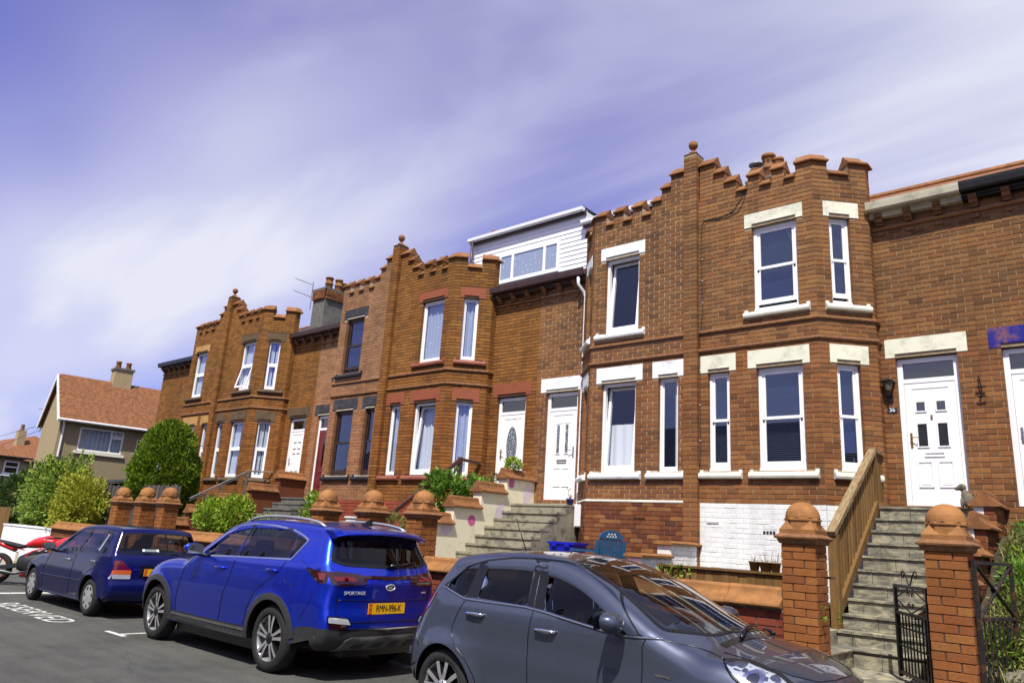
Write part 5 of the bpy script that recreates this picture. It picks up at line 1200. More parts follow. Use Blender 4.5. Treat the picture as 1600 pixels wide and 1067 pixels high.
class Car:
    def __init__(s, name, sp, label):
        s.sp = sp; s.X0, s.Y0, s.sg = sp['x0'], sp['yc'], sp['face']
        s.root = thing(name, (s.X0+s.sg*sp['wb']/2, s.Y0, ROADZ), label, 'car', 'cars parked along the kerb')
        prof = chaikin(sp['profile'], 2); s.prof = resample(prof, .022)
        s.build_body()
    def T(s, p): return (s.X0+s.sg*p[0], s.Y0+s.sg*p[1], ROADZ+p[2])
    def fin(s, m, name, mat, parent=None, smooth=None, label=None):
        m.v = [s.T(v) for v in m.v]; return m.build(name, mat, parent or s.root, smooth, label=label)
    def W(s, x, z):
        sp = s.sp; w = sp['w']; zs, zb = sp['zs'], sp['zb']
        d = 0.0
        if z < zs: d += sp.get('tuck', .05)*((zs-z)/zs)**2
        d += sp.get('lean', .03)*max(0, z-zs)/max(.01, zb-zs)*(1 if z < zb else (zb-zs)/max(.01, z-zs))
        if z > zb: u = z-zb; d += sp['tum']*u+sp.get('tumc', .25)*u*u
        xr, xf, x0, x1 = sp['xr'], sp['xf'], sp['xmin'], sp['xmax']
        if x < xr: d += sp['tr']*((xr-x)/(xr-x0))**2.2
        if x > xf: d += sp['tf']*((x-xf)/(x1-xf))**2.2
        for (zc0, sl, k, xa, xb) in sp.get('crease', ()):
            zc = zc0+sl*x; f = sstep(xa-.2, xa+.1, x)*(1-sstep(xb-.1, xb+.2, x)); d += f*k*max(0, min(.18, zc-z))
        for cx in (0, sp['wb']):
            r = math.hypot(x-cx, z-sp['wr']); d -= sp.get('flare', .018)*math.exp(-((r-sp['ra'])/.075)**2)*(1 if z < zb else 0)
        return w-d
    def build_body(s):
        sp = s.sp; N = len(s.prof); E = []; strip = []
        fr = [i/9 for i in range(9)]
        for i, (x, z, cr, r) in enumerate(s.prof):
            a = s.prof[max(0, i-2)]; b = s.prof[min(N-1, i+2)]; tx, tz = b[0]-a[0], b[1]-a[1]; L = math.hypot(tx, tz); nx, nz = tz/L, -tx/L
            ex, ez = x+nx*(cr+r), z+nz*(cr+r); w = s.W(ex, ez)
            row = []
            for f in fr: y = f*(w-r); o = cr*(y/max(w, .01))**2; row.append((x+nx*o, y, z+nz*o))
            o0 = cr*((w-r)/w)**2
            for k in range(0, 8):
                th = k/7*math.pi/2; y = (w-r)+r*math.sin(th); o = o0+(cr-o0)*(k/7)+r*(1-math.cos(th)); row.append((x+nx*o, y, z+nz*o))
            row[-1] = (ex, w, ez); strip.append(row); E.append((ex, ez))
        s.E = E
        nc = len(strip[0]); V = []; F = []
        for row in strip:
            for j in range(nc-1, 0, -1): V.append((row[j][0], -row[j][1], row[j][2]))
            for j in range(nc): V.append(row[j])
        M = 2*nc-1
        for i in range(N-1):
            for j in range(M-1): F.append((i*M+j, i*M+j+1, (i+1)*M+j+1, (i+1)*M+j))
        # side sheet
        ra, wr, wb = sp['ra'], sp['wr'], sp['wb']; zs0 = sp['zsill']
        def arc(cx, za, zb_):
            t0 = math.asin(max(-1, min(1, (za-wr)/ra))); t1 = math.asin(max(-1, min(1, (zb_-wr)/ra)))
            return [(cx+ra*math.cos(t0+(math.pi-t0-t1)*k/28), wr+ra*math.sin(t0+(math.pi-t0-t1)*k/28)) for k in range(29)]
        Eo = []
        for p in E:
            if not Eo or math.hypot(p[0]-Eo[-1][0], p[1]-Eo[-1][1]) > .008: Eo.append(p)
        s.Eo = Eo
        outer = Eo+arc(wb, sp['zf'], zs0)+arc(0, zs0, sp['zr'])
        wins = [resample(chaikin(P+[P[0]], 1), .04)[:-1] if sp.get('winsmooth') else P for P in sp['windows']]
        wins = [self_round(P, .035) for P in sp['windows']]
        s.wins = wins
        mloops = [P for P, _ in sp.get('matloops', ())]
        vs, tris = cdt([outer]+wins+mloops, .045)
        side = []
        for f, cx, cy in tris:
            side.append((f, not any(inpoly(cx, cy, P) for P in wins)))
        W2 = [s.W(v[0], v[1]) for v in vs]
        allV = list(V); allF = [tuple(f) for f in F]; b0 = len(allV)
        allV += [(v[0], w, v[1]) for v, w in zip(vs, W2)]; b1 = len(allV); allV += [(v[0], -w, v[1]) for v, w in zip(vs, W2)]
        for f, k in side: allF.append(tuple(b0+i for i in f)); allF.append(tuple(b1+i for i in reversed(f)))
        s.bvh = BVHTree.FromPolygons([Vector(v) for v in allV], allF)
        # holes for rear window and windscreen
        holesR, holesT = sp.get('hole_rear', []), sp.get('hole_top', [])
        keep = []
        for f in F:
            c = [sum(V[i][k] for i in f)/4 for k in range(3)]
            if c[0] < .3 and any(inpoly(abs(c[1]), c[2], P) for P in holesR) and c[2] > .9: continue
            if c[0] > .6 and any(inpoly(c[0], abs(c[1]), P) for P in holesT) and c[2] > .8: continue
            keep.append(f)
        faces = keep+[tuple(b0+i for i in f) for f, k in side if k]+[tuple(b1+i for i in reversed(f)) for f, k in side if k]
        me = bpy.data.meshes.new('body'); me.from_pydata([s.T(v) for v in allV], [], faces)
        smf = sp.get('stripmat'); mi = []
        for f in keep:
            c = [sum(V[i][k] for i in f)/4 for k in range(3)]; mi.append(smf(*c) if smf else 0)
        sm_ = []
        for (f, k), (_, cx, cy) in zip(side, tris):
            if k: sm_.append(next((q for P, q in sp.get('matloops', ()) if inpoly(cx, cy, P)), 0))
        me.polygons.foreach_set('material_index', mi+sm_+sm_)
        bm = bmesh.new(); bm.from_mesh(me); bmesh.ops.delete(bm, geom=[v for v in bm.verts if not v.link_faces], context='VERTS'); bmesh.ops.remove_doubles(bm, verts=bm.verts, dist=.004)
        for f in bm.faces:
            c_ = f.calc_center_median(); lx, ly, lz = s.sg*(c_.x-s.X0), s.sg*(c_.y-s.Y0), c_.z-ROADZ
            ref = Vector((max(.2, min(sp['wb']-.1, lx)), ly*.25, min(lz, .75))); o_ = Vector((lx, ly, lz))-ref; n_ = f.normal
            if s.sg*(n_.x*o_.x+n_.y*o_.y)+n_.z*o_.z < 0: f.normal_flip()
        bm.to_mesh(me); bm.free()
        me.polygons.foreach_set('use_smooth', [True]*len(me.polygons)); me.materials.append(MATS[sp['paint']]); me.materials.append(MATS['car_plastic']); me.update()
        o = bpy.data.objects.new('body', me); COL.objects.link(o); attach(o, s.root); s.body = o
        # arch liners, inner tub and underside
        for cx, za, zb_ in ((wb, sp['zf'], zs0), (0, zs0, sp['zr'])):
            A = arc(cx, za, zb_)
            for sg in (-1, 1):
                m = MB(); m.smooth = True
                o_ = [(x, sg*(s.W(x, z)-.002), z) for x, z in A]; i_ = [(x, sg*.50, z) for x, z in A]
                m.add(o_+i_, [(k, k+1, k+1+len(A), k+len(A)) for k in range(len(A)-1)]); m.poly(i_); s.fin(m, 'arch_liner', 'car_black')
        m = MB(); x0, x1 = sp['xmin']+.12, sp['xmax']-.15
        m.box(ra+.02, wb-ra-.02, -sp['w']+.16, sp['w']-.16, .17, sp['zfloor']); m.box(x0, -ra-.02, -.48, .48, .24, sp['zfloor']); m.box(-ra-.02, ra+.02, -.48, .48, .3, sp['zfloor']); m.box(wb-ra-.02, x1, -.48, .48, .22, sp['zfloor'])
        s.fin(m, 'underbody', 'car_black')
        # side glass
        for n_, P in enumerate(wins):
            gm = sp['glassmats'][n_]
            for sg in (1, -1):
                m = MB(); m.smooth = True; vv, tt = cdt([P], .09); m.add([(v[0], sg*(s.W(v[0], v[1])-.006), v[1]) for v in vv], [f if sg < 0 else tuple(reversed(f)) for f, _, _ in tt]); s.fin(m, 'side_window', gm)
    def hit(s, axis, a, b, sg=1):
        if axis == 'y': r = s.bvh.ray_cast(Vector((a, sg*3, b)), Vector((0, -sg, 0)))
        elif axis == 'r': r = s.bvh.ray_cast(Vector((-4, a, b)), Vector((1, 0, 0)))
        elif axis == 'f': r = s.bvh.ray_cast(Vector((8, a, b)), Vector((-1, 0, 0)))
        else: r = s.bvh.ray_cast(Vector((a, b, 4)), Vector((0, 0, -1)))
        return r
    def lift(s, axis, a, b, off, sg=1):
        r = s.hit(axis, a, b, sg)
        d = {'y': Vector((0, sg, 0)), 'r': Vector((-1, 0, 0)), 'f': Vector((1, 0, 0)), 't': Vector((0, 0, 1))}[axis]
        if r[0] is None or abs(r[1].dot(d)) < .12:
            g = {'y': (a, sg*s.W(a, b), b), 'r': (s.sp['xmin'], a, b), 'f': (s.sp['xmax'], a, b), 't': (a, b, 1.2)}[axis]
            r = s.bvh.find_nearest(Vector(g)); n = r[1]; o_ = r[0]-Vector((max(0, min(s.sp['wb'], r[0].x)), 0, .7)); n = n if n.dot(o_) > 0 else -n
            return tuple(r[0]+n*off)
        d = {'y': Vector((0, sg, 0)), 'r': Vector((-1, 0, 0)), 'f': Vector((1, 0, 0)), 't': Vector((0, 0, 1))}[axis]
        n = r[1]; n = n if n.dot(d) > 0 else -n
        return tuple(r[0]+(n*.6+d*.4)*off)
    def panel(s, name, axis, P, mat, off=.004, step=.05, sides=(1,), thick=0.0, hole=None, label=None, smooth=True):
        out = []
        for sg in sides:
            m = MB(); loops = [P]+([hole] if hole else [])
            vv, tt = cdt(loops, step)
            if hole: tt = [t_ for t_ in tt if not inpoly(t_[1], t_[2], hole)]
            pts = [s.lift(axis, v[0], v[1], off, sg) for v in vv]; m.smooth = smooth
            m.add(pts, [f for f, _, _ in tt])
            if thick:
                rim = [s.lift(axis, p[0], p[1], off, sg) for p in P]; inn = [s.lift(axis, p[0], p[1], off-thick, sg) for p in P]; n = len(P); m.smooth = False
                m.add(rim+inn, [(i, (i+1) % n, (i+1) % n+n, i+n) for i in range(n)])
            out.append(s.fin(m, name, mat, label=label))
        return out
    def line(s, name, axis, pts, w, mat, off=.0012, sides=(1, -1), h=None):
        for sg in sides:
            P3 = [Vector(s.lift(axis, a, b, off, sg)) for a, b in resample(pts, .04)]
            m = MB()
            m.tube(P3, w, 5); s.fin(m, name, mat, smooth=True)
    def wheel(s, cx, sg, kind):
        sp = s.sp; R, rw, wd = sp['wr'], sp['rim'], sp.get('tw', .205); yo = sg*(sp['w']-.03)
        root = empty('wheel', s.T((cx, yo, R)), s.root)
        d = -sg
        def put(m, name, mat): 
            m.v = [s.T((cx+v[0], yo+d*v[1], R+v[2])) for v in m.v]; return m.build(name, mat, root)
        m = MB(); m.lathe([(rw-.01, .02), (rw+.012, .004), (rw+.03, .0), (R-.04, .006), (R-.015, .022), (R, .05), (R, wd-.05), (R-.02, wd-.015), (rw, wd)], (0, 0, 0), 56, 'y'); put(m, 'tyre', 'tyre')
        rim = empty('rim', s.T((cx, yo, R)), root)
        def putr(m, name, mat): m.v = [s.T((cx+v[0], yo+d*v[1], R+v[2])) for v in m.v]; return m.build(name, mat, root)
        m = MB(); m.lathe([(rw+.004, .008), (rw+.006, .016), (rw-.012, .022), (rw-.022, .06), (rw-.03, wd-.02), (.05, wd-.03)], (0, 0, 0), 48, 'y'); putr(m, 'rim', 'alloy' if kind != 'cap' else 'alloy_dark')
        m = MB(); m.lathe([(0, .10), (rw*.62, .10), (rw*.62, .12)], (0, 0, 0), 32, 'y'); putr(m, 'brake_disc', 'alloy_dark')
        if kind == 'cap':
            m = MB(); m.lathe([(0, .006), (.05, .008), (.07, .014), (rw*.55, .012), (rw*.9, .016), (rw, .012), (rw+.004, .02)], (0, 0, 0), 48, 'y'); putr(m, 'hubcap', 'hubcap')
            for k in range(7):
                a = 2*math.pi*k/7+.2; m = MB(); K = 14; c0 = (rw*.74*math.cos(a), rw*.74*math.sin(a)); ct, st_ = math.cos(a), math.sin(a)
                m.poly([(c0[0]+(.022*math.cos(q)*ct-.028*math.sin(q)*st_), .0105, c0[1]+(.022*math.cos(q)*st_+.028*math.sin(q)*ct)) for q in [2*math.pi*i/K for i in range(K)]]); putr(m, 'hubcap_slot', 'car_black')
        else:
            n = 5
            for k in range(n):
                a0 = 2*math.pi*k/n+.35
                for da in ((-.19, .19) if kind == 'twin' else (-.27, .27)):
                    m = MB(); a = a0+da; ai = a0+da*(1.6 if kind == 'twin' else .5)
                    wi, wo = (.015, .020) if kind == 'twin' else (.018, .019)
                    c_ = lambda r_, an, off_: (r_*math.cos(an)-off_*math.sin(an), r_*math.sin(an)+off_*math.cos(an))
                    pin = [c_(.05, ai, -wi), c_(.05, ai, wi)]; pmid = [c_(rw*.55, a0+da*1.02, -wi), c_(rw*.55, a0+da*1.02, wi)]; pout = [c_(rw-.006, a, -wo), c_(rw-.006, a, wo)]
                    y0_, y1_, y2_ = .026, .018, .016
                    top = [(*[pin[0][0]], y0_, pin[0][1]), (pmid[0][0], y1_, pmid[0][1]), (pout[0][0], y2_, pout[0][1]), (pout[1][0], y2_, pout[1][1]), (pmid[1][0], y1_, pmid[1][1]), (pin[1][0], y0_, pin[1][1])]
                    bot = [(x, .065, z) for x, y, z in top]
                    m.cur = 0; m.add(top+bot, [(0, 1, 4, 5), (1, 2, 3, 4)]); m.cur = 1; m.add(top+bot, [(0, 1, 7, 6), (1, 2, 8, 7), (3, 4, 10, 9), (4, 5, 11, 10)])
                    m.v = [s.T((cx+v[0], yo+d*v[1], R+v[2])) for v in m.v]; m.build('spoke', ['alloy', 'alloy_dark'], root)
            m = MB(); m.lathe([(0, .012), (.025, .012), (.032, .018), (.058, .022), (.062, .05)], (0, 0, 0), 24, 'y'); putr(m, 'hub', 'alloy_dark' if kind == 'twin' else 'alloy')
            for k in range(5):
                a = 2*math.pi*k/5; m = MB(); m.lathe([(0, .018), (.008, .018), (.008, .03)], (.045*math.cos(a), 0, .045*math.sin(a)), 8, 'y'); putr(m, 'wheel_nut', 'alloy_dark')
        bpy.data.objects.remove(rim)
    def rbox(s, name, x0, x1, y0, y1, z0, z1, r, mat, lean=0.0, parent=None):
        bm = bmesh.new(); bmesh.ops.create_cube(bm, size=1)
        for v in bm.verts: v.co = Vector(((x0+x1)/2+v.co.x*(x1-x0), (y0+y1)/2+v.co.y*(y1-y0), (z0+z1)/2+v.co.z*(z1-z0)))
        bmesh.ops.bevel(bm, geom=list(bm.edges), offset=r, segments=3, affect='EDGES', profile=.5)
        for v in bm.verts: v.co.x += lean*(v.co.z-z0); v.co = Vector(s.T(v.co))
        me = bpy.data.meshes.new(name); bm.to_mesh(me); bm.free(); me.materials.append(MATS[mat]); me.polygons.foreach_set('use_smooth', [True]*len(me.polygons))
        o = bpy.data.objects.new(name, me); COL.objects.link(o); attach(o, parent or s.root); return o
    def interior(s, xf, xr, zseat, mat='seat_dark', top=1.12):
        for y in (-.36, .36):
            s.rbox('front_seat', xf-.05, xf+.42, y-.23, y+.23, zseat-.18, zseat, .05, mat)
            b = s.rbox('seat_back', xf-.12, xf+.02, y-.23, y+.23, zseat-.1, top-.08, .055, mat, -.22)
            s.rbox('headrest', xf-.13, xf-.05, y-.13, y+.13, top, top+.19, .04, mat, -.22)
            m = MB()
            for q in (-.05, .05): m.tube([(xf-.22, y+q, top-.1), (xf-.235, y+q, top+.05)], .007, 6)
            s.fin(m, 'headrest_post', 'chrome')
        s.rbox('rear_seat', xr-.1, xr+.02, -.6, .6, zseat-.1, top-.16, .05, mat, -.25)
        for y in (-.36, .36): s.rbox('headrest', xr-.13, xr-.05, y-.12, y+.12, top-.13, top+.03, .035, mat, -.25)
        s.rbox('dashboard', s.sp['dash'][0], s.sp['dash'][1], -.64, .64, .6, s.sp['dash'][2], .06, 'car_black')
        y = s.sp['wheel_y']; x = s.sp['dash'][0]-.14; z = s.sp['dash'][2]-.02; m = MB()
        m.tube([(x+.07*math.sin(a), y+.175*math.cos(a), z+.16*math.sin(a)) for a in [2*math.pi*k/24 for k in range(25)]], .014, 8); m.tube([(x, y-.16, z), (x+.03, y, z-.01), (x, y+.16, z)], .018, 6); m.tube([(x, y, z), (x+.25, y, z-.12)], .03, 8); s.fin(m, 'steering_wheel', 'car_black')
def self_round(P, r, n=4):
    out = []; N = len(P)
    for i in range(N):
        a, b, c = Vector(P[i-1]), Vector(P[i]), Vector(P[(i+1) % N]); u = (a-b); v = (c-b); q = min(r, u.length*.45, v.length*.45); p0 = b+u.normalized()*q; p1 = b+v.normalized()*q
        for k in range(n+1): f = k/n; pt = p0*(1-f)**2+b*2*f*(1-f)+p1*f*f; out.append((pt.x, pt.y))
    # densify long edges
    d = []
    for i in range(len(out)):
        a, b = out[i], out[(i+1) % len(out)]; L = math.hypot(b[0]-a[0], b[1]-a[1]); k = max(1, int(L/.05))
        for j in range(k): d.append((a[0]+(b[0]-a[0])*j/k, a[1]+(b[1]-a[1])*j/k))
    return d
def dens(P, st=.04): return self_round(P, .012, 2)
def ring_strip(s, name, P, w, mat, off, sides=(1, -1), axis='y'):
    for sg in sides:
        Q = offset_poly(P, w); n = len(P); m = MB(); m.smooth = True
        a = [s.lift(axis, p[0], p[1], off, sg) for p in P]; b = [s.lift(axis, p[0], p[1], off, sg) for p in Q]
        m.add(a+b, [(i, (i+1) % n, (i+1) % n+n, i+n) for i in range(n)]); s.fin(m, name, mat)
def mir(P): return [(-a, b) for a, b in reversed(P)]
def sym(P): return P+[(-a, b) for a, b in reversed(P)]
def mirror_part(c, x, z, mat, sg, big=1.0):
    y = c.W(x, z); root_y = y-.03
    bm = bmesh.new(); bmesh.ops.create_icosphere(bm, subdivisions=3, radius=1)
    for v in bm.verts:
        q = v.co.copy(); fx = .10 if q.x > 0 else .035; q.z = math.copysign(abs(q.z)**.8, q.z); q.y = math.copysign(abs(q.y)**.8, q.y)
        k_ = 1-.28*max(0, q.y); v.co = Vector((x+q.x*fx*big+.02*max(0, q.y), sg*(y+.15+q.y*.115*big), z+.07+q.z*.072*big*k_+.012*q.y))
    for v in bm.verts: v.co = Vector(c.T(v.co))
    me = bpy.data.meshes.new('wing_mirror'); bm.to_mesh(me); bm.free(); me.materials.append(MATS[mat]); me.polygons.foreach_set('use_smooth', [True]*len(me.polygons))
    o = bpy.data.objects.new('wing_mirror', me); COL.objects.link(o); attach(o, c.root)
    m = MB(); m.bar((x+.01, sg*root_y, z-.02), (x+.01, sg*(y+.12), z+.02), .07, .035); c.fin(m, 'mirror_arm', 'car_black', o)
    m = MB(); m.add([(x-.046*big, sg*(y+.155+.095*big*a), z+.075+.065*big*b) for a, b in ((-1, -.8), (1, -.8), (1, .6), (.6, .9), (-.6, .9), (-1, .6))], [(0, 1, 2, 3, 4, 5)]); c.fin(m, 'mirror_glass', 'chrome', o)
def handle(c, x, z, sg, mat):
    y = c.W(x, z); m = MB(); m.smooth = True
    m.tube([(x-.10, sg*(y-.005), z), (x-.085, sg*(y+.026), z), (x, sg*(y+.034), z+.003), (x+.085, sg*(y+.026), z), (x+.10, sg*(y-.005), z)], [.014, .016, .015, .016, .014], 8); o = c.fin(m, 'door_handle', mat)
    K = 16; P = [(x+.065*math.cos(2*math.pi*i/K), z+.035*math.sin(2*math.pi*i/K)) for i in range(K)]; c.panel('handle_recess', 'y', P, c.sp['recess'], .0015, .03, (sg,))
def plate(c, axis, cy, cz, w, h, text, red=True, back=0.004, tilt=0.0):
    base = c.lift(axis, cy, cz, back); sgx = -1 if axis == 'r' else 1
    root = None
    x = base[0]+sgx*.012; m = MB()
    m.box(min(x, x-sgx*.01), max(x, x-sgx*.01), cy-w/2, cy+w/2, cz-h/2, cz+h/2); p = c.fin(m, 'number_plate', 'plate_yellow')
    if red:
        m = MB(); yl = cy+w/2-.048 if axis == 'r' else cy-w/2
        m.box(min(x+sgx*.001, x), max(x+sgx*.001, x), yl+.002, yl+.046, cz-h/2+.003, cz+h/2-.003); c.fin(m, 'plate_band', 'plate_red', p)
        q = MB(); yc = yl+.024; 
        for k in range(3):
            a = k*2.094+.3; q.tube([(x+sgx*.0015, yc, cz+.015), (x+sgx*.0015, yc+.011*math.cos(a), cz+.015+.011*math.sin(a)), (x+sgx*.0015, yc+.018*math.cos(a+.7), cz+.015+.018*math.sin(a+.7))], .0022, 4)
        q.box(min(x, x+sgx*.0015), max(x, x+sgx*.0015), yc-.014, yc+.014, cz-.034, cz-.026); c.fin(q, 'plate_emblem', 'plate_yellow', p)
    o = None
    wy = c.T((x+sgx*.002, cy-(.022 if red else 0), cz))
    # world facing: rear of a car facing -X looks towards +X
    face = sgx*c.sg
    text_obj(text, h*.90, wy, (R_(90), 0, R_(90)*face), 'ink_black', p, .0008, 'plate_character', sx=.72)
    return p
plain('moto_glass', srgb(40, 44, 52), .08)
# --- bright blue sport utility car (faces away from the camera's right)
suv = Car('blue_suv', dict(x0=-7.65, yc=4.93+.885, face=-1, wb=2.74, wr=.35, ra=.405, rim=.245, w=.905, zs=.78, zb=1.13, lean=.06, tuck=.085, tum=.40, tumc=.15, xr=.25, xf=2.5, xmin=-.95, xmax=3.55, tr=.11, tf=.17, zsill=.30, zf=.32, zr=.34, zfloor=.46,
    paint='paint_blue', recess='paint_blue', crease=[(.93, .02, .10, -.2, 2.6), (.52, -.02, -.10, .5, 2.1)], flare=.022, dash=(1.75, 2.15, 1.02), wheel_y=-.36,
    profile=[(-.72, .27, .05, .10), (-.86, .30, .08, .10), (-.935, .40, .10, .10), (-.955, .52, .10, .10), (-.95, .66, .10, .10), (-.925, .76, .10, .12), (-.935, .90, .10, .13), (-.945, .99, .10, .13), (-.92, 1.06, .10, .13), (-.88, 1.13, .10, .12), (-.80, 1.28, .10, .11), (-.71, 1.44, .09, .10), (-.66, 1.53, .06, .09), (-.54, 1.595, .04, .08), (-.2, 1.632, .04, .09), (.3, 1.648, .04, .10), (.8, 1.65, .04, .10), (1.15, 1.625, .05, .10), (1.42, 1.57, .07, .09), (1.62, 1.47, .10, .08), (1.9, 1.30, .13, .08), (2.2, 1.145, .14, .10), (2.32, 1.125, .10, .12), (2.7, 1.09, .07, .14), (3.1, 1.02, .10, .16), (3.36, .92, .18, .18), (3.48, .80, .24, .18), (3.54, .62, .25, .16), (3.55, .42, .25, .14), (3.48, .25, .22, .12), (3.3, .20, .2, .1)],
    windows=[[(.985, 1.165), (1.66, 1.135), (1.74, 1.16), (1.42, 1.40), (1.17, 1.505), (.93, 1.535)], [(-.10, 1.205), (.915, 1.168), (.865, 1.535), (.45, 1.53), (.10, 1.50), (-.06, 1.465)], [(-.155, 1.215), (-.125, 1.207), (-.085, 1.455), (-.16, 1.44), (-.275, 1.41)]],
    matloops=[([(-1.2, .05), (-.36, .05), (-.42, .42), (-.49, .53), (-.66, .545), (-1.2, .56)], 1)], stripmat=lambda x, y, z: 1 if (x < 0 and z < .535) else 0, glassmats=['car_glass', 'car_glass_tint', 'car_glass_tint'], hole_rear=[[(-.02, 1.20), (.60, 1.20), (.55, 1.42), (-.02, 1.44)]], hole_top=[[(1.50, -.02), (2.10, -.02), (2.02, .62), (1.55, .58)]]),
    'bright metallic blue sport utility car parked with its yellow rear plate towards us')
c = suv
for P, nm in zip([self_round(Q, .035) for Q in ([(1.69, 1.12), (1.80, 1.15), (1.44, 1.42), (1.18, 1.53), (.92, 1.562), (.45, 1.555), (.08, 1.525), (-.16, 1.47), (-.315, 1.415), (-.17, 1.185), (.9, 1.15)],)], ('x',)):
    ring_strip(c, 'window_trim', P, .018, 'chrome', .005)
for P in ([(.985, 1.165), (.93, 1.535), (.865, 1.535), (.915, 1.168)], [(-.10, 1.205), (-.06, 1.465), (-.085, 1.455), (-.125, 1.207)]): c.panel('window_pillar', 'y', P, 'car_black', .001, .05, (1, -1))
# black cladding along arches and sill
ra, wr, wb = .405, .35, 2.74
def clad(c, cx, w, za, zb, mat):
    t0, t1 = math.asin((za-wr)/ra), math.asin((zb-wr)/ra); K = 26; ang = [t0+(math.pi-t0-t1)*k/K for k in range(K+1)]
    P = [(cx+(ra-.004)*math.cos(a), wr+(ra-.004)*math.sin(a)) for a in ang]+[(cx+(ra+w)*math.cos(a), wr+(ra+w)*math.sin(a)) for a in reversed(ang)]
    c.panel('arch_cladding', 'y', P, mat, .012, .04, (1, -1), .012)
clad(c, 0, .07, .31, .40, 'car_plastic'); clad(c, wb, .07, .34, .31, 'car_plastic')
c.panel('sill_cladding', 'y', [(ra+.06, .295), (wb-ra-.05, .295), (wb-ra-.06, .385), (wb-ra-.09, .41), (ra+.06, .41)], 'car_plastic', .014, .06, (1, -1), .014)
c.panel('sill_strip', 'y', [(ra+.07, .375), (wb-ra-.09, .375), (wb-ra-.09, .40), (ra+.07, .40)], 'car_skid', .020, .06, (1, -1), .008)
# rear: lower bumper, window, lamps, plate
c.panel('skid_plate', 'r', sym([(0, .31), (.60, .31), (.50, .43), (.44, .45), (0, .45)]), 'car_skid', .020, .06, thick=.012)
for k in range(4): c.panel('skid_notch', 'r', [(-.42+k*.24, .34), (-.30+k*.24, .34), (-.34+k*.24, .39), (-.46+k*.24, .39)], 'car_plastic', .026, .08, thick=.004)
c.panel('bumper_trim', 'r', sym([(0, .52), (.62, .52), (.62, .533), (0, .533)]), 'chrome', .016, .08, thick=.006)
RW = self_round(sym([(0, 1.15), (.55, 1.165), (.70, 1.21), (.655, 1.33), (.60, 1.455), (0, 1.475)]), .05)
RI = offset_poly(RW, .035); c.panel('rear_window_frame', 'r', RW, 'car_black', .004, .06, hole=RI); c.panel('rear_window', 'r', RI, 'car_glass_tint', .003, .07)
c.panel('spoiler_shade', 'r', self_round(sym([(0, 1.462), (.60, 1.445), (.62, 1.49), (0, 1.512)]), .01), 'car_black', .006, .06)
LMP = dens([(.34, .985), (.60, .96), (.74, .985), (.75, 1.10), (.66, 1.11), (.42, 1.09), (.30, 1.065)])
for P in (LMP, mir(LMP)): c.panel('tail_lamp', 'r', P, 'lamp_red_dark', .010, .035, thick=.01)
c.panel('lamp_bar', 'r', dens(sym([(0, 1.035), (.33, 1.045), (.33, 1.078), (0, 1.068)])), 'lamp_red_dark', .010, .05, thick=.01)
c.panel('tail_lamp_side', 'y', dens([(-.46, 1.13), (-.62, 1.115), (-.80, 1.11), (-.81, .985), (-.72, .985), (-.60, 1.04)]), 'lamp_red_dark', .006, .04, (1, -1), .006)
c.panel('lamp_glow', 'y', dens([(-.66, 1.09), (-.78, 1.085), (-.78, 1.02), (-.72, 1.02)]), 'lamp_red', .010, .04, (1, -1))
for sg in (1, -1):
    P = [(a*sg, b) for a, b in [(.44, 1.01), (.70, 1.015), (.71, 1.06), (.48, 1.06)]]; P = P if sg > 0 else list(reversed(P))
    c.panel('lamp_glow', 'r', dens(P), 'lamp_red', .013, .04)
    F_ = [(.48*sg, .575), (.74*sg, .60), (.74*sg, .655), (.52*sg, .635)]; F_ = F_ if sg > 0 else list(reversed(F_)); c.panel('fog_lamp_surround', 'r', dens([(a+(.012*sg if abs(a) > .6 else -.012*sg), b+(.012 if b > .61 else -.012)) for a, b in F_]), 'car_black', .003, .04); c.panel('fog_lamp', 'r', dens(F_), 'lamp_white', .006, .04)
    F_ = [(.54*sg, .535), (.73*sg, .545), (.73*sg, .59), (.50*sg, .568)]; F_ = F_ if sg > 0 else list(reversed(F_)); c.panel('reflector', 'r', dens(F_), 'lamp_red_dark', .008, .04)
c.line('tailgate_gap', 'r', [(.66, 1.0), (.66, .66), (.60, .60), (-.60, .60), (-.66, .66), (-.66, 1.0)], .005, 'car_black', sides=(1,)); c.line('tailgate_crease', 'r', [(.64, .825), (.0, .815), (-.64, .825)], .006, 'paint_navy', 0, sides=(1,)); c.line('tailgate_gap', 'r', [(.70, 1.12), (.74, 1.25), (.76, 1.40)], .004, 'car_black', sides=(1,)); c.line('tailgate_gap', 'r', [(-.70, 1.12), (-.74, 1.25), (-.76, 1.40)], .004, 'car_black', sides=(1,))
plate(c, 'r', .02, .735, .52, .112, 'RMN-996-K')
# emblem and lettering
bp = c.lift('r', 0, .955, .004); m = MB(); K = 24; m.tube([(bp[0]-.006, .062*math.cos(2*math.pi*i/K), .955+.03*math.sin(2*math.pi*i/K)) for i in range(K+1)], .006, 6); bo = c.fin(m, 'badge', 'badge_silver')
m = MB(); m.poly([(bp[0]-.003, .06*math.cos(2*math.pi*i/K), .955+.028*math.sin(2*math.pi*i/K)) for i in range(K)]); c.fin(m, 'badge_field', 'car_black', bo)
text_obj('KIA', .038, c.T((bp[0]-.006, 0, .955)), (R_(90), 0, R_(90)), 'badge_silver', bo, .001, 'badge_letter')
q = c.lift('r', .46, .895, .004); o = text_obj('SPORTAGE', .050, c.T((q[0]-.004, .46, .895)), (R_(90), 0, R_(90)-.10), 'badge_silver', c.root, .002, 'model_lettering', sx=1.1)
q = c.lift('r', -.56, .895, .004); c.panel('trim_badge', 'r', [(-.60, .887), (-.52, .887), (-.52, .903), (-.60, .903)], 'badge_silver', .005, .05)
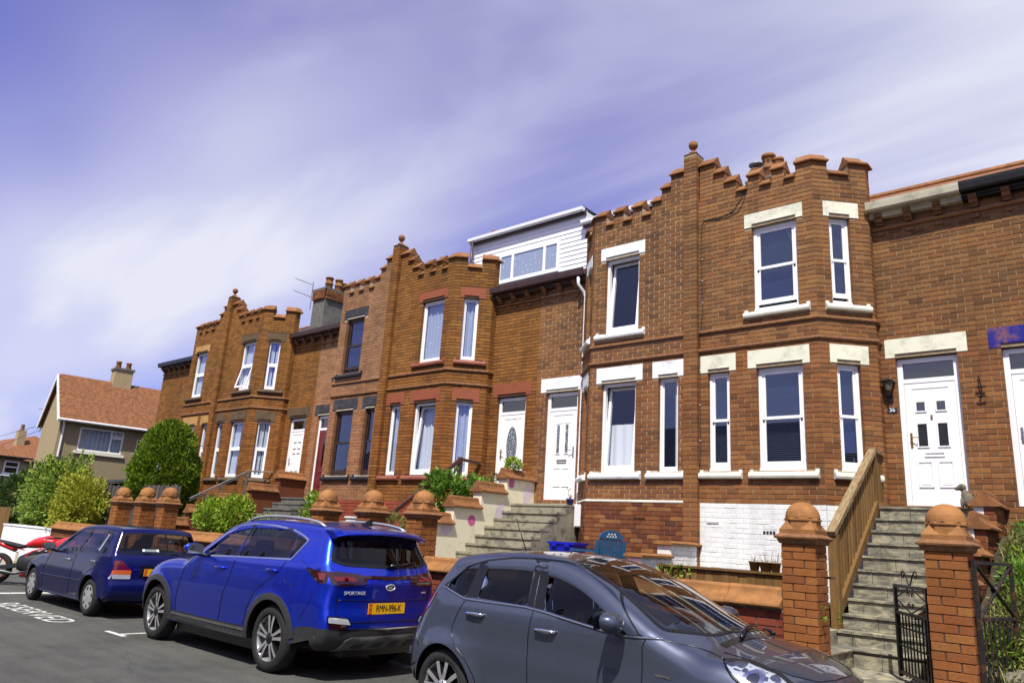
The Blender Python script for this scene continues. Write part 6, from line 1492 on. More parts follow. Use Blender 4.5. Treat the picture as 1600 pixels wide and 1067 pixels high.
w0 = c.lift('r', -.05, 1.19, .02); m = MB(); m.smooth = True; m.tube([(w0[0]-.02, -.02, 1.175), (w0[0]-.015, -.15, 1.19), c.lift('r', -.45, 1.21, .03)], [.028, .02, .008], 8); c.fin(m, 'rear_wiper', 'car_black')
# roof spoiler
m = MB(); m.smooth = True; rows = []
for y in [-.66+1.32*k/16 for k in range(17)]:
    e_ = 1-(abs(y)/.70)**6; zt = c.hit('t', -.50, y*.94); zt = zt[0].z if zt[0] else 1.58
    xb = -.86+.10*(abs(y)/.66)**2.2; rows.append([(-.50, y, zt+.004), (-.66, y, zt-.012), (xb+.02, y, zt-.055), (xb, y, zt-.072), (xb+.03, y, zt-.088), (-.66, y, zt-.10)])
for a, b in zip(rows, rows[1:]): m.add(a+b, [(k, k+1, k+7, k+6) for k in range(5)])
for r_ in (rows[0], rows[-1]): m.poly(r_)
c.fin(m, 'spoiler', 'paint_blue')
# roof rails and fin
for sg in (1, -1):
    m = MB(); pts = []
    for k in range(15):
        x = 1.18-1.62*k/14; y = .60*sg; r = c.hit('t', x, y); zz = (r[0].z if r[0] else 1.6); pts.append((x, y, zz+.045*math.sin(math.pi*min(1, max(0, k/14)))**.35 if 0 < k < 14 else zz))
    m.smooth = True; m.tube(pts, .017, 8); c.fin(m, 'roof_rail', 'alloy')
r = c.hit('t', -.42, 0); m = MB(); z = r[0].z; m.prism([(-.50, -.012, z), (-.50, .012, z), (-.28, .006, z), (-.28, -.006, z)], [(-.51, -.004, z+.075), (-.51, .004, z+.075), (-.46, .003, z+.075), (-.46, -.003, z+.075)]); c.fin(m, 'antenna_fin', 'car_black')
# doors
for pts in ([(2.19, .42), (2.20, .60), (2.12, .95), (1.86, 1.16)], [(1.09, .42), (1.06, .70), (.96, 1.0), (.95, 1.15)], [(.53, .42), (.50, .60), (.36, .83), (.06, 1.0), (-.12, 1.18)], [(.53, .415), (2.19, .415)]): c.line('door_gap', 'y', pts, .0045, 'car_black')
c.line('shoulder_gap', 'y', [(-.56, 1.12), (-.33, 1.20)], .003, 'paint_navy'); c.line('bumper_gap', 'y', [(-.62, .98), (-.66, .80), (-.52, .60)], .003, 'paint_navy')
c.panel('fuel_flap', 'y', self_round([(-.40, .93), (-.17, .94), (-.15, 1.06), (-.35, 1.07)], .04), 'paint_blue', .002, .05, (1,)); c.line('fuel_flap_gap', 'y', self_round([(-.40, .93), (-.17, .94), (-.15, 1.06), (-.35, 1.07)], .04), .0025, 'car_black', sides=(1,))
for sg in (1, -1):
    for x, z in ((1.22, 1.015), (.10, 1.06)): handle(c, x, z, sg, 'paint_blue')
    mirror_part(c, 1.70, 1.13, 'paint_blue', sg, 1.05)
c.panel('head_lamp', 'y', dens([(3.30, .80), (2.86, 1.0), (2.95, 1.03), (3.36, .92)]), 'lamp_white', .006, .05, (1, -1))
WS = self_round(sym([(.0, 1.44), (.0, 1.44)])[:0] or [(1.44, -.60), (2.16, -.70), (2.24, 0), (2.16, .70), (1.44, .60), (1.42, 0)], .05); WI = offset_poly(WS, .04)
c.panel('windscreen_frame', 't', WS, 'car_black', .004, .07, hole=WI); c.panel('windscreen', 't', WI, 'car_glass', .003, .08)
for sg in (1, -1):
    for x in (0, c.sp['wb']): c.wheel(x, sg, 'twin')
c.interior(1.25, .25, .72, top=1.17)

# --- grey metallic hatchback in the foreground (front to the right)
gry = Car('grey_hatchback', dict(x0=-4.88, yc=4.88+.835, face=1, wb=2.466, wr=.305, ra=.352, rim=.215, w=.855, zs=.66, zb=1.0, lean=.065, tuck=.11, tum=.46, tumc=.10, xr=.35, xf=1.95, xmin=-.62, xmax=3.30, tr=.13, tf=.20, zsill=.22, zf=.24, zr=.30, zfloor=.42,
    paint='paint_grey', recess='paint_grey', crease=[(.925, -.022, .22, .35, 2.3), (.47, .03, -.14, .5, 2.0)], flare=.02, dash=(1.62, 2.1, .95), wheel_y=-.36, tw=.195,
    profile=[(-.44, .25, .05, .12), (-.56, .30, .10, .14), (-.605, .42, .12, .16), (-.61, .58, .12, .18), (-.575, .72, .12, .18), (-.53, .88, .12, .18), (-.47, 1.0, .12, .17), (-.40, 1.10, .11, .16), (-.28, 1.26, .09, .14), (-.20, 1.365, .06, .10), (-.12, 1.415, .05, .10), (.10, 1.445, .04, .12), (.42, 1.475, .04, .13), (.75, 1.485, .04, .13), (1.05, 1.468, .05, .13), (1.30, 1.422, .07, .12), (1.55, 1.345, .10, .11), (1.85, 1.225, .15, .10), (2.15, 1.09, .18, .10), (2.42, .995, .17, .12), (2.50, .975, .15, .14), (2.72, .925, .12, .16), (2.95, .855, .14, .18), (3.12, .765, .20, .20), (3.22, .66, .24, .20), (3.28, .52, .25, .18), (3.29, .36, .25, .16), (3.22, .22, .22, .12), (3.1, .19, .2, .1)],
    windows=[[(-.135, 1.112), (.17, 1.05), (.20, 1.335), (.05, 1.285)], [(.315, 1.055), (.865, 1.045), (.795, 1.405), (.55, 1.395), (.29, 1.358)], [(1.045, 1.032), (1.75, .945), (1.93, .955), (1.62, 1.235), (1.30, 1.36), (1.10, 1.398), (.955, 1.40)]],
    glassmats=['car_glass_tint', 'car_glass_tint', 'car_glass'], hole_rear=[[(-.02, 1.12), (.50, 1.12), (.46, 1.30), (-.02, 1.31)]], hole_top=[[(1.20, -.02), (2.34, -.02), (2.05, .62), (1.22, .50)]]),
    'grey metallic five-door hatchback parked nearest to us, cut by the lower edge')
c = gry
c.panel('window_pillar', 'y', [(.17, 1.05), (.315, 1.055), (.29, 1.358), (.20, 1.335)], 'car_black', .001, .05, (1, -1)); c.panel('window_pillar', 'y', [(.865, 1.045), (1.045, 1.032), (.955, 1.40), (.795, 1.405)], 'car_black', .001, .05, (1, -1))
c.panel('corner_trim', 'y', [(1.76, .943), (1.99, .925), (1.95, .96)], 'car_black', .0015, .05, (1, -1))
for P in self_round([(-.155, 1.118), (.17, 1.033), (.86, 1.03), (1.05, 1.016), (1.75, .928), (1.955, .94), (1.63, 1.25), (1.31, 1.375), (1.10, 1.413), (.8, 1.42), (.55, 1.41), (.28, 1.372), (.05, 1.30)], .03),: ring_strip(c, 'window_seal', P, .012, 'car_black', .003)
c.line('belt_trim', 'y', [(-.15, 1.112), (.17, 1.035), (.86, 1.034), (1.05, 1.018), (1.75, .932), (2.10, .945)], .009, 'chrome', .004)
m = MB()
for pts in ([(1.975, .30), (1.965, .60), (1.965, .90), (2.0, .95)], [(.945, .27), (.935, .55), (.92, .80), (.945, 1.01), (.865, 1.42)], [(.43, .27), (.38, .45), (.30, .56), (.12, .72), (.085, .80), (.14, .95), (.19, 1.04)], [(.43, .265), (1.975, .265)], [(-.46, .88), (-.40, .72), (-.33, .60)], [(2.0, .952), (2.3, .915), (2.52, .872)]): c.line('door_gap', 'y', pts, .004, 'car_black')
for sg in (1, -1):
    for x, z in ((.34, .93), (1.10, .885)): handle(c, x, z, sg, 'chrome')
    mirror_part(c, 1.76, .955, 'paint_grey', sg, 1.08)
TL = dens([(-.30, 1.05), (-.20, 1.055), (-.27, .94), (-.42, .78), (-.56, .80), (-.54, .92)]); c.panel('tail_lamp', 'y', TL, 'lamp_red', .006, .035, (1, -1), .006)
for sg in (1, -1):
    P = [(.58*sg, .78), (.66*sg, .78), (.66*sg, 1.04), (.60*sg, 1.03)]; P = P if sg > 0 else list(reversed(P)); c.panel('tail_lamp', 'r', dens(P), 'lamp_red', .006, .04, thick=.006)
RW = self_round(sym([(0, 1.10), (.58, 1.10), (.54, 1.32), (0, 1.335)]), .05); RI = offset_poly(RW, .04); c.panel('rear_window_frame', 'r', RW, 'car_black', .004, .06, hole=RI); c.panel('rear_window', 'r', RI, 'car_glass_tint', .003, .08)
# long windscreen running into the roof
WS = self_round([(1.14, -.52), (1.60, -.60), (2.06, -.70), (2.34, -.42), (2.42, 0), (2.34, .42), (2.06, .70), (1.60, .60), (1.14, .52), (1.12, 0)], .06); WI = offset_poly(WS, .03)
c.panel('windscreen_frame', 't', WS, 'car_black', .004, .06, hole=WI); c.panel('windscreen', 't', WI, 'car_glass', .003, .07)
# front lamps, bonnet gap, wipers, bumper details
HL = dens([(2.52, .868), (2.66, .875), (2.84, .825), (2.98, .745), (3.02, .69), (2.90, .675), (2.74, .715), (2.62, .785)])
c.panel('head_lamp', 'y', HL, 'lamp_inner', .002, .03, (1, -1)); c.panel('lamp_lens', 'y', HL, 'lamp_clear', .016, .03, (1, -1)); ring_strip(c, 'lamp_seal', HL, .010, 'car_black', .018)
for x, z, r in ((2.74, .785, .05), (2.87, .735, .042)):
    for sg in (1, -1):
        K = 20; c.panel('lamp_bezel', 'y', [(x+r*1.25*math.cos(2*math.pi*i/K), z+r*math.sin(2*math.pi*i/K)) for i in range(K)], 'chrome', .006, .03, (sg,)); c.panel('lamp_projector', 'y', [(x+r*.7*math.cos(2*math.pi*i/K), z+r*.6*math.sin(2*math.pi*i/K)) for i in range(K)], 'moto_glass', .009, .03, (sg,))
c.line('bonnet_gap', 't', [(2.48, .60), (2.70, .58), (2.90, .50), (3.02, .36), (3.07, .18), (3.08, 0), (3.07, -.18), (3.02, -.36), (2.90, -.50), (2.70, -.58), (2.48, -.60)], .004, 'car_black', sides=(1,))
for y0, y1, x1 in ((-.30, .30, 2.33), (.28, .74, 2.18)):
    a = Vector(c.lift('t', 2.47, y0, .02)); b = Vector(c.lift('t', (x1+2.47)/2-.02, (y0+y1)/2, .03)); e = Vector(c.lift('t', x1, y1, .02)); m = MB(); m.smooth = True; m.tube([a, b, e], [.016, .011, .006], 6); c.fin(m, 'wiper', 'car_black')
c.panel('cowl', 't', self_round([(2.40, -.50), (2.46, -.52), (2.53, 0), (2.46, .52), (2.40, .50), (2.455, 0)], .01), 'car_black', .002, .05)
c.panel('grille', 'f', self_round(sym([(0, .30), (.42, .30), (.50, .42), (.46, .52), (0, .52)]), .04), 'car_black', .004, .08)
m = MB(); bx = c.lift('f', 0, .60, .006)[0]
for k in range(2): m.tube([(bx+.004, -.20, .585+k*.04), (bx+.01, 0, .63+k*.04), (bx+.004, .20, .585+k*.04)], .012, 6)
c.fin(m, 'grille_chevron', 'chrome')
c.panel('trim_badge', 'y', self_round([(2.06, .722), (2.17, .718), (2.19, .70), (2.08, .704)], .005), 'chrome', .004, .04, (1, -1))
for sg in (1, -1):
    for x in (0, c.sp['wb']): c.wheel(x, sg, 'y')
m = MB(); m.smooth = True; r = c.hit('t', .20, 0); m.tube([(.20, 0, r[0].z), (.05, 0, r[0].z+.30)], [.006, .003], 6); c.fin(m, 'aerial', 'car_black')
c.interior(1.0, .18, .66, top=1.08)

# --- navy hatchback further along
nvy = Car('navy_hatchback', dict(x0=-13.05, yc=5.08+.80, face=-1, wb=2.55, wr=.285, ra=.335, rim=.185, w=.815, zs=.62, zb=.92, lean=.05, tuck=.09, tum=.36, tumc=.15, xr=.15, xf=2.2, xmin=-.66, xmax=3.36, tr=.06, tf=.14, zsill=.21, zf=.24, zr=.26, zfloor=.40,
    paint='paint_navy', recess='paint_navy', crease=[(.80, .0, .06, -.3, 2.8)], flare=.012, dash=(1.6, 1.95, .84), wheel_y=-.34, tw=.165,
    profile=[(-.48, .22, .04, .08), (-.60, .26, .06, .08), (-.655, .38, .06, .08), (-.665, .52, .06, .09), (-.63, .58, .06, .09), (-.635, .72, .06, .09), (-.63, .85, .06, .09), (-.60, .95, .06, .09), (-.55, 1.02, .06, .09), (-.46, 1.20, .06, .09), (-.385, 1.335, .05, .08), (-.32, 1.375, .04, .08), (0, 1.40, .03, .09), (.5, 1.408, .03, .09), (.95, 1.395, .04, .09), (1.22, 1.355, .05, .08), (1.5, 1.22, .08, .07), (1.85, 1.03, .10, .07), (2.12, .905, .10, .09), (2.4, .865, .06, .10), (2.8, .80, .06, .12), (3.1, .71, .10, .14), (3.28, .58, .14, .12), (3.35, .42, .16, .10), (3.33, .28, .16, .10), (3.2, .2, .15, .08)],
    windows=[[(.80, .935), (1.66, .905), (1.20, 1.245), (.98, 1.305), (.74, 1.31)], [(.10, .955), (.735, .937), (.68, 1.312), (.30, 1.31), (.06, 1.30)], [(-.27, .968), (.065, .957), (.02, 1.298), (-.08, 1.285)]],
    glassmats=['car_glass', 'car_glass', 'car_glass'], hole_rear=[[(-.02, 1.02), (.60, 1.02), (.55, 1.27), (-.02, 1.28)]], hole_top=[[(1.32, -.02), (2.0, -.02), (1.93, .58), (1.36, .52)]]),
    'dark navy five-door hatchback with hubcaps, parked beyond the bright blue car')
c = nvy
for P in ([(.80, .935), (.74, 1.31), (.68, 1.312), (.735, .937)], [(.10, .955), (.06, 1.30), (.02, 1.298), (.065, .957)]): c.panel('window_pillar', 'y', P, 'car_black', .001, .05, (1, -1))
ring_strip(c, 'window_seal', self_round([(-.30, .955), (.7, .922), (1.70, .888), (1.22, 1.265), (.98, 1.326), (.3, 1.33), (-.10, 1.305)], .03), .014, 'car_black', .003)
for pts in ([(2.02, .28), (2.02, .60), (1.86, .88)], [(.83, .26), (.80, .55), (.77, .92)], [(.42, .26), (.36, .45), (.20, .62), (-.10, .75), (-.26, .95)], [(.42, .255), (2.02, .255)]): c.line('door_gap', 'y', pts, .004, 'car_black')
c.line('side_moulding', 'y', [(.38, .505), (2.1, .49)], .010, 'paint_navy', .004)
for sg in (1, -1):
    for x, z in ((1.05, .795), (.02, .825)): handle(c, x, z, sg, 'chrome')
    mirror_part(c, 1.62, .90, 'car_plastic', sg, .9)
    for x in (0, c.sp['wb']): c.wheel(x, sg, 'cap')
RW = self_round(sym([(0, .965), (.63, .97), (.645, 1.02), (.575, 1.29), (0, 1.305)]), .06); RI = offset_poly(RW, .022); c.panel('rear_window_frame', 'r', RW, 'car_black', .004, .05, hole=RI); c.panel('rear_window', 'r', RI, 'car_glass', .003, .07)
for sg in (1, -1):
    for z0, z1, mt in ((.60, .665, 'lamp_white'), (.665, .73, 'lamp_amber'), (.73, .80, 'lamp_red'), (.80, .87, 'lamp_red')):
        ya = lambda z: .44+.16*sstep(.72, .88, z)
        P = [(sg*ya(z0), z0), (sg*.70, z0), (sg*.70, z1), (sg*ya(z1), z1)]; P = P if sg > 0 else list(reversed(P)); c.panel('tail_lamp', 'r', dens(P), mt, .008, .04, thick=.006)
for z0, z1, mt in ((.60, .665, 'lamp_white'), (.665, .73, 'lamp_amber'), (.73, .87, 'lamp_red')): c.panel('tail_lamp', 'y', dens([(-.64, z0), (-.555-.05*(z0-.6)/.27, z0), (-.56-.07*(z1-.6)/.27, z1), (-.64, z1)]), mt, .006, .04, (1, -1), .005)
c.panel('plate_recess', 'r', self_round(sym([(0, .62), (.31, .62), (.33, .80), (0, .80)]), .02), 'car_black', .002, .06); plate(c, 'r', 0, .70, .50, .11, '')
c.panel('bumper_gap', 'r', sym([(0, .592), (.72, .592), (.72, .602), (0, .602)]), 'car_black', .002, .06)
bl = c.lift('r', .30, .72, .004); c.panel('model_badge', 'r', [(.40, .735), (.30, .735), (.30, .75), (.40, .75)][::-1], 'chrome', .005, .05)
st_ = thing('window_sticker', c.T((-.52, .1, 1.0)), 'pale sticker strip inside the navy car rear window', 'sticker')
q = c.lift('r', .16, 1.035, -.006); m = MB(); m.add([c.lift('r', .29, 1.015, .0045), c.lift('r', .03, 1.015, .0045), c.lift('r', .03, 1.05, .0045), c.lift('r', .29, 1.05, .0045)], [(0, 1, 2, 3)]); m.v = [c.T(v) for v in m.v]; m.build('strip', 'curtain', st_)
WS = self_round([(1.28, -.54), (2.06, -.66), (2.11, 0), (2.06, .66), (1.28, .54), (1.26, 0)], .05); WI = offset_poly(WS, .03); c.panel('windscreen_frame', 't', WS, 'car_black', .004, .07, hole=WI); c.panel('windscreen', 't', WI, 'car_glass', .003, .08)
c.panel('head_lamp', 'y', dens([(2.95, .66), (3.12, .68), (3.24, .60), (3.2, .54), (3.0, .56)]), 'lamp_white', .005, .05, (1, -1)); c.panel('side_repeater', 'y', dens([(2.74, .66), (2.80, .66), (2.80, .70), (2.74, .70)]), 'lamp_amber', .006, .05, (1, -1))
c.interior(.98, .10, .58, 'seat_grey', 1.0)
# ------------------------------------------------------------------ vegetation
def leaf_mat(name, cols):
    t = NT(name); t.t.nodes.remove(t.p); a = t.n('ShaderNodeAttribute'); a.attribute_name = 'tint'
    n = len(cols); col = t.ramp(a.outputs['Fac'], [(i/(n-1), c) for i, c in enumerate(cols)])
    d = t.n('ShaderNodeBsdfPrincipled'); d.inputs['Roughness'].default_value = .55; d.inputs['Specular IOR Level'].default_value = .3; t.l(col, d.inputs['Base Color'])
    tr = t.n('ShaderNodeBsdfTranslucent'); t.l(col, tr.inputs[0]); mx = t.n('ShaderNodeMixShader'); mx.inputs[0].default_value = .3
    t.l(d.outputs[0], mx.inputs[1]); t.l(tr.outputs[0], mx.inputs[2]); t.l(mx.outputs[0], t.out.inputs[0]); return t.m
leaf_mat('fol_conifer', [srgb(58, 86, 18), srgb(96, 124, 26), srgb(136, 158, 40), srgb(80, 108, 24)])
leaf_mat('fol_privet', [srgb(60, 92, 30), srgb(96, 128, 44), srgb(140, 164, 60), srgb(168, 184, 84), srgb(80, 112, 38)])
leaf_mat('fol_gold', [srgb(128, 142, 40), srgb(160, 168, 52), srgb(190, 188, 74), srgb(104, 124, 34)])
leaf_mat('fol_dark', [srgb(40, 62, 28), srgb(60, 84, 36), srgb(84, 104, 48)])
leaf_mat('fol_lime', [srgb(110, 142, 36), srgb(142, 170, 50), srgb(168, 190, 70), srgb(88, 120, 32)])
leaf_mat('fol_green', [srgb(70, 112, 36), srgb(104, 146, 50), srgb(140, 172, 72), srgb(64, 98, 32)])
leaf_mat('fol_weed', [srgb(70, 92, 36), srgb(104, 120, 54), srgb(150, 150, 90), srgb(90, 108, 48)])
leaf_mat('grass_blade', [srgb(84, 100, 44), srgb(126, 132, 66), srgb(172, 164, 104)])
plain('bark', srgb(70, 54, 40), .9, var=.3, vscale=20); plain('white_flower', srgb(224, 222, 206), .8, var=.1)
def leaves(m, pts, size, T, asp=.55, up=.3, droop=0.0):
    for (p, n) in pts:
        s = size*random.uniform(.6, 1.3); d = (n+Vector((random.gauss(0, .6), random.gauss(0, .6), random.gauss(0, .5)+up))).normalized()
        w = d.cross(Vector((random.gauss(0, 1), random.gauss(0, 1), random.gauss(0, 1))))
        if w.length < 1e-3: continue
        w.normalize(); k = d.cross(w)*s*.12
        m.add([p, p+d*s*.5+w*s*asp*.5+k, p+d*s, p+d*s*.5-w*s*asp*.5+k], [(0, 1, 2, 3)]); T.append(random.random())
def crown_pts(c, r, n, lumps=.18, freq=2.2, shell=.55, seed=0, shape=None, squash=1.0):
    out = []; off = Vector((seed*7.3, seed*3.1, seed*1.7))
    while len(out) < n:
        d = Vector((random.gauss(0, 1), random.gauss(0, 1), random.gauss(0, 1))).normalized()
        if shape and not shape(d): continue
        k = 1+lumps*(mnoise.noise(d*freq+off)*1.6)+lumps*.5*mnoise.noise(d*freq*3.1+off)
        f = shell+(1-shell)*random.random()**.5
        hole = mnoise.noise(d*5.5+off*2)
        if hole > .42 and f > .8: continue
        p = Vector((d.x*r[0], d.y*r[1], d.z*r[2]))*k*f
        out.append((Vector(c)+p, d))
    return out
def shrub(name, c, r, n, size, mat, label, cat='shrub', group=None, stems=5, base=None, lumps=.18, shape=None, seed=1, asp=.55, up=.3, crown='foliage', shell=.55, freq=2.2):
    base = base if base is not None else c[2]-r[2]
    root = thing(name, (c[0], c[1], base), label, cat, group)
    m = MB(); T = []; leaves(m, crown_pts(c, r, n, lumps, freq, shell, seed, shape), size, T, asp, up); m.tint = T; m.build(crown, mat, root)
    if n > 800:
        m = MB(); T = []; s_ = MB()
        for _ in range(int(14+n/500)):
            p, d = crown_pts(c, r, 1, lumps, freq, .95, seed, shape)[0]
            if d.z < -.2: continue
            L = random.uniform(.12, .30)*max(.5, r[2]); e = p+(d+Vector((random.gauss(0, .25), random.gauss(0, .25), .6))).normalized()*L
            s_.tube([p-d*.1, p.lerp(e, .5), e], [.004, .003, .002], 4)
            leaves(m, [(p.lerp(e, random.random()), d) for _ in range(9)]+[(e, d)], size*.9, T, asp, up)
        m.tint = T; m.build('shoot_leaves', mat, root, kind='stuff'); s_.build('shoot', 'bark', root, kind='stuff')
    if stems:
        q = MB()
        for i in range(stems):
            a = random.uniform(0, 6.28); b = Vector((c[0]+math.cos(a)*r[0]*.15, c[1]+math.sin(a)*r[1]*.15, base)); e = Vector((c[0]+math.cos(a)*r[0]*.6, c[1]+math.sin(a)*r[1]*.6, c[2]+r[2]*random.uniform(.1, .6)))
            q.tube([b, b.lerp(e, .5)+Vector((random.uniform(-.05, .05), random.uniform(-.05, .05), .05)), e], [max(.008, r[2]*.03), max(.006, r[2]*.02), .004], 5)
        q.build('stem', 'bark', root)
    return root
# clipped dome conifer: profile dome, widest low down
def conifer():
    c = Vector((-21.2, 9.7, 1.0)); root = thing('conifer_tree', c, 'clipped dome-shaped green conifer in front of the end house', 'tree')
    def prof(h): return .90*math.sqrt(max(0, 1-((h-.32)/.68)**2))**.9 if h > .32 else .90*(.55+.45*sstep(0, .32, h))
    m = MB(); T = []; pts = []
    while len(pts) < 26000:
        h = random.random(); a = random.uniform(0, 6.28); R0 = prof(h)
        if random.random() > R0/.95: continue
        d = Vector((math.cos(a), math.sin(a), 0)); lump = 1+.14*mnoise.noise(Vector((d.x*2.2, d.y*2.2, h*5)))+.12*mnoise.noise(Vector((d.x*5, d.y*5, h*11)))
        f = .80+.20*random.random()**.6 if len(pts) % 5 else random.uniform(.35, .8)
        if mnoise.noise(Vector((d.x*6, d.y*6, h*16+3))) > .38 and f > .9: continue
        nrm = Vector((d.x, d.y, (h-.3)*1.6)).normalized()
        pts.append((c+Vector((d.x*R0*lump*f, d.y*R0*lump*f, .35+h*2.85)), nrm))
    leaves(m, pts, .10, T, .40, .5); m.tint = T; m.build('crown', 'fol_conifer', root)
    q = MB(); q.tube([c, c+Vector((.05, 0, 1.2)), c+Vector((0, .05, 2.6))], [.13, .10, .03], 8)
    for i in range(14):
        a = i*2.4; z = .5+i*.16; q.tube([c+Vector((0, 0, z)), c+Vector((math.cos(a)*.45, math.sin(a)*.45, z+.15)), c+Vector((math.cos(a)*.85, math.sin(a)*.85, z+.35))], [.035, .025, .01], 5)
    q.build('trunk', 'bark', root)
conifer()
shrub('privet_hedge', (-26.3, 8.75, 2.0), (1.75, .8, 1.12), 16000, .11, 'fol_privet', 'large green privet hedge above the low white wall', 'hedge', seed=2, lumps=.30, base=.8, shell=.4, freq=2.8)
shrub('golden_hedge', (-23.35, 8.45, 1.66), (.95, .62, .95), 9000, .09, 'fol_gold', 'golden yellow rounded bush spilling over the end of the low white wall', 'bush', seed=3, lumps=.32, base=.7, shell=.4, freq=2.8)
shrub('dark_bush', (-29.6, 9.0, 1.8), (1.5, 1.0, 1.05), 7000, .12, 'fol_dark', 'dark green bush at the far left edge', 'bush', seed=4, lumps=.3, base=.7)
shrub('leafy_shrub', (-15.75, 8.45, 1.62), (.50, .36, .36), 2600, .075, 'fol_lime', 'left yellow green leafy shrub above the coping behind the blue car', 'shrub', 'yellow green shrubs', seed=5, base=1.02)
shrub('leafy_shrub', (-14.85, 8.42, 1.66), (.42, .34, .42), 2600, .075, 'fol_lime', 'right yellow green leafy shrub above the coping behind the blue car', 'shrub', 'yellow green shrubs', seed=6, base=1.02)
shrub('leafy_shrub', (-13.55, 8.35, 1.48), (.42, .26, .18), 900, .07, 'fol_lime', 'low yellow green tuft just over the blue car roof', 'shrub', 'yellow green shrubs', seed=7, base=1.02)
shrub('shoot_plant', (-12.05, 8.45, 1.66), (.20, .18, .52), 900, .085, 'fol_lime', 'upright leafy shoot left of the leftmost blue-car pillar', 'shrub', seed=8, lumps=.3, base=1.02)
shrub('laurel_shrub', (-11.15, 10.85, 2.33), (.46, .42, .42), 1300, .15, 'fol_green', 'glossy bright green shrub growing through the brown handrail', 'shrub', seed=9, base=1.02, lumps=.25, asp=.42)
shrub('laurel_shrub', (-10.78, 11.35, 2.45), (.24, .24, .24), 420, .14, 'fol_green', 'small glossy shrub between the handrail post and the oval door', 'shrub', seed=10, base=1.6, lumps=.25, asp=.42)
shrub('herb_plant', (-10.42, 11.65, 2.62), (.22, .2, .2), 500, .08, 'fol_weed', 'grey green herb beside the door step behind the cream wall', 'plant', seed=11, base=2.2, asp=.25)
shrub('wall_plant', (-9.98, 11.62, 3.0), (.16, .14, .12), 380, .07, 'fol_lime', 'little lime green plant on the top coping of the cream wall', 'plant', seed=12, base=2.9)
q = shrub('flower_tuft', (-9.9, 8.5, 1.62), (.25, .2, .16), 500, .10, 'fol_weed', 'tuft with red flowers between the domed pillars behind the blue car', 'plant', seed=13, base=1.0, asp=.2)
m = MB(); T = []; leaves(m, crown_pts((-9.9, 8.5, 1.70), (.22, .18, .12), 26, seed=3), .05, T, .9); m.build('blossom', 'flower_red', q)
q = shrub('flower_tuft', (-16.4, 8.6, 1.55), (.30, .25, .22), 500, .07, 'fol_green', 'tuft with pink flowers right of the far domed pillars', 'plant', seed=14, base=1.02)
m = MB(); T = []; leaves(m, crown_pts((-16.4, 8.55, 1.66), (.28, .22, .16), 26, seed=5), .06, T, .9); m.build('blossom', 'flower_pink', q)
iv = thing('ivy_trail', (-4.45, 8.28, 1.36), 'trailing ivy hanging over the timber planter fence', 'ivy')
m = MB(); T = []; pts = []
for i in range(6):
    x = -4.68+i*.075+random.uniform(-.02, .02); L = random.uniform(.1, .36)
    for k in range(int(L/.016)): pts.append((Vector((x+random.uniform(-.035, .035), 8.285-random.uniform(0, .03), 1.365-k*.016)), Vector((0, -1, -.2))))
leaves(m, pts, .045, T, .8, -.2); m.tint = T; m.build('leaf_trails', 'fol_privet', iv)
wd = thing('stair_weeds', (-3.08, 8.0, .6), 'small weeds rooted beside the near pillar and bottom steps', 'plant')
m = MB(); T = []; leaves(m, [(Vector((-2.655+random.uniform(0, .03), 7.80+random.uniform(-.03, .03), 1.02+random.uniform(-.1, .06))), Vector((1, 0, .3))) for _ in range(14)]+[(Vector((-3.02+random.uniform(-.03, .03), 9.52+random.uniform(-.03, .03), .78+random.uniform(0, .22))), Vector((0, -1, .3))) for _ in range(26)], .045, T, .5); m.tint = T; m.build('leaf', 'fol_green', wd)
sp_ = shrub('strap_plant', (-2.55, 8.75, 1.0), (.01, .01, .01), 1, .01, 'fol_weed', 'strap-leaved plant behind the near pillar by the balustrade', 'plant', stems=0, base=.95)
m = MB(); T = []
for i in range(16):
    a = random.uniform(0, 6.28); b = Vector((-3.42, 8.9, .95)); e = b+Vector((math.cos(a)*.16, math.sin(a)*.16, random.uniform(.25, .5))); w = Vector((-math.sin(a), math.cos(a), 0))*.014; mid = b.lerp(e, .6)+Vector((0, 0, .08))
    m.add([b-w, b+w, mid+w, mid-w], [(0, 1, 2, 3)]); m.add([mid-w, mid+w, e], [(0, 1, 2)]); T += [random.random()]*2
m.tint = T; m.build('strap_leaf', 'fol_green', sp_)
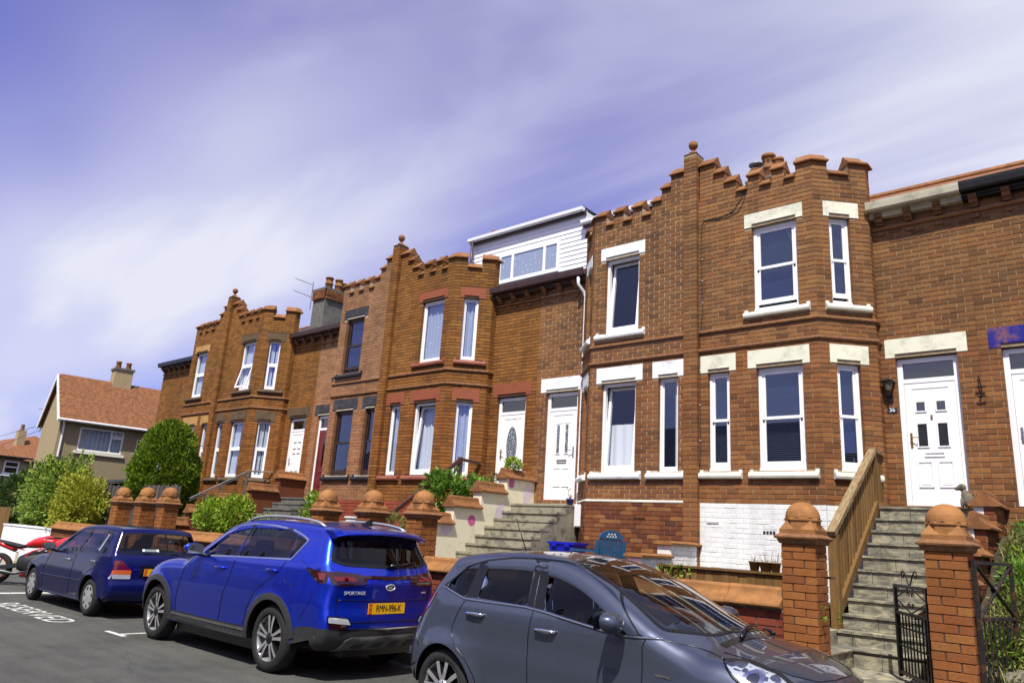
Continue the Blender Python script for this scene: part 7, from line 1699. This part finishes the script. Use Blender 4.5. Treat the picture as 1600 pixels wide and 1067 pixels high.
# planted bank right of the stepped brick wall
def bank():
    m = MB(); nx, ny = 20, 40; x0, x1, y0, y1 = -1.62, 1.2, 8.0, 12.15; V = []
    def hz(x, y): return .55+1.40*sstep(8.1, 11.9, y)+.12*mnoise.noise(Vector((x*1.7, y*1.7, 0)))+.05*mnoise.noise(Vector((x*6, y*6, 2)))
    for j in range(ny+1):
        for i in range(nx+1): x = x0+(x1-x0)*i/nx; y = y0+(y1-y0)*j/ny; V.append((x, y, hz(x, y)))
    m.add(V, [(j*(nx+1)+i, j*(nx+1)+i+1, (j+1)*(nx+1)+i+1, (j+1)*(nx+1)+i) for j in range(ny) for i in range(nx)]); structure(m.build('bank', 'soil', smooth=True))
    def rnd(): x = random.uniform(-1.52, -.2); y = random.uniform(8.05, 12.0); return Vector((x, y, hz(x, y)))
    m = MB(); T = []
    for _ in range(1900):
        p = rnd(); h = random.uniform(.06, .24); a = random.uniform(0, 6.28); e = p+Vector((math.cos(a)*h*.4, math.sin(a)*h*.4, h)); w = Vector((-math.sin(a), math.cos(a), 0))*.006; mid = p.lerp(e, .55)+Vector((0, 0, h*.12))
        m.add([p-w, p+w, mid+w*.8, mid-w*.8], [(0, 1, 2, 3)]); m.add([mid-w*.8, mid+w*.8, e], [(0, 1, 2)]); T += [random.random()]*2
    m.tint = T; tag(m.build('grass', 'grass_blade'), 'dry tufted grass covering the planted bank', 'grass', kind='stuff')
    m = MB(); T = []; leaves(m, [(rnd()+Vector((0, 0, random.uniform(0, .10))), Vector((random.gauss(0, .5), -.4, .6))) for _ in range(5200)], .06, T, .5, .4); m.tint = T; tag(m.build('ground_cover', 'fol_weed'), 'low leafy ground cover over the planted bank', 'ground cover', kind='stuff')
    G = 'weeds on the bank behind the rusty gate'
    spots = [(-1.12, 9.0, .28, .45, 'fol_weed', 'bushy grey green weed low on the bank, just behind the rusty gate'), (-1.25, 10.1, .24, .34, 'fol_green', 'fresh green weed halfway up the bank against the stepped wall'), (-.98, 10.7, .34, .5, 'fol_weed', 'pale weed clump in the middle of the bank'), (-1.2, 11.4, .22, .30, 'fol_green', 'green weed near the top of the bank by the door step'), (-.95, 9.5, .30, .4, 'fol_weed', 'weed clump between the bank stones and the rusty gate'), (-.85, 11.6, .3, .4, 'fol_green', 'top corner weed beside the house with the blue lintel'), (-1.1, 9.55, .24, .30, 'fol_privet', 'leafy low plant behind the middle of the rusty gate'), (-1.05, 10.45, .26, .30, 'fol_lime', 'lime green leafy plant above the white flowers on the bank'), (-1.3, 8.6, .22, .34, 'fol_privet', 'leafy plant at the foot of the bank by the gate hinge'), (-.9, 8.75, .26, .36, 'fol_weed', 'straggly weed at the lower right of the bank')]
    for i, (x, y, r, h, mt, lb) in enumerate(spots): shrub('weed_plant', (x, y, hz(x, y)+h*.5), (r, r, h*.6), 900, .07, mt, lb, 'plant', G, seed=20+i, base=hz(x, y), asp=.3, lumps=.3, shell=.2)
    fl = thing('white_flowers', (-.75, 9.9, hz(-.75, 9.9)), 'cream white flower heads on the bank at the right edge', 'flowers'); m = MB()
    q = MB()
    for _ in range(46):
        x = random.uniform(-1.0, -.55); y = random.uniform(9.4, 10.7); z = hz(x, y); h = random.uniform(.15, .32); q.tube([(x, y, z), (x, y, z+h)], .003, 4)
        for k in range(9):
            a = k*.7; m.add([(x, y, z+h), (x+.035*math.cos(a), y+.035*math.sin(a), z+h+.012), (x+.04*math.cos(a+.5), y+.04*math.sin(a+.5), z+h+.006)], [(0, 1, 2)])
    m.build('flower_head', 'white_flower', fl); q.build('stalk', 'leaf_green', fl)
    for i in range(11):
        x, y = [(-1.05, 8.45), (-.9, 8.9), (-.75, 9.2), (-1.2, 8.25), (-.7, 10.2), (-.9, 10.9), (-1.1, 11.7), (-.62, 9.6), (-1.45, 8.35), (-.8, 8.4), (-.62, 11.2)][i]
        bm = bmesh.new(); bmesh.ops.create_icosphere(bm, subdivisions=2, radius=1)
        sx, sy, sz = random.uniform(.12, .22), random.uniform(.10, .16), random.uniform(.07, .12)
        for v in bm.verts: k = 1+.25*mnoise.noise(v.co*1.8+Vector((i, 0, 0))); v.co = Vector((x+v.co.x*sx*k, y+v.co.y*sy*k, hz(x, y)+.03+v.co.z*sz*k))
        me = bpy.data.meshes.new('rockery_stone'); bm.to_mesh(me); bm.free(); me.materials.append(MATS['statue_stone']); o = bpy.data.objects.new('rockery_stone', me); COL.objects.link(o)
        tag(o, ['flat grey', 'mossy grey', 'lumpy grey'][i % 3]+' rockery stone on the bank, '+['beside the rusty gate', 'left of centre near the gate', 'by the white flowers', 'lowest near the gate hinge', 'among the white flowers', 'above the white flowers', 'below the blue-lintel door', 'at the right frame edge', 'against the stepped wall foot', 'in the lower right corner', 'high at the right frame edge'][i], 'stone', 'rockery stones on the planted bank')
bank()

# ------------------------------------------------------------------ far left: walls, fence, houses
plain('pebbledash', srgb(172, 154, 116), .95, var=.22, vscale=38, bump=.9, bscale=70); plain('pebbledash_shaded', srgb(152, 138, 108), .95, var=.2, vscale=38, bump=.9, bscale=70)  # second pebbledash is a darker copy, the side wall's shade put into its colour
plain('shed_felt', srgb(70, 72, 74), .8, var=.2, vscale=8)
lw = thing('low_white_wall', (-24.4, 8.0, ROADZ), 'low whitewashed wall beneath the hedges', 'wall')
child(lw, 'wall_face', 'white_paint', lambda m: m.box(-27.2, -23.0, 7.80, 8.05, ROADZ-.1, 1.02)); child(lw, 'wall_top', 'white_paint', lambda m: m.box(-27.22, -22.98, 7.78, 8.07, 1.021, 1.06))
gp_ = thing('timber_gate', (-28.0, 7.95, ROADZ), 'brown timber side gate at the left edge', 'gate')
for i in range(8): child(gp_, 'board', 'timber_brown', lambda m: m.box(-28.25+i*.125, -28.135+i*.125, 7.88, 7.91, ROADZ+.05, 1.55))
for z in (.3, 1.3): child(gp_, 'rail', 'timber_brown', lambda m: m.box(-28.25, -27.26, 7.915, 7.955, z, z+.1))
fn = thing('board_fence', (-21.7, 9.0, .6), 'weathered grey board fence with rounded tops behind the far domed pillars', 'fence')
x = -23.9; i = 0
while x < -18.7:
    dz = random.uniform(-.03, .03); K = 6; w_ = .112; zt = 2.34+dz; yy = 8.98+(.016 if i % 2 else 0)
    prof_ = [(x, .6), (x+w_, .6), (x+w_, zt-.05)]+[(x+w_/2+w_/2*math.cos(math.pi*k/K), zt-.05+.05*math.sin(math.pi*k/K)) for k in range(1, K)]+[(x, zt-.05)]
    child(fn, 'board', 'timber_grey', lambda m: m.prism([(a, yy, b) for a, b in prof_], [(a, yy+.014, b) for a, b in prof_])); x += .125; i += 1
for z in (1.0, 2.0): child(fn, 'rail', 'timber_grey', lambda m: m.box(-23.9, -18.7, 9.015, 9.06, z, z+.08))
sh = thing('garden_shed', (-25.5, 11.5, .6), 'low shed with dark felt roof behind the board fence', 'shed')
child(sh, 'wall', 'timber_grey', lambda m: m.box(-27.3, -23.3, 10.6, 12.6, .6, 2.55)); child(sh, 'roof', 'shed_felt', lambda m: m.hexa([(-27.6, 10.3, 2.56), (-23.0, 10.3, 2.56), (-23.0, 12.9, 2.72), (-27.6, 12.9, 2.72), (-27.6, 10.3, 2.64), (-23.0, 10.3, 2.64), (-23.0, 12.9, 2.80), (-27.6, 12.9, 2.80)]))
def pebble_house():
    C0 = Vector((-34, 10.94)); g = Vector((-.99, .14)).normalized(); b = Vector((.14, .99)).normalized()
    root = thing('pebbledash_house', (-35, 13, .6), 'pebbledashed house with brown tiled gable roof and chimney at the left', 'house')
    P3 = lambda s, d, z: (*(C0+g*s+b*d), z)
    ze, zr, Wd, L = 5.3, 7.28, 4.0, 9.0
    m = MB(); m.add([P3(0, 0, .4), P3(Wd, 0, .4), P3(Wd, 0, ze), P3(Wd/2, 0, zr), P3(0, 0, ze)], [(0, 1, 2, 3, 4)]); m.build('gable_wall', 'pebbledash', root)
    Pw = Panel(tuple(C0), tuple(b))     # side wall facing +x
    win = (.75, 2.45, 4.02, 4.98); win2 = (3.0, 3.45, 4.1, 4.75)
    m = MB(); backing(m, Pw, L, .4, ze, [win, win2]); m.add([P3(Wd, 0, .4), P3(Wd, L, .4), P3(Wd, L, ze), P3(Wd, 0, ze)], [(0, 1, 2, 3)]); m.add([P3(0, L, .4), P3(Wd, L, .4), P3(Wd, L, ze), P3(Wd/2, L, zr), P3(0, L, ze)], [(0, 1, 2, 3, 4)]); m.build('side_wall', 'pebbledash_shaded', root)
    m = MB(); m.add([P3(.3, .3, 3.6), P3(3.7, .3, 3.6), P3(3.7, 8.7, 3.6), P3(.3, 8.7, 3.6)], [(0, 1, 2, 3)]); m.build('floor', 'room_paint', root)
    rows = 15; rise = (zr-ze)
    rf = MB(); 
    for sgn in (0, 1):
        f = lambda t, d, o=0: P3((Wd/2)*(t if not sgn else 2-t)+(-.28*(1-t) if not sgn else .28*(1-t)), d, ze-.12+(rise+.16)*t+o)
        rf.add([f(0, -.15), f(0, L+.15), f(1, L+.15), f(1, -.15), f(0, -.15, -.06), f(0, L+.15, -.06), f(1, L+.15, -.06), f(1, -.15, -.06)], [(0, 1, 2, 3), (4, 7, 6, 5), (0, 4, 5, 1), (0, 3, 7, 4), (1, 5, 6, 2)])
    ro = rf.build('roof', 'roof_tile', root)
    f = lambda t, d, o=0: Vector(P3((Wd/2)*t-.28*(1-t), d, ze-.12+(rise+.16)*t+o))
    n = 40; ts = MB(); tint = []      # tile courses on the visible slope: too fine to pick apart singly, joined
    for r_ in range(22):
        t0, t1 = r_/22, (r_+1)/22+.012
        for k in range(n):
            d0 = -.15+(L+.3)*(k+(.5 if r_ % 2 else 0))/n; d1 = d0+(L+.3)/n-.008
            if d1 > L+.15: d1 = L+.15
            ts.add([f(t0, d0, .030), f(t0, d1, .030), f(t1, d1, .012), f(t1, d0, .012), f(t0, d0, .0), f(t0, d1, .0)], [(0, 1, 2, 3), (4, 5, 1, 0)])
    ts.build('tile_course', 'roof_tile', root, kind='stuff')
    for sgn in (0, 1):
        f2 = lambda t, o=0: P3((Wd/2)*(t if not sgn else 2-t)+(-.28*(1-t) if not sgn else .28*(1-t)), -.17, ze-.12+(rise+.16)*t+o)
        m = MB(); m.bar(f2(0, -.08), f2(1, -.08), .04, .18); m.build('bargeboard', 'white_paint', root)
    m = MB(); m.tube([P3(-.30, -.15, ze-.14), P3(-.30, L, ze-.14)], .055, 8); m.build('gutter', 'pvc_white', root)
    m = MB(); m.tube([P3(-.25, .05, ze-.2), P3(-.05, .12, ze-.35), P3(-.05, .12, .5)], .04, 8); m.tube([P3(-.25, 3.75, ze+.12), P3(-.25, 3.75, ze-.2), P3(-.05, 3.72, ze-.45), P3(-.05, 3.72, .5)], .04, 8); m.build('downpipe', 'pvc_white', root)
    m = MB(); rect_ring(m, Pw, *win, .06, -.08, -.02); sx = win[0]+(win[1]-win[0])*.72; m.pbox(Pw, sx-.03, sx+.03, -.08, -.021, win[2]+.06, win[3]-.06); m.pbox(Pw, sx+.03, win[1]-.06, -.08, -.022, win[3]-.33, win[3]-.28); w = m.build('window', 'upvc', root)
    pane(Pw, win[0]+.06, sx-.03, win[2]+.06, win[3]-.06, -.05, w); pane(Pw, sx+.03, win[1]-.06, win[2]+.06, win[3]-.33, -.05, w); curtain(Pw, win[0], win[1], win[2], win[3], -.2, w, 'curtain', 6, .02)
    m = MB(); m.pbox(Pw, win[0]-.12, win[1]+.12, -.05, .08, win[2]-.13, win[2]-.02); m.build('window_sill', 'cream_sill', root)
    m = MB(); rect_ring(m, Pw, *win2, .05, -.08, -.02); w = m.build('window', 'upvc', root); pane(Pw, win2[0]+.05, win2[1]-.05, win2[2]+.05, win2[3]-.05, -.05, w, 'glass_dark')
    m = MB(); m.pbox(Pw, win2[0]-.1, win2[1]+.1, -.05, .07, win2[2]-.1, win2[2]-.01); m.build('window_sill', 'cream_sill', root)
    m = MB(); a = [P3(1.75, 2.0, 7.0), P3(1.75, 2.75, 7.0), P3(2.45, 2.75, 7.0), P3(2.45, 2.0, 7.0)]; m.prism(a, [(x, y, 7.92) for x, y, z in a]); ch = m.build('chimney', 'pebbledash', root)
    m = MB(); a = [P3(1.70, 1.95, 7.92), P3(1.70, 2.80, 7.92), P3(2.50, 2.80, 7.92), P3(2.50, 1.95, 7.92)]; m.prism(a, [(x, y, 8.02) for x, y, z in a]); m.build('chimney_cap', 'concrete_grey', ch)
    for d in (2.15, 2.58): 
        p = P3(2.1, d, 8.02); m = MB(); m.lathe([(.13, 0), (.10, .25), (.12, .27), (.12, .34), (.085, .34)], p, 12); m.build('chimney_pot', 'terracotta', ch)
pebble_house()
def bungalow(x0, x1, y0, y1, ze, zr, label, mat='roof_tile', wall='pebbledash_shaded', chim=None, win=None):
    root = thing('bungalow', ((x0+x1)/2, (y0+y1)/2, .3), label, 'house')
    child(root, 'wall', wall, lambda m: m.box(x0, x1, y0, y1, 0, ze)); o = .35; my = (y0+y1)/2
    xr0, xr1 = x0+(y1-y0)/2, x1-(y1-y0)/2
    child(root, 'roof', mat, lambda m: m.add([(x0-o, y0-o, ze), (x1+o, y0-o, ze), (x1+o, y1+o, ze), (x0-o, y1+o, ze), (xr0, my, zr), (xr1, my, zr)], [(0, 1, 5, 4), (1, 2, 5), (2, 3, 4, 5), (3, 0, 4), (0, 3, 2, 1)]))
    child(root, 'gutter', 'gutter_black', lambda m: m.tube([(x0-o, y0-o, ze), (x1+o, y0-o, ze), (x1+o, y1+o, ze)], .06, 6))
    if win:
        P = Panel((x1, y0), (0, 1)); m = MB(); rect_ring(m, P, *win, .07, 0, .04); m.pbox(P, win[0]+.08, win[1]-.08, 0, .04, win[3]-.36, win[3]-.30); w = m.build('window', 'upvc', root); pane(P, win[0]+.07, win[1]-.07, win[2]+.07, win[3]-.07, .02, w, 'glass_dark')
        child(root, 'window_sill', 'white_sill', lambda m: m.pbox(P, win[0]-.1, win[1]+.1, 0, .12, win[2]-.12, win[2]-.01))
    if chim:
        child(root, 'chimney', 'pebbledash', lambda m: m.box(chim[0]-.35, chim[0]+.35, chim[1]-.3, chim[1]+.3, ze, chim[2])); child(root, 'chimney_pot', 'terracotta', lambda m: m.lathe([(.16, 0), (.13, .4), (.15, .5)], (chim[0], chim[1], chim[2]), 10))
bungalow(-61, -50, 6.0, 14.6, 4.36, 6.7, 'bungalow with red hipped roof and white window at the far left', win=(7.65, 8.4, 3.42, 4.15))
bungalow(-88, -72, 19, 26, 5.4, 7.9, 'distant brown-roofed house with a small chimney beyond the bungalow', chim=(-74.2, 21.0, 8.1))
for i, (z0, y0) in enumerate(((6.2, 17), (5.6, 16))):
    w = thing('overhead_wire', (-37, 11, 5.3), ('upper' if i == 0 else 'lower')+' thin overhead wire running left from the pebbledashed house', 'wire', 'overhead wires'); child(w, 'strand', 'rubber', lambda m: m.tube([(-38, 11.6, 5.1+(.2 if i == 0 else 0)), (-55, 14.2, 5.75-i*.7), (-75, 17.5, 7.0-i*1.1)], .012, 5))
aer = thing('house_aerial', (-38, 11.5, 5), 'small aerial on the bargeboard end of the pebbledashed house', 'aerial'); child(aer, 'mast', 'galvanised', lambda m: m.tube([(-38.0, 11.45, 4.9), (-38.0, 11.45, 6.0)], .02, 5)); child(aer, 'boom', 'galvanised', lambda m: m.tube([(-38.3, 11.3, 5.95), (-37.7, 11.6, 5.98)], .015, 5))

# ------------------------------------------------------------------ road markings
def flat_text(body, cx, cy, lx, ly, z):
    o = text_obj(body, 1, (0, 0, 0), (0, 0, 0), 'road_paint', None, 0, 'road_lettering'); me = o.data
    xs = [v.co.x for v in me.vertices]; ys = [v.co.y for v in me.vertices]; sx = lx/(max(xs)-min(xs)); sy = ly/(max(ys)-min(ys)); mx, my = (max(xs)+min(xs))/2, (max(ys)+min(ys))/2
    for v in me.vertices: v.co = Vector((cx+(v.co.x-mx)*sx, cy+(v.co.y-my)*sy, z))
    o.scale = (1, 1, 1); me.update(); o['kind'] = 'structure'; o.name = 'road_lettering'; return o
flat_text('RESERVED', -13.74, 4.60, 2.75, .40, ROADZ+.004)
m = MB(); z = ROADZ+.004; m.quad((-16.95, 5.0, z), (-16.70, 5.0, z), (-16.70, 6.7, z), (-16.95, 6.7, z)); m.quad((-11.30, 4.72, z), (-10.72, 4.72, z), (-10.72, 4.80, z), (-11.30, 4.80, z)); m.quad((-10.97, 4.80, z), (-10.89, 4.80, z), (-10.89, 5.15, z), (-10.97, 5.15, z)); m.quad((-22.3, 5.0, z), (-22.05, 5.0, z), (-22.05, 6.7, z), (-22.3, 6.7, z)); structure(m.build('road_markings', 'road_paint'))
m = MB(); m.box(-120, 60, -8.5, -6.12, ROADZ-.2, ROADZ+.11); structure(m.build('opposite_pavement', 'pavement')); m = MB(); m.box(-120, 60, -6.12, -6.0, ROADZ-.2, ROADZ+.115); structure(m.build('opposite_kerb', 'pavement'))
# ------------------------------------------------------------------ houses across the street (seen only as reflections)
plain('render_grey', srgb(150, 146, 138), .9, var=.1)
for i in range(7):
    x0 = -46+i*8.2; root = thing('opposite_house', (x0+4, -11, ROADZ), 'house across the street, mirrored in the windows and car panels'+['', ', second', ', third', ', fourth', ', fifth', ', sixth', ', seventh'][i]+(' from the left' if i else ', leftmost'), 'house', 'houses across the street')
    child(root, 'wall', ['render_grey', 'pebbledash', 'brick_plinthred'][i % 3] if i % 3 < 2 else 'stone_red', lambda m: m.box(x0, x0+8.1, -18, -11, ROADZ-.2, 5.4))
    child(root, 'roof', 'slate', lambda m: m.add([(x0-.05, -18.3, 5.4), (x0+8.15, -18.3, 5.4), (x0+8.15, -10.7, 5.4), (x0-.05, -10.7, 5.4), (x0-.05, -14.5, 8.2), (x0+8.15, -14.5, 8.2)], [(0, 1, 5, 4), (3, 4, 5, 2), (0, 4, 3), (1, 2, 5), (0, 3, 2, 1)]))
    for k in range(3):
        for z in (1.0, 3.6): 
            xx = x0+1+k*2.4; w = child(root, 'window', 'upvc', lambda m: m.box(xx, xx+1.3, -11, -10.96, z, z+1.35)); child(w, 'pane', 'glass_dark', lambda m: m.box(xx+.08, xx+1.22, -10.955, -10.95, z+.08, z+1.27))

# ------------------------------------------------------------------ motorcycle
plain('moto_red', srgb(196, 26, 22), .25, var=.03, coat=.8); plain('moto_grey', srgb(70, 72, 76), .35, metal=.6, var=.1); plain('spring_yellow', srgb(200, 180, 50), .4)
def motorcycle():
    A = Vector((-19.0, 5.50, 0)); D = Vector((.74, .67, 0)).normalized(); S = Vector((-D.y, D.x, 0)); root = thing('motorcycle', (A.x, A.y, ROADZ), 'red motorcycle with black seat, parked nose-in beyond the navy car', 'motorcycle')
    T_ = lambda x, y, z: tuple(A+D*x+S*y+Vector((0, 0, ROADZ+z)))
    def part(name, mat, fn, smooth=None, parent=None): m = MB(); fn(m); m.v = [T_(*v) for v in m.v]; return m.build(name, mat, parent or root, smooth)
    for x, R in ((0, .315), (1.42, .30)):
        w = empty('wheel', T_(x, 0, R), root)
        part('tyre', 'tyre', lambda m: m.lathe([(R-.08, -.05), (R-.03, -.07), (R, -.035), (R, .035), (R-.03, .07), (R-.08, .05)], (x, 0, R), 40, 'y'), None, w)
        part('rim', 'alloy_dark', lambda m: m.lathe([(R-.085, -.05), (R-.10, -.03), (R-.10, .03), (R-.085, .05)], (x, 0, R), 40, 'y'), None, w)
        part('rim_stripe', 'moto_red', lambda m: m.lathe([(R-.082, -.054), (R-.095, -.05)], (x, 0, R), 40, 'y'), None, w)
        for k in range(5):
            a = k*1.2566; part('spoke', 'alloy_dark', lambda m: m.tube([(x, 0, R), (x+(R-.09)*math.cos(a), 0, R+(R-.09)*math.sin(a))], .014, 6), None, w)
        part('brake_disc', 'chrome', lambda m: m.lathe([(.06, -.075), (.12, -.075), (.12, -.071), (.06, -.071)], (x, 0, R), 28, 'y'), None, w)
    def loft(m, rows):     # rows: (x, half width, z0, z1)
        R8 = []
        for x, hw, z0, z1 in rows: R8.append([(x, hw*math.cos(2*math.pi*k/12), (z0+z1)/2+(z1-z0)/2*math.sin(2*math.pi*k/12)) for k in range(12)])
        for a, b in zip(R8, R8[1:]): m.add(a+b, [(k, (k+1) % 12, (k+1) % 12+12, k+12) for k in range(12)])
        m.poly(list(reversed(R8[0]))); m.poly(R8[-1])
    part('tail_fairing', 'moto_red', lambda m: loft(m, [(-.32, .03, .88, .92), (-.22, .09, .82, .93), (.05, .11, .74, .87), (.30, .10, .66, .80)]), True)
    part('seat', 'seat_dark', lambda m: loft(m, [(-.05, .08, .85, .90), (.15, .13, .80, .87), (.45, .14, .74, .82), (.62, .10, .78, .86)]), True)
    part('fuel_tank', 'moto_red', lambda m: loft(m, [(.56, .10, .76, .88), (.72, .17, .76, .98), (.95, .19, .78, 1.04), (1.12, .14, .80, 1.0), (1.2, .07, .84, .96)]), True)
    part('front_cowl', 'moto_red', lambda m: loft(m, [(1.18, .16, .62, .98), (1.40, .15, .70, 1.05), (1.55, .06, .80, .95)]), True)
    part('engine', 'moto_grey', lambda m: loft(m, [(.45, .12, .30, .60), (.65, .20, .22, .70), (.95, .20, .22, .72), (1.10, .12, .30, .62)]), True)
    part('belly_pan', 'moto_red', lambda m: loft(m, [(.55, .10, .16, .26), (.85, .15, .16, .34), (1.1, .10, .22, .36)]), True)
    part('swingarm', 'moto_grey', lambda m: (m.bar((-.02, -.11, .315), (.55, -.10, .42), .035, .085), m.bar((-.02, .11, .315), (.55, .10, .42), .035, .085)))
    part('exhaust', 'moto_grey', lambda m: m.tube([(.80, -.14, .30), (.45, -.17, .24), (.20, -.19, .27), (-.12, -.20, .33)], [.028, .03, .052, .05], 12), True)
    part('shock_spring', 'spring_yellow', lambda m: m.tube([(.36+.03*math.cos(k*.9), .03*math.sin(k*.9), .42+k*.006) for k in range(44)], .007, 5), True)
    part('fork', 'chrome', lambda m: (m.tube([(1.42, -.09, .30), (1.22, -.10, .95)], .024, 8), m.tube([(1.42, .09, .30), (1.22, .10, .95)], .024, 8)), True)
    part('handlebar', 'alloy_dark', lambda m: m.tube([(1.08, -.34, .98), (1.18, -.12, 1.0), (1.18, .12, 1.0), (1.08, .34, .98)], .016, 8), True)
    part('frame', 'moto_red', lambda m: (m.tube([(.50, -.12, .45), (.75, -.16, .70), (1.15, -.07, .85)], .02, 6), m.tube([(.50, .12, .45), (.75, .16, .70), (1.15, .07, .85)], .02, 6), m.tube([(.55, -.10, .72), (-.1, -.07, .84)], .014, 6)), True)
    part('side_stand', 'alloy_dark', lambda m: m.tube([(.60, .10, .28), (.66, .26, .0)], .012, 6)); part('tail_light', 'lamp_red', lambda m: m.box(-.345, -.32, -.05, .05, .87, .91)); part('plate_hanger', 'car_black', lambda m: m.hexa([(-.36, -.06, .52), (-.34, -.06, .52), (-.34, .06, .52), (-.36, .06, .52), (-.28, -.08, .80), (-.26, -.08, .80), (-.26, .08, .80), (-.28, .08, .80)]))
motorcycle()
